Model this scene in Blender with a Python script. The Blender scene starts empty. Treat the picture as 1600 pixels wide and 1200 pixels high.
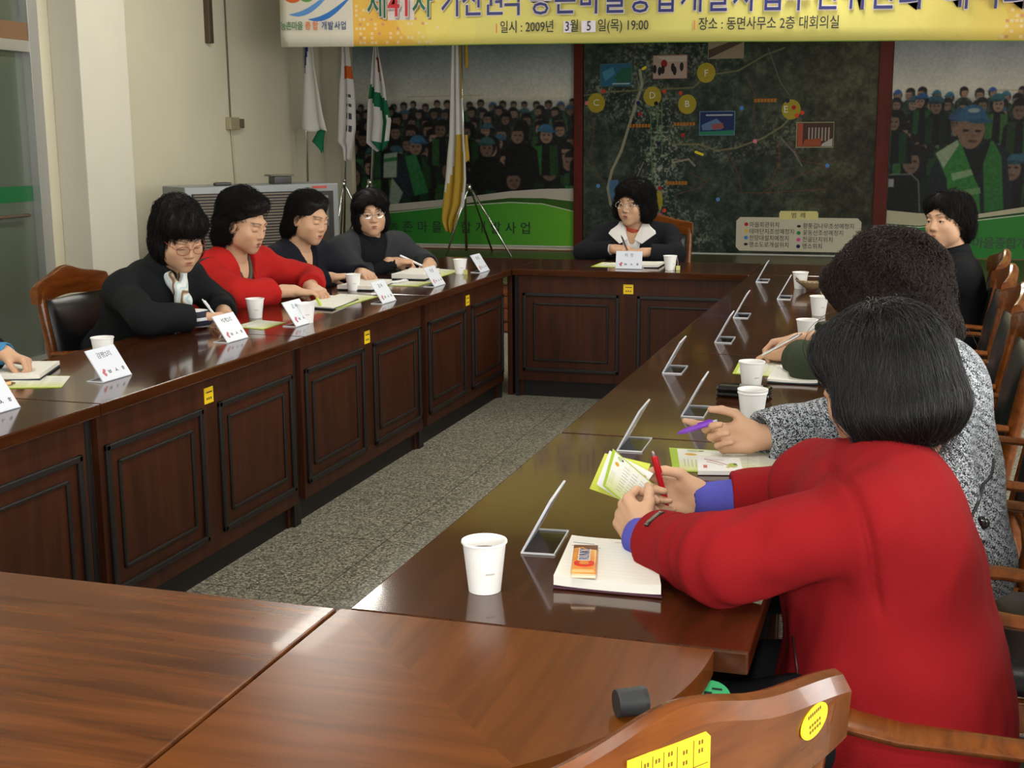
import bpy, bmesh, math, random
import numpy as np
from mathutils import Vector, Matrix, Euler

S = bpy.context.scene
COL = S.collection
PI = math.pi
rnd = random.Random(7)

# ------------------------------------------------------------------ camera
cam_d = bpy.data.cameras.new('camera')
cam = bpy.data.objects.new('camera', cam_d)
COL.objects.link(cam)
cam_d.sensor_width = 36.0
cam_d.lens = 1997.88 / 1600 * 36
cam_d.clip_start = 0.05
cam_d.clip_end = 100
cam.matrix_world = Matrix(((0.95524822, -0.04948489, 0.29163691, 0.0),
                           (0.29573241, 0.1816642, -0.93783818, 0.0),
                           (-0.00657116, 0.98211474, 0.18816869, 1.46),
                           (0, 0, 0, 1)))
S.camera = cam

# ------------------------------------------------------------------ light
S.view_settings.view_transform = 'Standard'
S.view_settings.look = 'None'
S.view_settings.gamma = 1.0
S.view_settings.use_curve_mapping = False
S.view_settings.exposure = 0.42

world = bpy.data.worlds.new('world')
S.world = world
world.use_nodes = True
world.node_tree.nodes['Background'].inputs[0].default_value = (0.75, 0.85, 1.0, 1)
world.node_tree.nodes['Background'].inputs[1].default_value = 0.6

def area(name, loc, rot, sx, sy, power, color=(1, 1, 1)):
    d = bpy.data.lights.new(name, 'AREA')
    d.shape = 'RECTANGLE'
    d.size = sx
    d.size_y = sy
    d.energy = power
    d.color = color
    o = bpy.data.objects.new(name, d)
    o.location = loc
    o.rotation_euler = rot
    COL.objects.link(o)
    return o

# daylight through the windows of the right wall and of the wall behind the photographer
area('window_daylight', (3.85, -1.2, 1.75), (0, PI / 2, 0), 1.5, 2.2, 80, (1.0, 0.97, 0.92))
area('window_daylight', (3.85, 2.4, 1.75), (0, PI / 2, 0), 1.5, 2.2, 75, (1.0, 0.97, 0.92))
area('window_daylight', (3.85, 6.0, 1.75), (0, PI / 2, 0), 1.5, 2.2, 60, (1.0, 0.97, 0.92))
area('window_daylight', (-1.9, -3.3, 1.8), (PI / 2, 0, 0), 2.6, 1.5, 62, (1.0, 0.98, 0.95))
area('window_daylight', (1.6, -3.3, 1.8), (PI / 2, 0, 0), 2.6, 1.5, 70, (1.0, 0.98, 0.95))
# the photographer's small flash
area('camera_flash', (-0.03, -0.02, 1.55), (PI / 2 - 0.19, 0, 0.3), 0.06, 0.03, 12.0, (1.0, 0.98, 0.95))

# ------------------------------------------------------------------ helpers
def link(o, parent=None):
    COL.objects.link(o)
    if parent is not None:
        o.parent = parent
    return o

def tag(o, label=None, cat=None, group=None, kind=None):
    if label: o['label'] = label
    if cat: o['category'] = cat
    if group: o['group'] = group
    if kind: o['kind'] = kind
    return o

def empty(name, loc=(0, 0, 0), rz=0.0, label=None, cat=None, group=None):
    o = bpy.data.objects.new(name, None)
    o.empty_display_size = 0.05
    o.location = loc
    o.rotation_euler = (0, 0, rz)
    COL.objects.link(o)
    return tag(o, label, cat, group)

def mesh_obj(name, bm, m, parent=None, smooth=False, auto=None):
    me = bpy.data.meshes.new(name)
    bmesh.ops.recalc_face_normals(bm, faces=bm.faces[:])
    bm.to_mesh(me)
    bm.free()
    ms = m if isinstance(m, (list, tuple)) else [m]
    for x in ms:
        me.materials.append(x)
    if smooth or auto is not None:
        me.polygons.foreach_set('use_smooth', [True] * len(me.polygons))
        if auto is not None:
            me.set_sharp_from_angle(angle=math.radians(auto))
    o = bpy.data.objects.new(name, me)
    if auto is not None:
        wn = o.modifiers.new('normals', 'WEIGHTED_NORMAL')
        wn.keep_sharp = True
    return link(o, parent)

def py_obj(name, verts, faces, m, parent=None, smooth=True):
    me = bpy.data.meshes.new(name)
    me.from_pydata([tuple(v) for v in verts], [], [tuple(f) for f in faces])
    me.materials.append(m)
    if smooth:
        me.polygons.foreach_set('use_smooth', [True] * len(me.polygons))
    me.update()
    o = bpy.data.objects.new(name, me)
    return link(o, parent)

def copy_tree(o, parent=None):
    c = o.copy()
    COL.objects.link(c)
    if parent is not None:
        c.parent = parent
        c.matrix_parent_inverse = o.matrix_parent_inverse.copy()
    for ch in list(o.children):
        copy_tree(ch, c)
    return c

def box(bm, lo, hi, bev=0.0, seg=2, mi=0):
    lo = Vector(lo); hi = Vector(hi)
    r = bmesh.ops.create_cube(bm, size=1.0)
    vs = r['verts']
    c = (lo + hi) / 2
    d = hi - lo
    for v in vs:
        v.co = Vector((c.x + v.co.x * d.x, c.y + v.co.y * d.y, c.z + v.co.z * d.z))
    fs = set()
    for v in vs:
        fs.update(v.link_faces)
    for f in fs:
        f.material_index = mi
    if bev > 0:
        es = set()
        for v in vs:
            es.update(v.link_edges)
        bmesh.ops.bevel(bm, geom=list(es), offset=bev, segments=seg, affect='EDGES', profile=0.5, clamp_overlap=True)
    return vs

def obox(bm, lo, hi, M, bev=0.0, seg=2, mi=0):
    b2 = bmesh.new()
    box(b2, lo, hi, bev, seg, mi)
    b2.transform(M)
    me = bpy.data.meshes.new('tmp')
    b2.to_mesh(me)
    b2.free()
    bm.from_mesh(me)
    bpy.data.meshes.remove(me)

def lathe(bm, prof, n=24, M=None, cap0=True, cap1=True, mi=0):
    """prof: list of (r, z) from bottom to top"""
    rings = []
    for r, z in prof:
        ring = []
        for i in range(n):
            a = 2 * PI * i / n
            p = Vector((r * math.cos(a), r * math.sin(a), z))
            ring.append(bm.verts.new(M @ p if M else p))
        rings.append(ring)
    for a, b in zip(rings, rings[1:]):
        for i in range(n):
            j = (i + 1) % n
            f = bm.faces.new((a[i], a[j], b[j], b[i]))
            f.material_index = mi
    if cap0: bm.faces.new(list(reversed(rings[0]))).material_index = mi
    if cap1: bm.faces.new(rings[-1]).material_index = mi

def tube(bm, pts, r, n=8, cap=True, mi=0, flat=None, up=None):
    """sweep a circle (or an ellipse r x flat) along pts; r may be a list"""
    pts = [Vector(p) for p in pts]
    rs = r if isinstance(r, (list, tuple)) else [r] * len(pts)
    rings = []
    prev = None
    for i, p in enumerate(pts):
        t = (pts[min(i + 1, len(pts) - 1)] - pts[max(i - 1, 0)]).normalized()
        if prev is None:
            u = Vector(up) if up is not None else (Vector((0, 0, 1)) if abs(t.z) < 0.9 else Vector((1, 0, 0)))
        else:
            u = prev
        u = (u - t * u.dot(t)).normalized()
        prev = u
        v = t.cross(u)
        ring = []
        for k in range(n):
            a = 2 * PI * k / n
            rr = rs[i]
            fl = rr if flat is None else flat * rr / max(rs)
            ring.append(bm.verts.new(p + v * (rr * math.cos(a)) + u * (fl * math.sin(a))))
        rings.append(ring)
    for a, b in zip(rings, rings[1:]):
        for k in range(n):
            j = (k + 1) % n
            bm.faces.new((a[k], a[j], b[j], b[k])).material_index = mi
    if cap:
        bm.faces.new(list(reversed(rings[0]))).material_index = mi
        bm.faces.new(rings[-1]).material_index = mi

def prism(bm, poly, z0, z1, M=None, bev=0.0, mi=0):
    """poly in xy, extruded from z0 to z1"""
    b2 = bmesh.new()
    lo = [b2.verts.new((x, y, z0)) for x, y in poly]
    hi = [b2.verts.new((x, y, z1)) for x, y in poly]
    n = len(poly)
    b2.faces.new(list(reversed(lo)))
    b2.faces.new(hi)
    for i in range(n):
        j = (i + 1) % n
        b2.faces.new((lo[i], lo[j], hi[j], hi[i]))
    for f in b2.faces:
        f.material_index = mi
    if bev > 0:
        es = [e for e in b2.edges if len(e.link_faces) == 2 and e.calc_face_angle(0) > 0.6]
        bmesh.ops.bevel(b2, geom=es, offset=bev, segments=2, affect='EDGES', profile=0.5, clamp_overlap=True)
    if M is not None:
        b2.transform(M)
    me = bpy.data.meshes.new('tmp')
    b2.to_mesh(me)
    b2.free()
    bm.from_mesh(me)
    bpy.data.meshes.remove(me)

def frame_M(o, x, y, z=None):
    x = Vector(x).normalized()
    y = Vector(y)
    y = (y - x * x.dot(y)).normalized()
    z = x.cross(y)
    return Matrix(((x.x, y.x, z.x, o[0]), (x.y, y.y, z.y, o[1]), (x.z, y.z, z.z, o[2]), (0, 0, 0, 1)))

# ------------------------------------------------------------------ materials
MATS = {}
def srgb(r, g, b):
    def f(c):
        c /= 255.0
        return c / 12.92 if c <= 0.04045 else ((c + 0.055) / 1.055) ** 2.4
    return (f(r), f(g), f(b), 1.0)

def mat(name, col, rough=0.5, metal=0.0, coat=0.0, spec=0.5, sheen=0.0, alpha=1.0, trans=0.0, bump=0.0, bscale=200.0):
    if name in MATS:
        return MATS[name]
    m = bpy.data.materials.new(name)
    m.use_nodes = True
    nt = m.node_tree
    b = nt.nodes['Principled BSDF']
    b.inputs['Base Color'].default_value = col if len(col) == 4 else (*col, 1)
    b.inputs['Roughness'].default_value = rough
    b.inputs['Metallic'].default_value = metal
    b.inputs['Coat Weight'].default_value = coat
    b.inputs['Specular IOR Level'].default_value = spec
    b.inputs['Sheen Weight'].default_value = sheen
    b.inputs['Transmission Weight'].default_value = trans
    b.inputs['Alpha'].default_value = alpha
    if bump > 0:
        tc = nt.nodes.new('ShaderNodeTexCoord')
        no = nt.nodes.new('ShaderNodeTexNoise')
        no.inputs['Scale'].default_value = bscale
        no.inputs['Detail'].default_value = 3
        bp = nt.nodes.new('ShaderNodeBump')
        bp.inputs['Strength'].default_value = bump
        bp.inputs['Distance'].default_value = 0.002
        nt.links.new(tc.outputs['Object'], no.inputs['Vector'])
        nt.links.new(no.outputs['Fac'], bp.inputs['Height'])
        nt.links.new(bp.outputs['Normal'], b.inputs['Normal'])
    MATS[name] = m
    return m

def N(nt, typ, **kw):
    n = nt.nodes.new(typ)
    for k, v in kw.items():
        if k in n.inputs:
            n.inputs[k].default_value = v
        else:
            setattr(n, k, v)
    return n

def ramp(nt, fac, stops):
    r = nt.nodes.new('ShaderNodeValToRGB')
    e = r.color_ramp.elements
    while len(e) < len(stops):
        e.new(0.5)
    for el, (p, c) in zip(e, stops):
        el.position = p
        el.color = c
    nt.links.new(fac, r.inputs['Fac'])
    return r.outputs['Color']

def wood(name, c0, c1, axis='x', scale=1.0, rough=0.12, coat=0.25, bump=0.0, spec=0.4):
    m = bpy.data.materials.new(name)
    m.use_nodes = True
    nt = m.node_tree
    b = nt.nodes['Principled BSDF']
    tc = N(nt, 'ShaderNodeTexCoord')
    mp = N(nt, 'ShaderNodeMapping')
    sc = {'x': (1.2, 14, 14), 'y': (14, 1.2, 14), 'z': (14, 14, 1.2)}[axis]
    mp.inputs['Scale'].default_value = [s * scale for s in sc]
    no = N(nt, 'ShaderNodeTexNoise', Scale=2.2, Detail=4.0, Roughness=0.58, Distortion=0.4)
    nt.links.new(tc.outputs['Object'], mp.inputs['Vector'])
    nt.links.new(mp.outputs['Vector'], no.inputs['Vector'])
    c = ramp(nt, no.outputs['Fac'], [(0.3, c0), (0.72, c1)])
    nt.links.new(c, b.inputs['Base Color'])
    b.inputs['Roughness'].default_value = rough
    b.inputs['Specular IOR Level'].default_value = spec
    b.inputs['Coat Weight'].default_value = coat
    b.inputs['Coat Roughness'].default_value = 0.04
    if bump:
        bp = N(nt, 'ShaderNodeBump', Strength=bump, Distance=0.004)
        n2 = N(nt, 'ShaderNodeTexNoise', Scale=5.0, Detail=2.0)
        nt.links.new(tc.outputs['Object'], n2.inputs['Vector'])
        nt.links.new(n2.outputs['Fac'], bp.inputs['Height'])
        nt.links.new(bp.outputs['Normal'], b.inputs['Normal'])
    MATS[name] = m
    return m

W_TOP = wood('table_wood_lengthwise', (0.034, 0.0090, 0.0028, 1), (0.066, 0.0190, 0.0055, 1), 'y')
W_TOPX = wood('table_wood_crosswise', (0.034, 0.0090, 0.0028, 1), (0.066, 0.0190, 0.0055, 1), 'x')
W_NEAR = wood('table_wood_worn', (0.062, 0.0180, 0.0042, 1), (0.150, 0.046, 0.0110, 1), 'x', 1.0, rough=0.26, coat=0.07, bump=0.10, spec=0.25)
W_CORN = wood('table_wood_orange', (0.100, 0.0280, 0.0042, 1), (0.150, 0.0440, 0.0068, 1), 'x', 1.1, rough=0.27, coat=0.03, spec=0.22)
W_FRONT = wood('panel_wood', (0.029, 0.0068, 0.0020, 1), (0.062, 0.0155, 0.0042, 1), 'z', rough=0.5, coat=0.0, spec=0.25)
W_MOULD = mat('dark_moulding', (0.007, 0.0045, 0.0035), 0.5)
W_PLINTH = mat('black_plinth', (0.006, 0.004, 0.003), 0.6)
W_CHAIR = wood('chair_wood', (0.085, 0.022, 0.0035, 1), (0.19, 0.054, 0.0085, 1), 'x', 1.3, rough=0.25, coat=0.25, spec=0.3)
LEATHER = mat('black_leather', (0.008, 0.008, 0.009), 0.38, bump=0.25, bscale=220)
YELLOW = mat('yellow_sticker', srgb(240, 200, 20), 0.5)
PAPER = mat('white_paper', (0.80, 0.80, 0.78), 0.6)
CUPM = mat('cup_paper', (0.86, 0.86, 0.84), 0.45)
BLACK = mat('black_plastic', (0.012, 0.012, 0.013), 0.3)
INK = mat('black_ink', (0.02, 0.02, 0.025), 0.7)
CHROME = mat('chrome', (0.75, 0.75, 0.75), 0.18, metal=1.0)
ALU = mat('aluminium', (0.50, 0.50, 0.49), 0.35, metal=0.7)
ACRYL = mat('acrylic_edge', (0.62, 0.64, 0.66), 0.12, spec=0.6)

LETTERS = {}
def text(body, size, m, parent, M, name='lettering', extrude=0.0004, align='CENTER', sx=1.0, bold=0.0):
    """letters become mesh; all letters of one colour on one thing are gathered into one part (see flush_text)"""
    c = bpy.data.curves.new('letters', 'FONT')
    c.body = body
    c.size = size
    c.align_x = align
    c.align_y = 'CENTER'
    c.extrude = extrude
    c.offset = bold
    c.resolution_u = 2
    o = bpy.data.objects.new('letters', c)
    COL.objects.link(o)
    me = bpy.data.meshes.new_from_object(o)
    bpy.data.objects.remove(o)
    me.transform(M @ Matrix.Diagonal((sx, 1, 1, 1)))
    bm = LETTERS.setdefault((parent.name, m.name, name), (bmesh.new(), parent, m))[0]
    bm.from_mesh(me)
    bpy.data.meshes.remove(me)

def flush_text():
    for (pn, mn, name), (bm, parent, m) in LETTERS.items():
        me = bpy.data.meshes.new(name)
        bm.to_mesh(me)
        bm.free()
        me.materials.clear()
        me.materials.append(m)
        me.polygons.foreach_set('material_index', [0] * len(me.polygons))
        link(bpy.data.objects.new(name, me), parent)
    LETTERS.clear()
# ------------------------------------------------------------------ the room
def struct(name, bm, m, parent=None, **k):
    o = mesh_obj(name, bm, m, parent, **k)
    if parent is None:
        o['kind'] = 'structure'
    return o

def floor_mat():
    m = bpy.data.materials.new('terrazzo')
    m.use_nodes = True
    nt = m.node_tree
    b = nt.nodes['Principled BSDF']
    tc = N(nt, 'ShaderNodeTexCoord')
    n1 = N(nt, 'ShaderNodeTexVoronoi', Scale=150.0)
    n2 = N(nt, 'ShaderNodeTexNoise', Scale=90.0, Detail=4.0, Roughness=0.8)
    nt.links.new(tc.outputs['Object'], n1.inputs['Vector'])
    nt.links.new(tc.outputs['Object'], n2.inputs['Vector'])
    sep = N(nt, 'ShaderNodeSeparateColor')
    nt.links.new(n1.outputs['Color'], sep.inputs[0])
    c1 = ramp(nt, sep.outputs[0], [(0.0, (0.075, 0.073, 0.058, 1)), (0.5, (0.26, 0.245, 0.195, 1)), (1.0, (0.60, 0.57, 0.46, 1))])
    c2 = ramp(nt, n2.outputs['Fac'], [(0.3, (0.45, 0.45, 0.45, 1)), (0.7, (1.3, 1.3, 1.25, 1))])
    mx = N(nt, 'ShaderNodeMix', data_type='RGBA', blend_type='MULTIPLY')
    mx.inputs[0].default_value = 1.0
    nt.links.new(c1, mx.inputs[6])
    nt.links.new(c2, mx.inputs[7])
    br = N(nt, 'ShaderNodeTexBrick', Scale=1.0)
    br.offset = 0.0
    br.inputs['Mortar Size'].default_value = 0.003
    br.inputs['Brick Width'].default_value = 0.6
    br.inputs['Row Height'].default_value = 0.6
    br.inputs['Color1'].default_value = (1, 1, 1, 1)
    br.inputs['Color2'].default_value = (0.92, 0.92, 0.92, 1)
    br.inputs['Mortar'].default_value = (0.35, 0.35, 0.35, 1)
    nt.links.new(tc.outputs['Object'], br.inputs['Vector'])
    m2 = N(nt, 'ShaderNodeMix', data_type='RGBA', blend_type='MULTIPLY')
    m2.inputs[0].default_value = 1.0
    nt.links.new(mx.outputs[2], m2.inputs[6])
    nt.links.new(br.outputs['Color'], m2.inputs[7])
    nt.links.new(m2.outputs[2], b.inputs['Base Color'])
    b.inputs['Roughness'].default_value = 0.4
    return m

def wall_mat(name, col):
    m = mat(name, col, 0.85)
    nt = m.node_tree
    b = nt.nodes['Principled BSDF']
    tc = N(nt, 'ShaderNodeTexCoord')
    n1 = N(nt, 'ShaderNodeTexNoise', Scale=1.3, Detail=4.0)
    nt.links.new(tc.outputs['Object'], n1.inputs['Vector'])
    c = ramp(nt, n1.outputs['Fac'], [(0.35, tuple(0.93 * x for x in col[:3]) + (1,)), (0.65, col)])
    nt.links.new(c, b.inputs['Base Color'])
    return m

WALL = wall_mat('wall_paint', (0.62, 0.58, 0.44, 1))
PILLAR = wall_mat('pillar_paint', (0.61, 0.58, 0.485, 1))
CEIL = mat('ceiling_paint', (0.34, 0.33, 0.30), 0.9)
XL, XR, YB, YN, ZC = -5.4, 4.0, 12.0, -3.6, 3.3

bm = bmesh.new(); box(bm, (XL - .3, YN - .3, -0.1), (XR + .3, YB + .3, 0.0)); struct('floor', bm, floor_mat())
bm = bmesh.new(); box(bm, (XL - .3, YN - .3, ZC), (XR + .3, YB + .3, ZC + .1)); struct('ceiling', bm, CEIL)
bm = bmesh.new(); box(bm, (XL - .3, YB, 0), (XR + .3, YB + .2, ZC)); struct('wall_back', bm, WALL)
# left wall with a door opening (y 5.3 .. 7.16)
bm = bmesh.new()
box(bm, (XL - .2, 7.18, 0), (XL, YB, ZC)); box(bm, (XL - .2, YN - .2, 0), (XL, 5.2, ZC)); box(bm, (XL - .2, 5.2, 2.75), (XL, 7.18, ZC))
struct('wall_left', bm, WALL)
bm = bmesh.new(); box(bm, (XL, 7.30, 0), (XL + .22, 7.84, ZC), 0.006); struct('pillar', bm, PILLAR)
# right wall and near wall, each with window openings
bm = bmesh.new()
x0, x1 = XR, XR + .2
ys = [YN, -2.3, -0.1, 1.3, 3.5, 4.9, 7.1, YB]
for a, b_, op in [(ys[0], ys[1], 0), (ys[1], ys[2], 1), (ys[2], ys[3], 0), (ys[3], ys[4], 1), (ys[4], ys[5], 0), (ys[5], ys[6], 1), (ys[6], ys[7], 0)]:
    if op:
        box(bm, (x0, a, 0), (x1, b_, 1.0)); box(bm, (x0, a, 2.5), (x1, b_, ZC))
    else:
        box(bm, (x0, a, 0), (x1, b_, ZC))
struct('wall_right', bm, WALL)
bm = bmesh.new()
box(bm, (XL - .2, YN - .2, 0), (XR + .2, YN, 1.05)); box(bm, (XL - .2, YN - .2, 2.55), (XR + .2, YN, ZC))
for a, b_ in [(XL, -3.2), (-0.6, 0.3), (2.9, XR)]:
    box(bm, (a, YN - .2, 1.05), (b_, YN, 2.55))
struct('wall_near', bm, WALL)
k = 1
def window(lo, hi, ax):
    global k
    bm = bmesh.new()
    n = 3
    L = hi[ax] - lo[ax]
    def bar(a0, a1, z0, z1):
        l = list(lo); h = list(hi)
        l[ax] = a0; h[ax] = a1; l[2] = z0; h[2] = z1
        box(bm, l, h)
    for i in range(n + 1):
        p = lo[ax] + L * i / n
        bar(max(lo[ax], p - .025), min(hi[ax], p + .025), lo[2], hi[2])
    bar(lo[ax], hi[ax], lo[2], lo[2] + .05); bar(lo[ax], hi[ax], hi[2] - .05, hi[2])
    struct('window_%d' % k, bm, ALU)
    k += 1
for a, b_ in ((-2.3, -0.1), (1.3, 3.5), (4.9, 7.1)):
    window((XR + .08, a, 1.0), (XR + .12, b_, 2.5), 1)
for a, b_ in ((-3.2, -0.6), (0.3, 2.9)):
    window((a, YN - .12, 1.05), (b_, YN - .08, 2.55), 0)

# left door: aluminium frame, dusky glass, timber transom, green band
GLASSD = mat('dusky_glass', srgb(84, 92, 80), 0.12, spec=0.6)
GREENB = mat('green_band', srgb(14, 92, 48), 0.4)
TRANS = mat('transom_wood', srgb(120, 88, 60), 0.5)
bm = bmesh.new()
for a, b_ in ((5.2, 5.3), (6.16, 6.24), (7.08, 7.18)):
    box(bm, (XL - .10, a, 0), (XL + .015, b_, 2.75), .004)
box(bm, (XL - .10, 5.2, 2.68), (XL + .012, 7.18, 2.75)); box(bm, (XL - .10, 5.2, 0), (XL + .012, 7.18, .08)); box(bm, (XL - .1, 5.3, 2.02), (XL + .008, 7.08, 2.09), .003)
door = struct('door_1', bm, ALU, auto=40)
bm = bmesh.new(); box(bm, (XL - .06, 5.3, .08), (XL - .045, 7.08, 2.02)); box(bm, (XL - .06, 5.3, 2.2), (XL - .045, 7.08, 2.68)); mesh_obj('glass_panel', bm, GLASSD, door)
bm = bmesh.new(); box(bm, (XL - .08, 5.3, 2.09), (XL + .004, 7.08, 2.20)); mesh_obj('transom_bar', bm, TRANS, door)
bm = bmesh.new(); box(bm, (XL - .0449, 5.3, 1.085), (XL - .043, 7.08, 1.185)); mesh_obj('green_band', bm, GREENB, door)
bm = bmesh.new(); tube(bm, [(XL - .044, 6.35, 1.0), (XL - .005, 6.35, 1.0), (XL - .005, 6.98, 1.0), (XL - .044, 6.98, 1.0)], .010, 8); mesh_obj('door_handle', bm, mat('handle_brown', srgb(92, 70, 58), .35), door, smooth=True)

# platform at the end of the room, with a plank front
W_STAGE = wood('platform_wood', srgb(92, 46, 18), srgb(128, 70, 28), 'x', rough=.4, coat=.15)
STOP = mat('platform_top', srgb(70, 70, 34), 0.35)
bm = bmesh.new()
box(bm, (XL, 9.30, 0), (XR, YB, .37))
st = struct('floor_platform', bm, STOP)
bm = bmesh.new()
for i, (a, b_) in enumerate([(.012, .075), (.095, .185), (.19, .28), (.285, .37)]):
    box(bm, (XL, 9.25, a), (XR, 9.30, b_), .004)
box(bm, (XL, 9.285, 0), (XR, 9.3, .37))
mesh_obj('plank_front', bm, W_STAGE, st)
bm = bmesh.new(); box(bm, (XL, 9.235, .37), (XR, YB, .392), .005); mesh_obj('platform_top', bm, STOP, st)
bm = bmesh.new(); box(bm, (XL, YB - .03, .392), (XR, YB, .40)); struct('baseboard_back', bm, W_STAGE)

# ceiling light fittings
LAMP = bpy.data.materials.new('lamp_diffuser'); LAMP.use_nodes = True
_b = LAMP.node_tree.nodes['Principled BSDF']
_b.inputs['Emission Color'].default_value = (1, .97, .88, 1); _b.inputs['Emission Strength'].default_value = 30.0
for i, (x, y) in enumerate([(-3.9, 3.2), (-3.66, 7.55), (-0.6, 1.0), (-0.6, 5.0), (-0.6, 9.0), (2.3, 3.2), (2.3, 7.0)]):
    bm = bmesh.new(); box(bm, (x - .15, y - .62, ZC - .07), (x + .15, y + .62, ZC), .01)
    lt = mesh_obj('ceiling_light', bm, mat('fitting_white', (.8, .8, .78), .5)); tag(lt, 'white fluorescent fitting on the ceiling above the meeting tables', 'ceiling light', 'fluorescent fittings on the ceiling')
    bm = bmesh.new(); box(bm, (x - .13, y - .60, ZC - .10), (x + .13, y + .60, ZC - .07), .01)
    mesh_obj('diffuser', bm, LAMP, lt)

# wall fixtures on the left wall
bm = bmesh.new(); box(bm, (XL, 9.25, 2.22), (XL + .05, 9.31, 3.05), .006)
tag(mesh_obj('wall_bar', bm, mat('bar_brown', srgb(72, 58, 42), .5)), 'dark brown upright bar fixed high on the cream side wall', 'bar')
t = empty('wall_switch', (XL, 9.63, 1.60), 0, 'small cream switch box with hanging wires on the side wall', 'switch')
bm = bmesh.new(); box(bm, (0, -.12, -.05), (.05, .03, .05), .005); mesh_obj('switch_box', bm, mat('switch_cream', srgb(150, 140, 112), .5), t)
bm = bmesh.new(); box(bm, (0, .035, -.035), (.045, .12, .04), .004); mesh_obj('socket', bm, mat('socket_brown', srgb(100, 84, 66), .5), t)
bm = bmesh.new(); tube(bm, [(.012, -.03, 1.69), (.014, -.06, 1.0), (.012, -.05, .05)], .006, 6); mesh_obj('upper_wire', bm, mat('wire_grey', srgb(86, 80, 62), .6), t)
bm = bmesh.new(); tube(bm, [(.012, -.05, -.05), (.013, -.02, -.5), (.012, .0, -1.0)], .007, 6); mesh_obj('lower_wire', bm, mat('wire_cream', srgb(165, 158, 132), .6), t)
# ------------------------------------------------------------------ printed posters on the back wall (painted as numpy pictures)
nr = np.random.default_rng(11)

def vnoise(h, w, cell, oct=4, seed=0, rough=0.55):
    r = np.random.default_rng(seed)
    out = np.zeros((h, w)); amp = 1.0; tot = 0
    for o in range(oct):
        c = max(2.0, cell / 2 ** o)
        gh, gw = int(h / c) + 3, int(w / c) + 3
        g = r.random((gh, gw))
        yy, xx = np.arange(h) / c, np.arange(w) / c
        y0, x0 = yy.astype(int), xx.astype(int)
        fy, fx = (yy - y0)[:, None], (xx - x0)[None, :]
        fy, fx = fy * fy * (3 - 2 * fy), fx * fx * (3 - 2 * fx)
        a = g[y0][:, x0]; b = g[y0][:, x0 + 1]; c_ = g[y0 + 1][:, x0]; d = g[y0 + 1][:, x0 + 1]
        out += amp * ((a * (1 - fx) + b * fx) * (1 - fy) + (c_ * (1 - fx) + d * fx) * fy)
        tot += amp; amp *= rough
    return out / tot

class Pic:
    def __init__(s, x0, y0, x1, y1, k):
        s.x0, s.y0, s.k = x0, y0, k
        s.w, s.h = int((x1 - x0) * k), int((y1 - y0) * k)
        s.a = np.zeros((s.h, s.w, 3))
        s.X, s.Y = np.meshgrid(x0 + (np.arange(s.w) + .5) / k, y0 + (np.arange(s.h) + .5) / k)
    def win(s, xa, ya, xb, yb):
        k = s.k
        i0, i1 = max(0, int((ya - s.y0) * k) - 2), min(s.h, int((yb - s.y0) * k) + 3)
        j0, j1 = max(0, int((xa - s.x0) * k) - 2), min(s.w, int((xb - s.x0) * k) + 3)
        return slice(i0, max(i0, i1)), slice(j0, max(j0, j1))
    def put(s, sl, m, c, al=1.0):
        m = np.clip(m, 0, 1)[..., None] * al
        s.a[sl] = s.a[sl] * (1 - m) + np.array(c, float) * m
    def ell(s, cx, cy, rx, ry, c, al=1.0, half=None):
        sl = s.win(cx - rx, cy - ry, cx + rx, cy + ry)
        X, Y = s.X[sl], s.Y[sl]
        d = (1 - np.sqrt(((X - cx) / rx) ** 2 + ((Y - cy) / ry) ** 2)) * min(rx, ry) * s.k + .5
        if half == 'top': d = np.minimum(d, (cy - Y) * s.k + .5)
        if half == 'bot': d = np.minimum(d, (Y - cy) * s.k + .5)
        s.put(sl, d, c, al)
    def poly(s, pts, c, al=1.0):
        pts = np.array(pts, float)
        sl = s.win(pts[:, 0].min(), pts[:, 1].min(), pts[:, 0].max(), pts[:, 1].max())
        X, Y = s.X[sl], s.Y[sl]
        ins = np.zeros(X.shape, bool); n = len(pts)
        for i in range(n):
            (xa, ya), (xb, yb) = pts[i], pts[(i + 1) % n]
            if ya == yb: continue
            ins ^= ((ya > Y) != (yb > Y)) & (X < (xb - xa) * (Y - ya) / (yb - ya) + xa)
        s.put(sl, ins.astype(float), c, al)
    def line(s, pts, w, c, al=1.0):
        for (xa, ya), (xb, yb) in zip(pts, pts[1:]):
            sl = s.win(min(xa, xb) - w, min(ya, yb) - w, max(xa, xb) + w, max(ya, yb) + w)
            X, Y = s.X[sl], s.Y[sl]
            dx, dy = xb - xa, yb - ya
            t = np.clip(((X - xa) * dx + (Y - ya) * dy) / (dx * dx + dy * dy + 1e-9), 0, 1)
            d = np.hypot(X - xa - t * dx, Y - ya - t * dy)
            s.put(sl, (w / 2 - d) * s.k + .5, c, al)
    def blur(s, n=1, y0=0, y1=None):
        h = s.a[y0:y1]
        for _ in range(n):
            h = (np.roll(h, 1, 0) + 2 * h + np.roll(h, -1, 0)) / 4
            h = (np.roll(h, 1, 1) + 2 * h + np.roll(h, -1, 1)) / 4
        s.a[y0:y1] = h
    def image(s, name):
        im = bpy.data.images.new(name, s.w, s.h)
        px = np.ones((s.h, s.w, 4), np.float32)
        px[..., :3] = np.clip(s.a[::-1], 0, 255) / 255
        im.pixels.foreach_set(px.ravel())
        im.update()
        im.pack()
        return im

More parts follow.
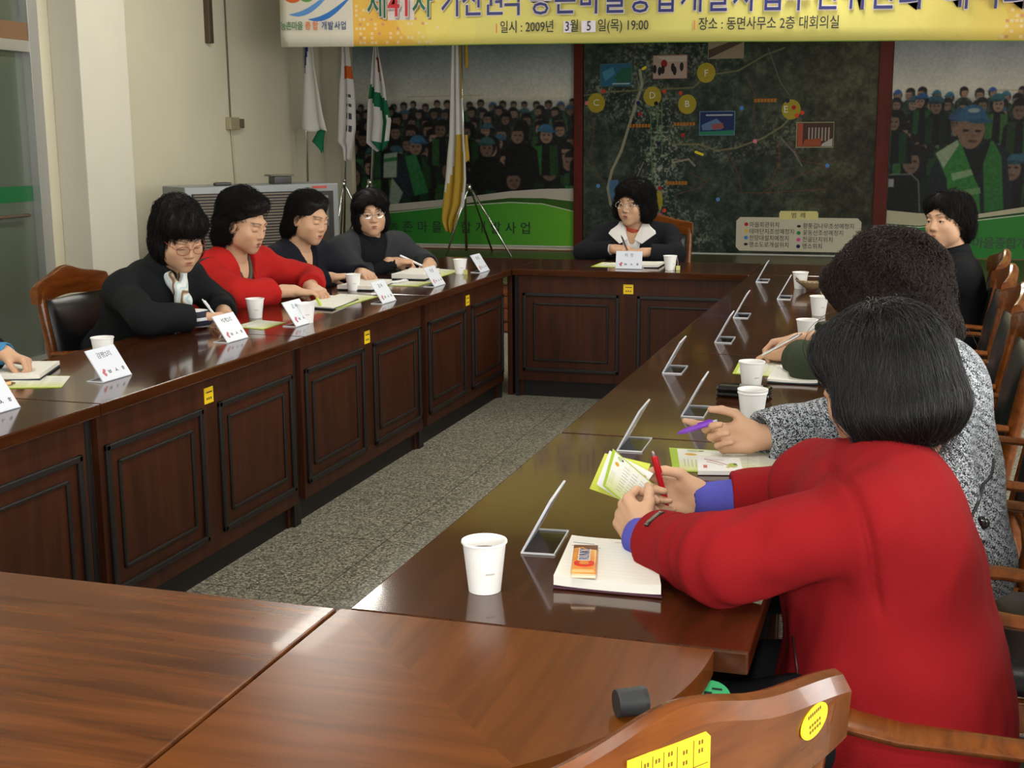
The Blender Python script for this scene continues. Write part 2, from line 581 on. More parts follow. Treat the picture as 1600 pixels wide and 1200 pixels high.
def print_mat(name, im, rough=0.42, gain=1.0):
    m = bpy.data.materials.new(name)
    m.use_nodes = True
    nt = m.node_tree
    b = nt.nodes['Principled BSDF']
    t = N(nt, 'ShaderNodeTexImage')
    t.image = im
    t.extension = 'EXTEND'
    nt.links.new(t.outputs['Color'], b.inputs['Base Color'])
    b.inputs['Roughness'].default_value = max(rough, .5)
    b.inputs['Specular IOR Level'].default_value = .18
    return m

def panel(name, x0, x1, z0, z1, y, m, parent=None, th=0.012):
    bm = bmesh.new()
    uv = bm.loops.layers.uv.new('UVMap')
    box(bm, (x0, y, z0), (x1, y + th, z1))
    for f in bm.faces:
        for l in f.loops:
            l[uv].uv = ((l.vert.co.x - x0) / (x1 - x0), (l.vert.co.z - z0) / (z1 - z0))
    return mesh_obj(name, bm, m, parent)

BL, SK = (16, 18, 20), (150, 112, 88)
capp = .22
def figure(p, x, y, r, r_, front=False):
    """one printed spectator: head centre x, y, head half-width r"""
    cap = r_.random() < capp
    v_ = .45 + .6 * r_.random(); vest = ((30 + r_.random() * 25) * v_, (108 + r_.random() * 30) * v_, (40 + r_.random() * 16) * v_)
    p.poly([(x - 2.3 * r, y + 5.5 * r), (x - 2.0 * r, y + 2.2 * r), (x - .8 * r, y + 1.2 * r), (x + .8 * r, y + 1.2 * r), (x + 2.0 * r, y + 2.2 * r), (x + 2.3 * r, y + 5.5 * r)], BL)
    if r_.random() < .75:
        for sx in (-1, 1):
            p.poly([(x + sx * .45 * r, y + 1.5 * r), (x + sx * 1.5 * r, y + 1.6 * r), (x + sx * 1.6 * r, y + 5.5 * r), (x + sx * .55 * r, y + 5.5 * r)], vest, .85 if r_.random() < .7 else .5)
    s = .75 + r_.random() * .35
    x0_ = x
    x = x + (r_.random() - .5) * .75 * r
    p.ell(x0_, y, r * 1.05, r * 1.25, (26, 24, 24))
    p.ell(x - .15 * r, y + .28 * r, r * .78, r * 1.0, tuple(c * s for c in SK))
    p.ell(x - .4 * r, y + .15 * r, r * .17, r * .09, (40, 28, 24)); p.ell(x + .2 * r, y + .15 * r, r * .17, r * .09, (40, 28, 24))
    p.ell(x - .1 * r, y + .78 * r, r * .28, r * .08, (96, 56, 48))
    x = x0_
    if cap:
        cc = (34 + r_.random() * 16, 74 + r_.random() * 28, 98 + r_.random() * 36)
        p.ell(x, y - .30 * r, r * 1.0, r * .95, cc, 1, 'top'); p.ell(x - .45 * r, y - .28 * r, r * .95, r * .17, tuple(c * .75 for c in cc))
    else:
        p.ell(x, y - .42 * r, r * 1.05, r * .95, (24, 22, 24), 1, 'top')

def crowd(p, xa, xb, y0, y1, ra, rb, seed, rows=7):
    r_ = random.Random(seed)
    for i in range(rows):
        t = i / (rows - 1)
        y = y0 + (y1 - y0) * t ** 1.15
        r = ra + (rb - ra) * t
        x = xa - r * r_.random() * 3
        while x < xb + 3 * r:
            figure(p, x, y + (r_.random() - .5) * r * 1.3, r * (.88 + .24 * r_.random()), r_)
            x += r * (2.7 + r_.random() * 1.2)
        haze = .30 * (1 - t) ** 1.5
        sl = p.win(xa, y - r, xb, y1 + 80)
        p.a[sl] = p.a[sl] * (1 - haze * .5) + np.array((110, 118, 118)) * haze * .5

def swoosh(p, A, B, C, ybot, left, right, white=(178, 172, 160)):
    xs = p.X[0]
    f = lambda P: np.interp(xs, [q[0] for q in P], [q[1] for q in P])
    a, b, c = f(A), f(B), f(C)
    Y = p.Y
    m = Y > a[None]
    p.a[m] = white
    t = np.linspace(0, 1, p.w)[None, :, None]
    g = np.array(left)[None, None] * (1 - t) + np.array(right)[None, None] * t
    m = Y > b[None]
    p.a[m] = np.broadcast_to(g * .55, p.a.shape)[m]
    m = (Y > c[None] - 1.6) & (Y <= c[None])
    p.a[m] = (180, 190, 170)
    m = Y > c[None]
    p.a[m] = np.broadcast_to(g, p.a.shape)[m]
    p.a[Y > ybot] = (190, 190, 185)

def sky(p, top, low, y0, y1, cell=60, seed=3):
    t = np.clip((p.Y - y0) / (y1 - y0), 0, 1)[..., None]
    p.a[:] = np.array(top) * (1 - t) + np.array(low) * t
    p.a += ((vnoise(p.h, p.w, cell * p.k, 3, seed) - .5) * 22)[..., None]

# left crowd poster
P = Pic(553, 50, 898, 388, 2.6)
sky(P, (118, 130, 136), (200, 196, 180), 66, 158)
P.line([(640, 143), (760, 142)], 2, (140, 138, 112), .5)
crowd(P, 553, 898, 158, 268, 5.0, 15, 21, 8)
for (x, y, r, cap) in [(655, 222, 13, 1), (735, 200, 11, 0), (600, 215, 11, 0), (855, 205, 12, 1), (818, 205, 12, 0), (695, 195, 11, 0), (765, 225, 13, 0)]:
    rr = random.Random(int(x)); figure(P, x, y, r, rr)
    if cap:
        P.ell(x, y - 4, r * 1.02, r * 1.0, (44, 112, 158), 1, 'top'); P.ell(x + 6, y - 4, r * 1.0, 2.4, (36, 92, 134))
P.poly([(614, 255), (632, 236), (650, 244), (646, 305), (612, 318)], (24, 40, 52)); P.poly([(634, 240), (652, 236), (672, 300), (648, 306)], (28, 126, 56))
P.poly([(600, 236), (622, 233), (620, 275), (598, 276)], (150, 176, 150)); P.poly([(600, 244), (621, 241), (621, 247), (600, 250)], (34, 130, 60))
P.poly([(612, 275), (630, 300), (618, 330), (604, 330)], (140, 165, 140))
P.blur(9)
def tone(p, y0=150):
    w = np.clip((p.Y - y0 + 6) / 12, 0, 1)[..., None]
    g = p.a.mean(2, keepdims=True)
    p.a[:] = p.a * (1 - w) + (p.a * .74 + g * .26) * .84 * w
tone(P)
P.a += ((vnoise(P.h, P.w, 8, 3, 41) - .5) * 26)[..., None]
swoosh(P, [(553, 325), (620, 319), (700, 311), (800, 297), (850, 293), (898, 292)], [(553, 336), (620, 331), (700, 322), (760, 313), (800, 308), (850, 308), (898, 313)],
       [(553, 339), (620, 334), (700, 324), (800, 316), (850, 318), (898, 330)], 385.3, (26, 104, 44), (96, 164, 44))
sx = np.clip((P.X - 553) / 345, 0, 1)
PW = (-5.352, -3.088)
crowd_l = panel('crowd_poster', PW[0], PW[1], 0.428, 2.42, 11.975, print_mat('print_crowd', P.image('crowd_print')))
tag(crowd_l, 'wide printed crowd poster with green band, left of the dark aerial map', 'poster')
def pz(p, y, z0, z1, y0, y1): return z0 + (z1 - z0) * (y1 - y) / (y1 - y0)
RX = Matrix.Rotation(PI / 2, 4, 'X')
DKG = mat('print_dark_green', (0.010, 0.030, 0.012), 0.5)
PRINTB = mat('print_black', (0.012, 0.012, 0.014), 0.5)
def wall_text(parent, s, x, z, y, size, m, sx=1.0, bold=0.0, align='CENTER'):
    return text(s, size, m, parent, Matrix.Translation((x, y, z)) @ RX, 'lettering', 0.0003, align, sx, bold)
for i, ch in enumerate('농촌마을종합개발사업'):
    wall_text(crowd_l, ch, -4.955 + i * 0.1535, 0.600, 11.972, 0.125, DKG, 1.0, .001)

# aerial map between dark red posts
M_ = Pic(912, 50, 1371, 394, 2.6)
n1 = vnoise(M_.h, M_.w, 70 * 2.6, 6, 5, .62); n2 = vnoise(M_.h, M_.w, 9 * 2.6, 4, 8, .7); n3 = vnoise(M_.h, M_.w, 3 * 2.6, 2, 9)
rt = np.clip((M_.X - 1150) / 160, 0, 1)
base = np.stack([36 + 10 * rt + 44 * (n1 - .45) + 60 * (n2 - .5), 46 + 40 * (n1 - .45) + 58 * (n2 - .5), 38 - 6 * rt + 30 * (n1 - .45) + 46 * (n2 - .5)], -1)
lum = vnoise(M_.h, M_.w, 30 * 2.6, 5, 77, .6)
base *= (.65 + .8 * lum)[..., None]
M_.a[:] = base
ridge = np.abs(n1 - .5) < .02
M_.a[ridge] += 8
def townpatch(cx, cy, rx, ry, amt):
    d = np.clip(1 - np.hypot((M_.X - cx) / rx, (M_.Y - cy) / ry), 0, 1) ** .7
    w = d * amt * np.clip((n3 - .45) * 3.0 + (n2 - .5) * 2, 0, 1) * .75
    M_.a[:] = M_.a * (1 - w[..., None]) + np.array((172, 172, 152)) * w[..., None]
for q in [(1040, 215, 55, 90, .95), (1035, 290, 45, 70, .9), (985, 150, 80, 55, .75), (1090, 90, 90, 45, .55), (1010, 85, 70, 35, .6), (1075, 345, 60, 40, .75), (1140, 230, 90, 22, .6), (1235, 205, 60, 45, .45), (1110, 375, 60, 20, .6), (950, 130, 50, 20, .6)]:
    townpatch(*q)
def wl(pts, w, c, al=1.0): M_.line(pts, w, c, al)
wl([(1004, 108), (1008, 130), (990, 185), (975, 232), (960, 262), (953, 290), (958, 315), (968, 335)], 4.5, (136, 132, 112), .9)
wl([(1022, 168), (1026, 260), (1026, 320)], 1.5, (70, 110, 66)); wl([(1032, 168), (1036, 220)], 1.5, (80, 118, 70)); wl([(1040, 160), (1042, 235)], 1.2, (80, 118, 70))
wl([(1060, 222), (1100, 222), (1130, 232), (1160, 228), (1200, 214), (1230, 196), (1248, 176)], 3, (110, 104, 76), .8)
wl([(912, 145), (960, 140), (1020, 138), (1090, 136), (1110, 118), (1160, 112), (1200, 90), (1230, 80)], 2.5, (104, 100, 66), .8)
wl([(1060, 250), (1085, 245), (1095, 255)], 3, (140, 126, 108), .8); wl([(1012, 250), (1000, 275), (998, 290)], 2, (120, 112, 96), .8)
wl([(1230, 215), (1250, 235), (1262, 255)], 3, (106, 106, 104), .7); wl([(1205, 80), (1225, 130), (1240, 150)], 2, (84, 88, 66), .8)
for pts in [[(924, 170), (930, 205), (922, 235), (935, 270), (950, 280)], [(1172, 120), (1188, 150), (1185, 175), (1190, 200)], [(1145, 230), (1165, 270), (1170, 296), (1200, 297), (1300, 290)], [(1065, 300), (1100, 290), (1115, 280), (1085, 265)], [(1200, 297), (1222, 285), (1260, 270), (1300, 254)], [(1300, 254), (1262, 248), (1240, 218)], [(1225, 215), (1228, 250), (1215, 280)]]:
    wl(pts, 1.0, (120, 52, 32), .7)
def inset(x0, y0, x1, y1, c, edge):
    M_.poly([(x0 - 1, y0 - 1), (x1 + 1, y0 - 1), (x1 + 1, y1 + 1), (x0 - 1, y1 + 1)], edge); M_.poly([(x0, y0), (x1, y0), (x1, y1), (x0, y1)], c)
inset(940, 98, 990, 131, (34, 84, 110), (50, 90, 100)); M_.poly([(962, 118), (975, 104), (990, 104), (990, 125), (970, 128)], (28, 80, 62)); M_.poly([(942, 110), (960, 102), (964, 112), (948, 124)], (60, 116, 140)); M_.line([(960, 128), (987, 128)], 2.2, (140, 160, 160))
inset(1026, 87, 1079, 121, (156, 136, 126), (150, 96, 86)); M_.poly([(1030, 88), (1079, 88), (1079, 96), (1046, 96)], (170, 160, 150)); M_.ell(1043, 99, 5, 6, (124, 28, 26))
for fx, fy in ((1036, 110), (1041, 108), (1057, 105), (1060, 110), (1071, 104), (1028, 107)):
    M_.ell(fx, fy, 3, 6.5, (28, 22, 26))
inset(1113, 60, 1167, 93, (134, 120, 102), (120, 112, 96)); M_.poly([(1113, 93), (1113, 80), (1166, 62), (1166, 70)], (70, 56, 46))
inset(1102, 173, 1156, 208, (20, 36, 82), (92, 116, 150)); M_.poly([(1104, 193), (1128, 183), (1138, 192), (1136, 200), (1106, 201)], (80, 104, 140)); M_.poly([(1120, 192), (1138, 190), (1140, 198), (1122, 200)], (130, 70, 66)); M_.poly([(1102, 203), (1156, 201), (1156, 208), (1102, 208)], (36, 110, 84)); M_.line([(1112, 178), (1152, 178)], 2.4, (150, 156, 170))
inset(1253, 191, 1308, 227, (64, 40, 32), (150, 146, 110)); M_.poly([(1254, 192), (1262, 192), (1262, 226), (1254, 226)], (152, 70, 50))
for i in range(7):
    M_.poly([(1270 + i * 5, 198), (1272.5 + i * 5, 198), (1272.5 + i * 5, 218), (1270 + i * 5, 218)], (140, 132, 124))
M_.poly([(1265, 216), (1290, 214), (1290, 226), (1262, 226)], (138, 66, 36)); M_.poly([(1292, 222), (1307, 214), (1307, 226), (1290, 226)], (160, 156, 150))
for (x, y) in [(933, 157), (1025, 148), (1081, 161), (1110, 114), (1243, 171)]:
    M_.ell(x, y, 14.5, 15, (158, 140, 32), .9)
M_.ell(1036, 310, 8, 16, (158, 140, 32), .85)
for x, y, c in [(945, 139, (176, 54, 28)), (1044, 141, (176, 54, 28)), (1070, 144, (176, 54, 28)), (1005, 175, (150, 30, 26)), (1075, 208, (150, 30, 26)), (1039, 290, (150, 30, 26)), (1047, 325, (190, 60, 40)), (1040, 332, (190, 90, 120)), (917, 157, (190, 100, 110)), (1189, 218, (200, 110, 130)), (1247, 168, (150, 20, 26)), (1252, 180, (196, 60, 30)), (1260, 176, (196, 60, 30)), (1167, 168, (60, 120, 190)), (1301, 255, (70, 120, 190)), (937, 287, (80, 130, 190)), (1133, 307, (80, 130, 190)), (1002, 158, (20, 24, 70)), (1031, 159, (14, 14, 24)), (1036, 221, (20, 20, 60)), (1237, 158, (20, 24, 70))]:
    M_.ell(x, y, 3.2, 3.2, c)
for x, y in [(1005, 193), (1077, 191), (1066, 282), (1203, 157)]:
    for k_ in range(7):
        M_.poly([(x - 17 + k_ * 5, y - 2.6), (x - 13 + k_ * 5, y - 2.6), (x - 13 + k_ * 5, y + 2.6), (x - 17 + k_ * 5, y + 2.6)], (164, 98, 18), .9)
for a, b_ in [((1009, 106), (1013, 104)), ((1096, 234), (1107, 238)), ((1046, 347), (1058, 347)), ((1078, 344), (1086, 348))]:
    wl([a, b_], 4, (214, 190, 30))
M_.poly([(955, 278), (970, 277), (975, 300), (962, 312), (956, 300)], (70, 110, 150), .8)
# legend
LG = (186, 180, 160)
M_.poly([(1169, 334), (1350, 334), (1356, 340), (1356, 380), (1350, 386), (1169, 386), (1163, 380), (1163, 340)], LG)
M_.poly([(1232, 324), (1288, 324), (1290, 327), (1290, 337), (1230, 337), (1230, 327)], (202, 194, 130))
for i, c in enumerate([(170, 30, 34), (206, 176, 60), (60, 120, 190), (44, 26, 36)]):
    M_.ell(1179, 345 + i * 10.3, 3, 2.8 if i < 3 else 2, c)
for i, c in enumerate([(50, 34, 40), (30, 120, 60), (206, 70, 140), (20, 26, 80)]):
    M_.ell(1261, 347 + i * 10.3, 3, 2.8 if i else 2, c)
M_.a[M_.Y > 390.5] = (176, 176, 170)
MW = (-2.995, -0.335)
amap = panel('aerial_map', MW[0], MW[1], 0.385, 2.42, 11.96, print_mat('print_map', M_.image('map_print'), .35), th=.02)
tag(amap, 'large dark aerial map with yellow circles and a pale legend', 'map')
mx_ = lambda px: MW[0] + (MW[1] - MW[0]) * (px - 912) / 459
mz_ = lambda py: 0.385 + (2.42 - .385) * (394 - py) / 344
WHT = mat('print_white', (0.55, 0.55, 0.5), 0.5)
for ch, x, y in [('C', 933, 157), ('D', 1025, 147), ('B', 1081, 161), ('F', 1110, 115), ('E', 1235, 171)]:
    wall_text(amap, ch, mx_(x), mz_(y), 11.957, .085, WHT)
wall_text(amap, '범  례', mx_(1260), mz_(331), 11.957, .055, PRINTB)
for i, s_ in enumerate(['마을회관위치', '테마단지조성예정지', '전망대설치예정지', '명소도로개설위치']):
    wall_text(amap, s_, mx_(1184), mz_(346 + i * 10.3), 11.957, .054, PRINTB, .92, .0, 'LEFT')
for i, s_ in enumerate(['황톳길나무조성예정지', '꽃동산조성예정지', '전골단지위치', '명소위치']):
    wall_text(amap, s_, mx_(1267), mz_(347 + i * 10.3), 11.957, .054, PRINTB, .92, .0, 'LEFT')

# right crowd poster
capp = .6
Q = Pic(1392, 50, 1760, 412, 2.4)
sky(Q, (128, 134, 144), (198, 192, 178), 66, 160, seed=6)
Q.line([(1550, 152), (1760, 150)], 2.5, (150, 140, 100), .6)
crowd(Q, 1392, 1760, 158, 262, 6.5, 16, 33, 7)
for x, y, r in [(1440, 165, 9), (1463, 172, 11), (1555, 170, 11), (1590, 180, 12), (1400, 195, 12), (1640, 190, 14), (1700, 205, 16)]:
    figure(Q, x, y, r, random.Random(int(x * 3)))
Q.poly([(1392, 278), (1430, 277), (1442, 290), (1445, 345), (1392, 345)], (18, 19, 22)); Q.line([(1392, 278), (1428, 277), (1440, 288), (1444, 335)], 2, (120, 124, 128)); Q.poly([(1387, 284), (1401, 284), (1401, 297), (1387, 297)], (160, 160, 160))
# large man with blue cap and green vest
Q.poly([(1452, 345), (1458, 270), (1476, 240), (1500, 226), (1545, 224), (1572, 240), (1590, 345)], (22, 32, 40))
Q.poly([(1464, 245), (1498, 224), (1512, 240), (1535, 300), (1540, 345), (1488, 345), (1484, 285)], (40, 132, 44))
Q.poly([(1536, 235), (1552, 226), (1566, 250), (1574, 330), (1545, 335)], (36, 122, 40))
Q.poly([(1464, 245), (1497, 225), (1500, 232), (1478, 268)], (150, 166, 130)); Q.poly([(1490, 276), (1527, 268), (1528, 277), (1493, 287)], (130, 170, 110)); Q.poly([(1490, 304), (1536, 297), (1538, 306), (1494, 314)], (100, 150, 84))
Q.poly([(1500, 222), (1530, 240), (1548, 222), (1546, 236), (1530, 290)], (16, 18, 20))
Q.ell(1517, 209, 21, 30, (136, 98, 76)); Q.ell(1493, 212, 5, 8, (140, 100, 78)); Q.ell(1509, 211, 5, 1.8, (34, 24, 22)); Q.ell(1528, 212, 5, 1.8, (34, 24, 22)); Q.ell(1520, 227, 7, 2, (84, 48, 42)); Q.ell(1521, 219, 4, 3, (112, 78, 62))
Q.ell(1518, 197, 24, 25, (36, 96, 140), 1, 'top'); Q.ell(1531, 197, 19, 3.6, (30, 80, 118)); Q.ell(1520, 181, 9, 3.5, (150, 170, 170))
Q.blur(7); tone(Q, 160)
Q.a += ((vnoise(Q.h, Q.w, 8, 3, 42) - .5) * 24)[..., None]
swoosh(Q, [(1392, 333), (1440, 337), (1520, 340), (1600, 327), (1760, 300)], [(1392, 354), (1445, 357), (1520, 346), (1600, 335), (1760, 312)], [(1392, 357), (1445, 360), (1520, 350), (1600, 340), (1760, 318)], 409.5, (34, 112, 48), (52, 128, 44), (172, 166, 140))
QW = (-0.21, 1.76)
crowd_r = panel('crowd_poster', QW[0], QW[1], 0.368, 2.42, 11.975, print_mat('print_crowd_capped', Q.image('capped_print')))
tag(crowd_r, 'printed crowd poster with man in blue cap and green vest, right of the map', 'poster')
qx_ = lambda px: QW[0] + (QW[1] - QW[0]) * (px - 1392) / (1760 - 1392)
for i, ch in enumerate('가산권역농촌마을종합개발사업'):
    wall_text(crowd_r, ch, qx_(1436 + i * 17.0), 0.368 + 2.052 * (412 - 383) / 362, 11.972, 0.108, DKG, 1.0, .001)

RED = wood('post_red', srgb(74, 20, 13), srgb(92, 27, 18), 'z', rough=.55, coat=0, spec=.2)
for i, (a, b_, lab) in enumerate([(-3.085, -3.0, 'dark red timber post between the green-banded poster and the map'), (-.33, -.215, 'dark red timber post between the map and the capped-man poster')]):
    bm = bmesh.new(); box(bm, (a, 11.93, .40), (b_, YB, 2.95), .006)
    tag(mesh_obj('frame_post', bm, RED), lab, 'post', 'dark red posts framing the map')

# hanging banner
B = Pic(440, -130, 1740, 74, 1.6)
t = np.clip((B.X - 570) / 1170, 0, 1)
yel = np.array((198, 189, 108)); org = np.array((205, 158, 66))
w_ = np.exp(-((B.X - 600) / 110) ** 2) + np.exp(-((B.X - 1620) / 130) ** 2) * .8
nz = vnoise(B.h, B.w, 120, 3, 4)
w_ = np.clip(w_ * (.6 + nz * .8) + (B.Y < -60) * 0, 0, 1)[..., None]
B.a[:] = yel * (1 - w_) + org * w_
for (x, y, r) in [(735, 50, 42), (1470, 30, 40), (1520, 45, 34), (690, 20, 50)]:
    B.ell(x, y, r, r, (212, 200, 110), .35)
for i in range(24):
    for j in range(9):
        for xb in (574, 1545):
            if nr.random() < .55 - .012 * abs(i - (0 if xb == 574 else 14)) - .04 * (8 - j) * (1 if xb == 574 else .6):
                c = (206, 190, 160) if nr.random() < .85 else (176, 120, 110)
                x, y = xb + i * 6.2, 8 + j * 7.2
                B.poly([(x, y), (x + 4.4, y), (x + 4.4, y + 4.4), (x, y + 4.4)], c, .75)
m_ = B.X < 570
B.a[m_] = (196, 190, 176)
def wave(y0, x0, c):
    pts_t, pts_b = [], []
    for i in range(21):
        s_ = i / 20
        x = x0 + 82 * s_
        y = y0 - 4 * s_ - 30 * s_ ** 1.5 + 5 * math.sin(s_ * PI * 1.3)
        th = 10 * math.sin(PI * min(1, s_ * 1.02)) ** .8
        pts_t.append((x, y - th * .5)); pts_b.append((x, y + th * .5))
    B.poly(pts_t + pts_b[::-1], c)
wave(22, 456, (84, 130, 184)); wave(30, 490, (50, 104, 170))
B.ell(465, -10, 18, 14, (190, 92, 40)); B.ell(490, -8, 14, 11, (90, 140, 70)); B.ell(530, -30, 26, 16, (92, 140, 190))
B.poly([(628, -60), (673, -60), (673, 33), (628, 33)], (196, 186, 180))
B.a[(B.Y > 72.6) & (B.X > 570)] = (120, 150, 60)
BW = (-4.756, 1.43)
def ban_pt(px, py):
    """banner picture coordinates to the hung cloth"""
    x = BW[0] + (BW[1] - BW[0]) * (px - 440) / 1300
    zb = np.interp(px, [440, 570, 800, 1000, 1200, 1400, 1600, 1740], [2.176, 2.162, 2.147, 2.133, 2.116, 2.094, 2.068, 2.045])
    return Vector((x, 9.30 + .012 * math.sin(px * .021) + .006 * math.sin(px * .05 + py * .03), zb + (73.5 - py) / 212.0))
vs, fs, uvs = [], [], []
nx, nz_ = 90, 10
for j in range(nz_ + 1):
    for i in range(nx + 1):
        px, py = 440 + 1300 * i / nx, -130 + 203.5 * j / nz_
        vs.append(ban_pt(px, py)); uvs.append((i / nx, 1 - j / nz_))
for j in range(nz_):
    for i in range(nx):
        a = j * (nx + 1) + i
        fs.append((a, a + nx + 1, a + nx + 2, a + 1))
banner = py_obj('hanging_banner', vs, fs, print_mat('print_banner', B.image('banner_print'), .55))
uvl = banner.data.uv_layers.new(name='UVMap')
for p_ in banner.data.polygons:
    for li in p_.loop_indices:
        uvl.data[li].uv = uvs[banner.data.loops[li].vertex_index]
sm = banner.modifiers.new('cloth', 'SOLIDIFY'); sm.thickness = .003; sm.offset = 1
tag(banner, 'long yellow cloth banner with blue lettering hung above the platform edge', 'banner')
NAVY = mat('banner_navy', srgb(28, 32, 96), .5); GRN = mat('banner_green', srgb(20, 86, 50), .5); CRIM = mat('banner_crimson', srgb(168, 26, 34), .5); PALE = mat('banner_pale', srgb(196, 186, 190), .5)
LORG = mat('banner_orange', srgb(206, 110, 60), .5); LBLU = mat('banner_blue', srgb(52, 78, 118), .5); LGRN = mat('banner_leaf', srgb(70, 118, 80), .5)
def ban_text(s_, px, py, size, m, sx=1.0, bold=0.0, align='CENTER', dy=0.0):
    p_ = ban_pt(px, py)
    p2 = ban_pt(px + 30, py); ang = math.atan2(p2.z - ban_pt(px, py).z, p2.x - p_.x)
    return text(s_, size, m, banner, Matrix.Translation((p_.x, 9.278 + dy, p_.z)) @ Matrix.Rotation(-ang, 4, 'Y') @ RX, 'lettering', .0004, align, sx, bold)
def big(ch, px, m, sz=.255, py=9):
    ban_text(ch, px, py, sz, PALE, .74, .009, dy=.003)
    ban_text(ch, px, py, sz, m, .74, .002)
big('제', 613, GRN); big('41', 652, CRIM, .275, 10); big('차', 690, GRN)
for ch, px in zip('가산권역', (738, 773, 808, 836)):
    big(ch, px, NAVY)
for i, ch in enumerate('농촌마을종합개발사업추진위원회'):
    big(ch, 883 + i * 38.7, NAVY)
for i, ch in enumerate('대책회의'):
    big(ch, 1486 + i * 38.7, NAVY)
for ch, px, m in zip('농촌마을종합개발사업', (447, 457, 467, 477, 491, 504, 520, 531, 543, 554), [LGRN] * 4 + [LORG] * 2 + [LBLU] * 4):
    ban_text(ch, px, 41, .068, m, .8, .001)
for px in (812, 1120):
    bm = bmesh.new(); p_ = ban_pt(px, 49); box(bm, (p_.x - .004, 9.276, p_.z - .033), (p_.x + .004, 9.28, p_.z + .033))
    mesh_obj('text_bar', bm, LORG, banner)
for s_, px in (('일시 : 2009년', 817), ('3월', 921), ('5', 955), ('일(목) 19:00', 972), ('장소 : 동면사무소 2층 대회의실', 1125)):
    ban_text(s_, px, 48.5, .094, PRINTB, .80, .001, 'LEFT')
for a, b_ in ((919, 932), (947, 969)):
    bm = bmesh.new(); p0, p1 = ban_pt(a, 57), ban_pt(b_, 40); box(bm, (p0.x, 9.281, p0.z), (p1.x, 9.284, p1.z))
    mesh_obj('paper_patch', bm, mat('patch_white', srgb(206, 200, 214), .5), banner)
# ------------------------------------------------------------------ conference tables
TZ = 0.74
def table_unit(name, loc, rz, L, D, label, top=None, front=True, sticker=True, ends=(True, True)):
    t = empty(name, loc, rz, label, 'table', 'dark wood conference tables')
    g = .0015
    bm = bmesh.new(); box(bm, (-L / 2 + g, -D / 2, TZ - .036), (L / 2 - g, D / 2, TZ), .004, 2)
    mesh_obj('tabletop', bm, top or W_TOPX, t)
    for s in (-1, 1):
        if ends[0 if s < 0 else 1]:
            bm = bmesh.new(); x = s * (L / 2 - .035)
            box(bm, (x - .014, -D / 2 + .075, .0), (x + .014, D / 2 - .07, TZ - .036), .002)
            mesh_obj('side_panel', bm, W_FRONT, t)
    if front:
        y0 = -D / 2 + .04
        bm = bmesh.new(); box(bm, (-L / 2 + .03, y0, .10), (L / 2 - .03, y0 + .022, TZ - .036))
        fp = mesh_obj('front_panel', bm, W_FRONT, t)
        bm = bmesh.new(); box(bm, (-L / 2 + .02, y0 + .045, 0), (L / 2 - .02, y0 + .06, .10))
        mesh_obj('plinth', bm, W_PLINTH, t)
        for s in (-1, 1):
            bm = bmesh.new(); box(bm, (s * (L / 2 - .014) - .013, y0 + .02, 0), (s * (L / 2 - .014) + .013, y0 + .04, TZ - .036)); mesh_obj('dark_stile', bm, W_PLINTH, t)
        w = L / 2 - .075
        for s in (-1, 1):
            xa, xb = (-L / 2 + .055, -L / 2 + .055 + w - .03) if s < 0 else (L / 2 - .055 - w + .03, L / 2 - .055)
            bm = bmesh.new()
            def fr(a, b, c, d, wd, dep):
                box(bm, (a, y0 - dep, c), (b, y0 + .002, c + wd), .004); box(bm, (a, y0 - dep, d - wd), (b, y0 + .002, d), .004)
                box(bm, (a, y0 - dep, c), (a + wd, y0 + .002, d), .004); box(bm, (b - wd, y0 - dep, c), (b, y0 + .002, d), .004)
            fr(xa, xb, .155, .605, .020, .012)
            fr(xa + .062, xb - .062, .215, .548, .012, .008)
            pn = mesh_obj('panel_moulding', bm, W_MOULD, fp)
        if sticker:
            bm = bmesh.new(); box(bm, (-.028, y0 - .0016, .612), (.028, y0, .665)); st_ = mesh_obj('yellow_sticker', bm, YELLOW, t)
            bm = bmesh.new()
            for i in range(3):
                box(bm, (-.015 + i * .012, y0 - .0022, .624), (-.009 + i * .012, y0 - .0015, .632))
            box(bm, (-.016, y0 - .0022, .647), (.02, y0 - .0015, .651))
            o = mesh_obj('sticker_print', bm, INK, st_)
    return t

LX, RXX = (-2.14 - 2.77) / 2, (-.81 - .19) / 2
seams = [1.735, 3.005, 4.285, 5.60, 6.885]
for i in range(4):
    a, b_ = seams[i], seams[i + 1]
    table_unit('conference_table', (LX, (a + b_) / 2, 0), PI / 2, b_ - a, .63,
               ['nearest dark wood table of the left row, under the notebook at the frame edge', 'dark wood table of the left row in front of the scarf wearer', 'dark wood table of the left row in front of the person in the red jacket', 'left row table nearest the platform, before the bespectacled person in charcoal'][i], sticker=i > 0)
for i in range(4):
    a, b_ = seams[i], seams[i + 1]
    table_unit('conference_table', (RXX, (a + b_) / 2, 0), -PI / 2, b_ - a, .62,
               ['dark wood table of the right row carrying the candy bar and the open notebook', 'dark wood table of the right row carrying the black glasses case', 'dark wood table of the right row where the person in the green sleeve writes', 'dark wood table of the right row nearest the platform, carrying the shell purse'][i], sticker=False)
table_unit('conference_table', (LX, 7.20, 0), 0, .63, .63, 'square corner table at the far end of the left row', front=False)
table_unit('conference_table', (RXX, 7.20, 0), 0, .62, .63, 'square corner table at the far end of the right row', front=False)
table_unit('conference_table', (-1.475, 7.20, 0), 0, 1.33, .63, 'dark wood table at the far end, where the person with the white collar sits')
table_unit('conference_table', (-1.464, 1.4425, 0), PI, 1.272, .585, 'worn brown table at the near end with a dull scratched top', W_NEAR)
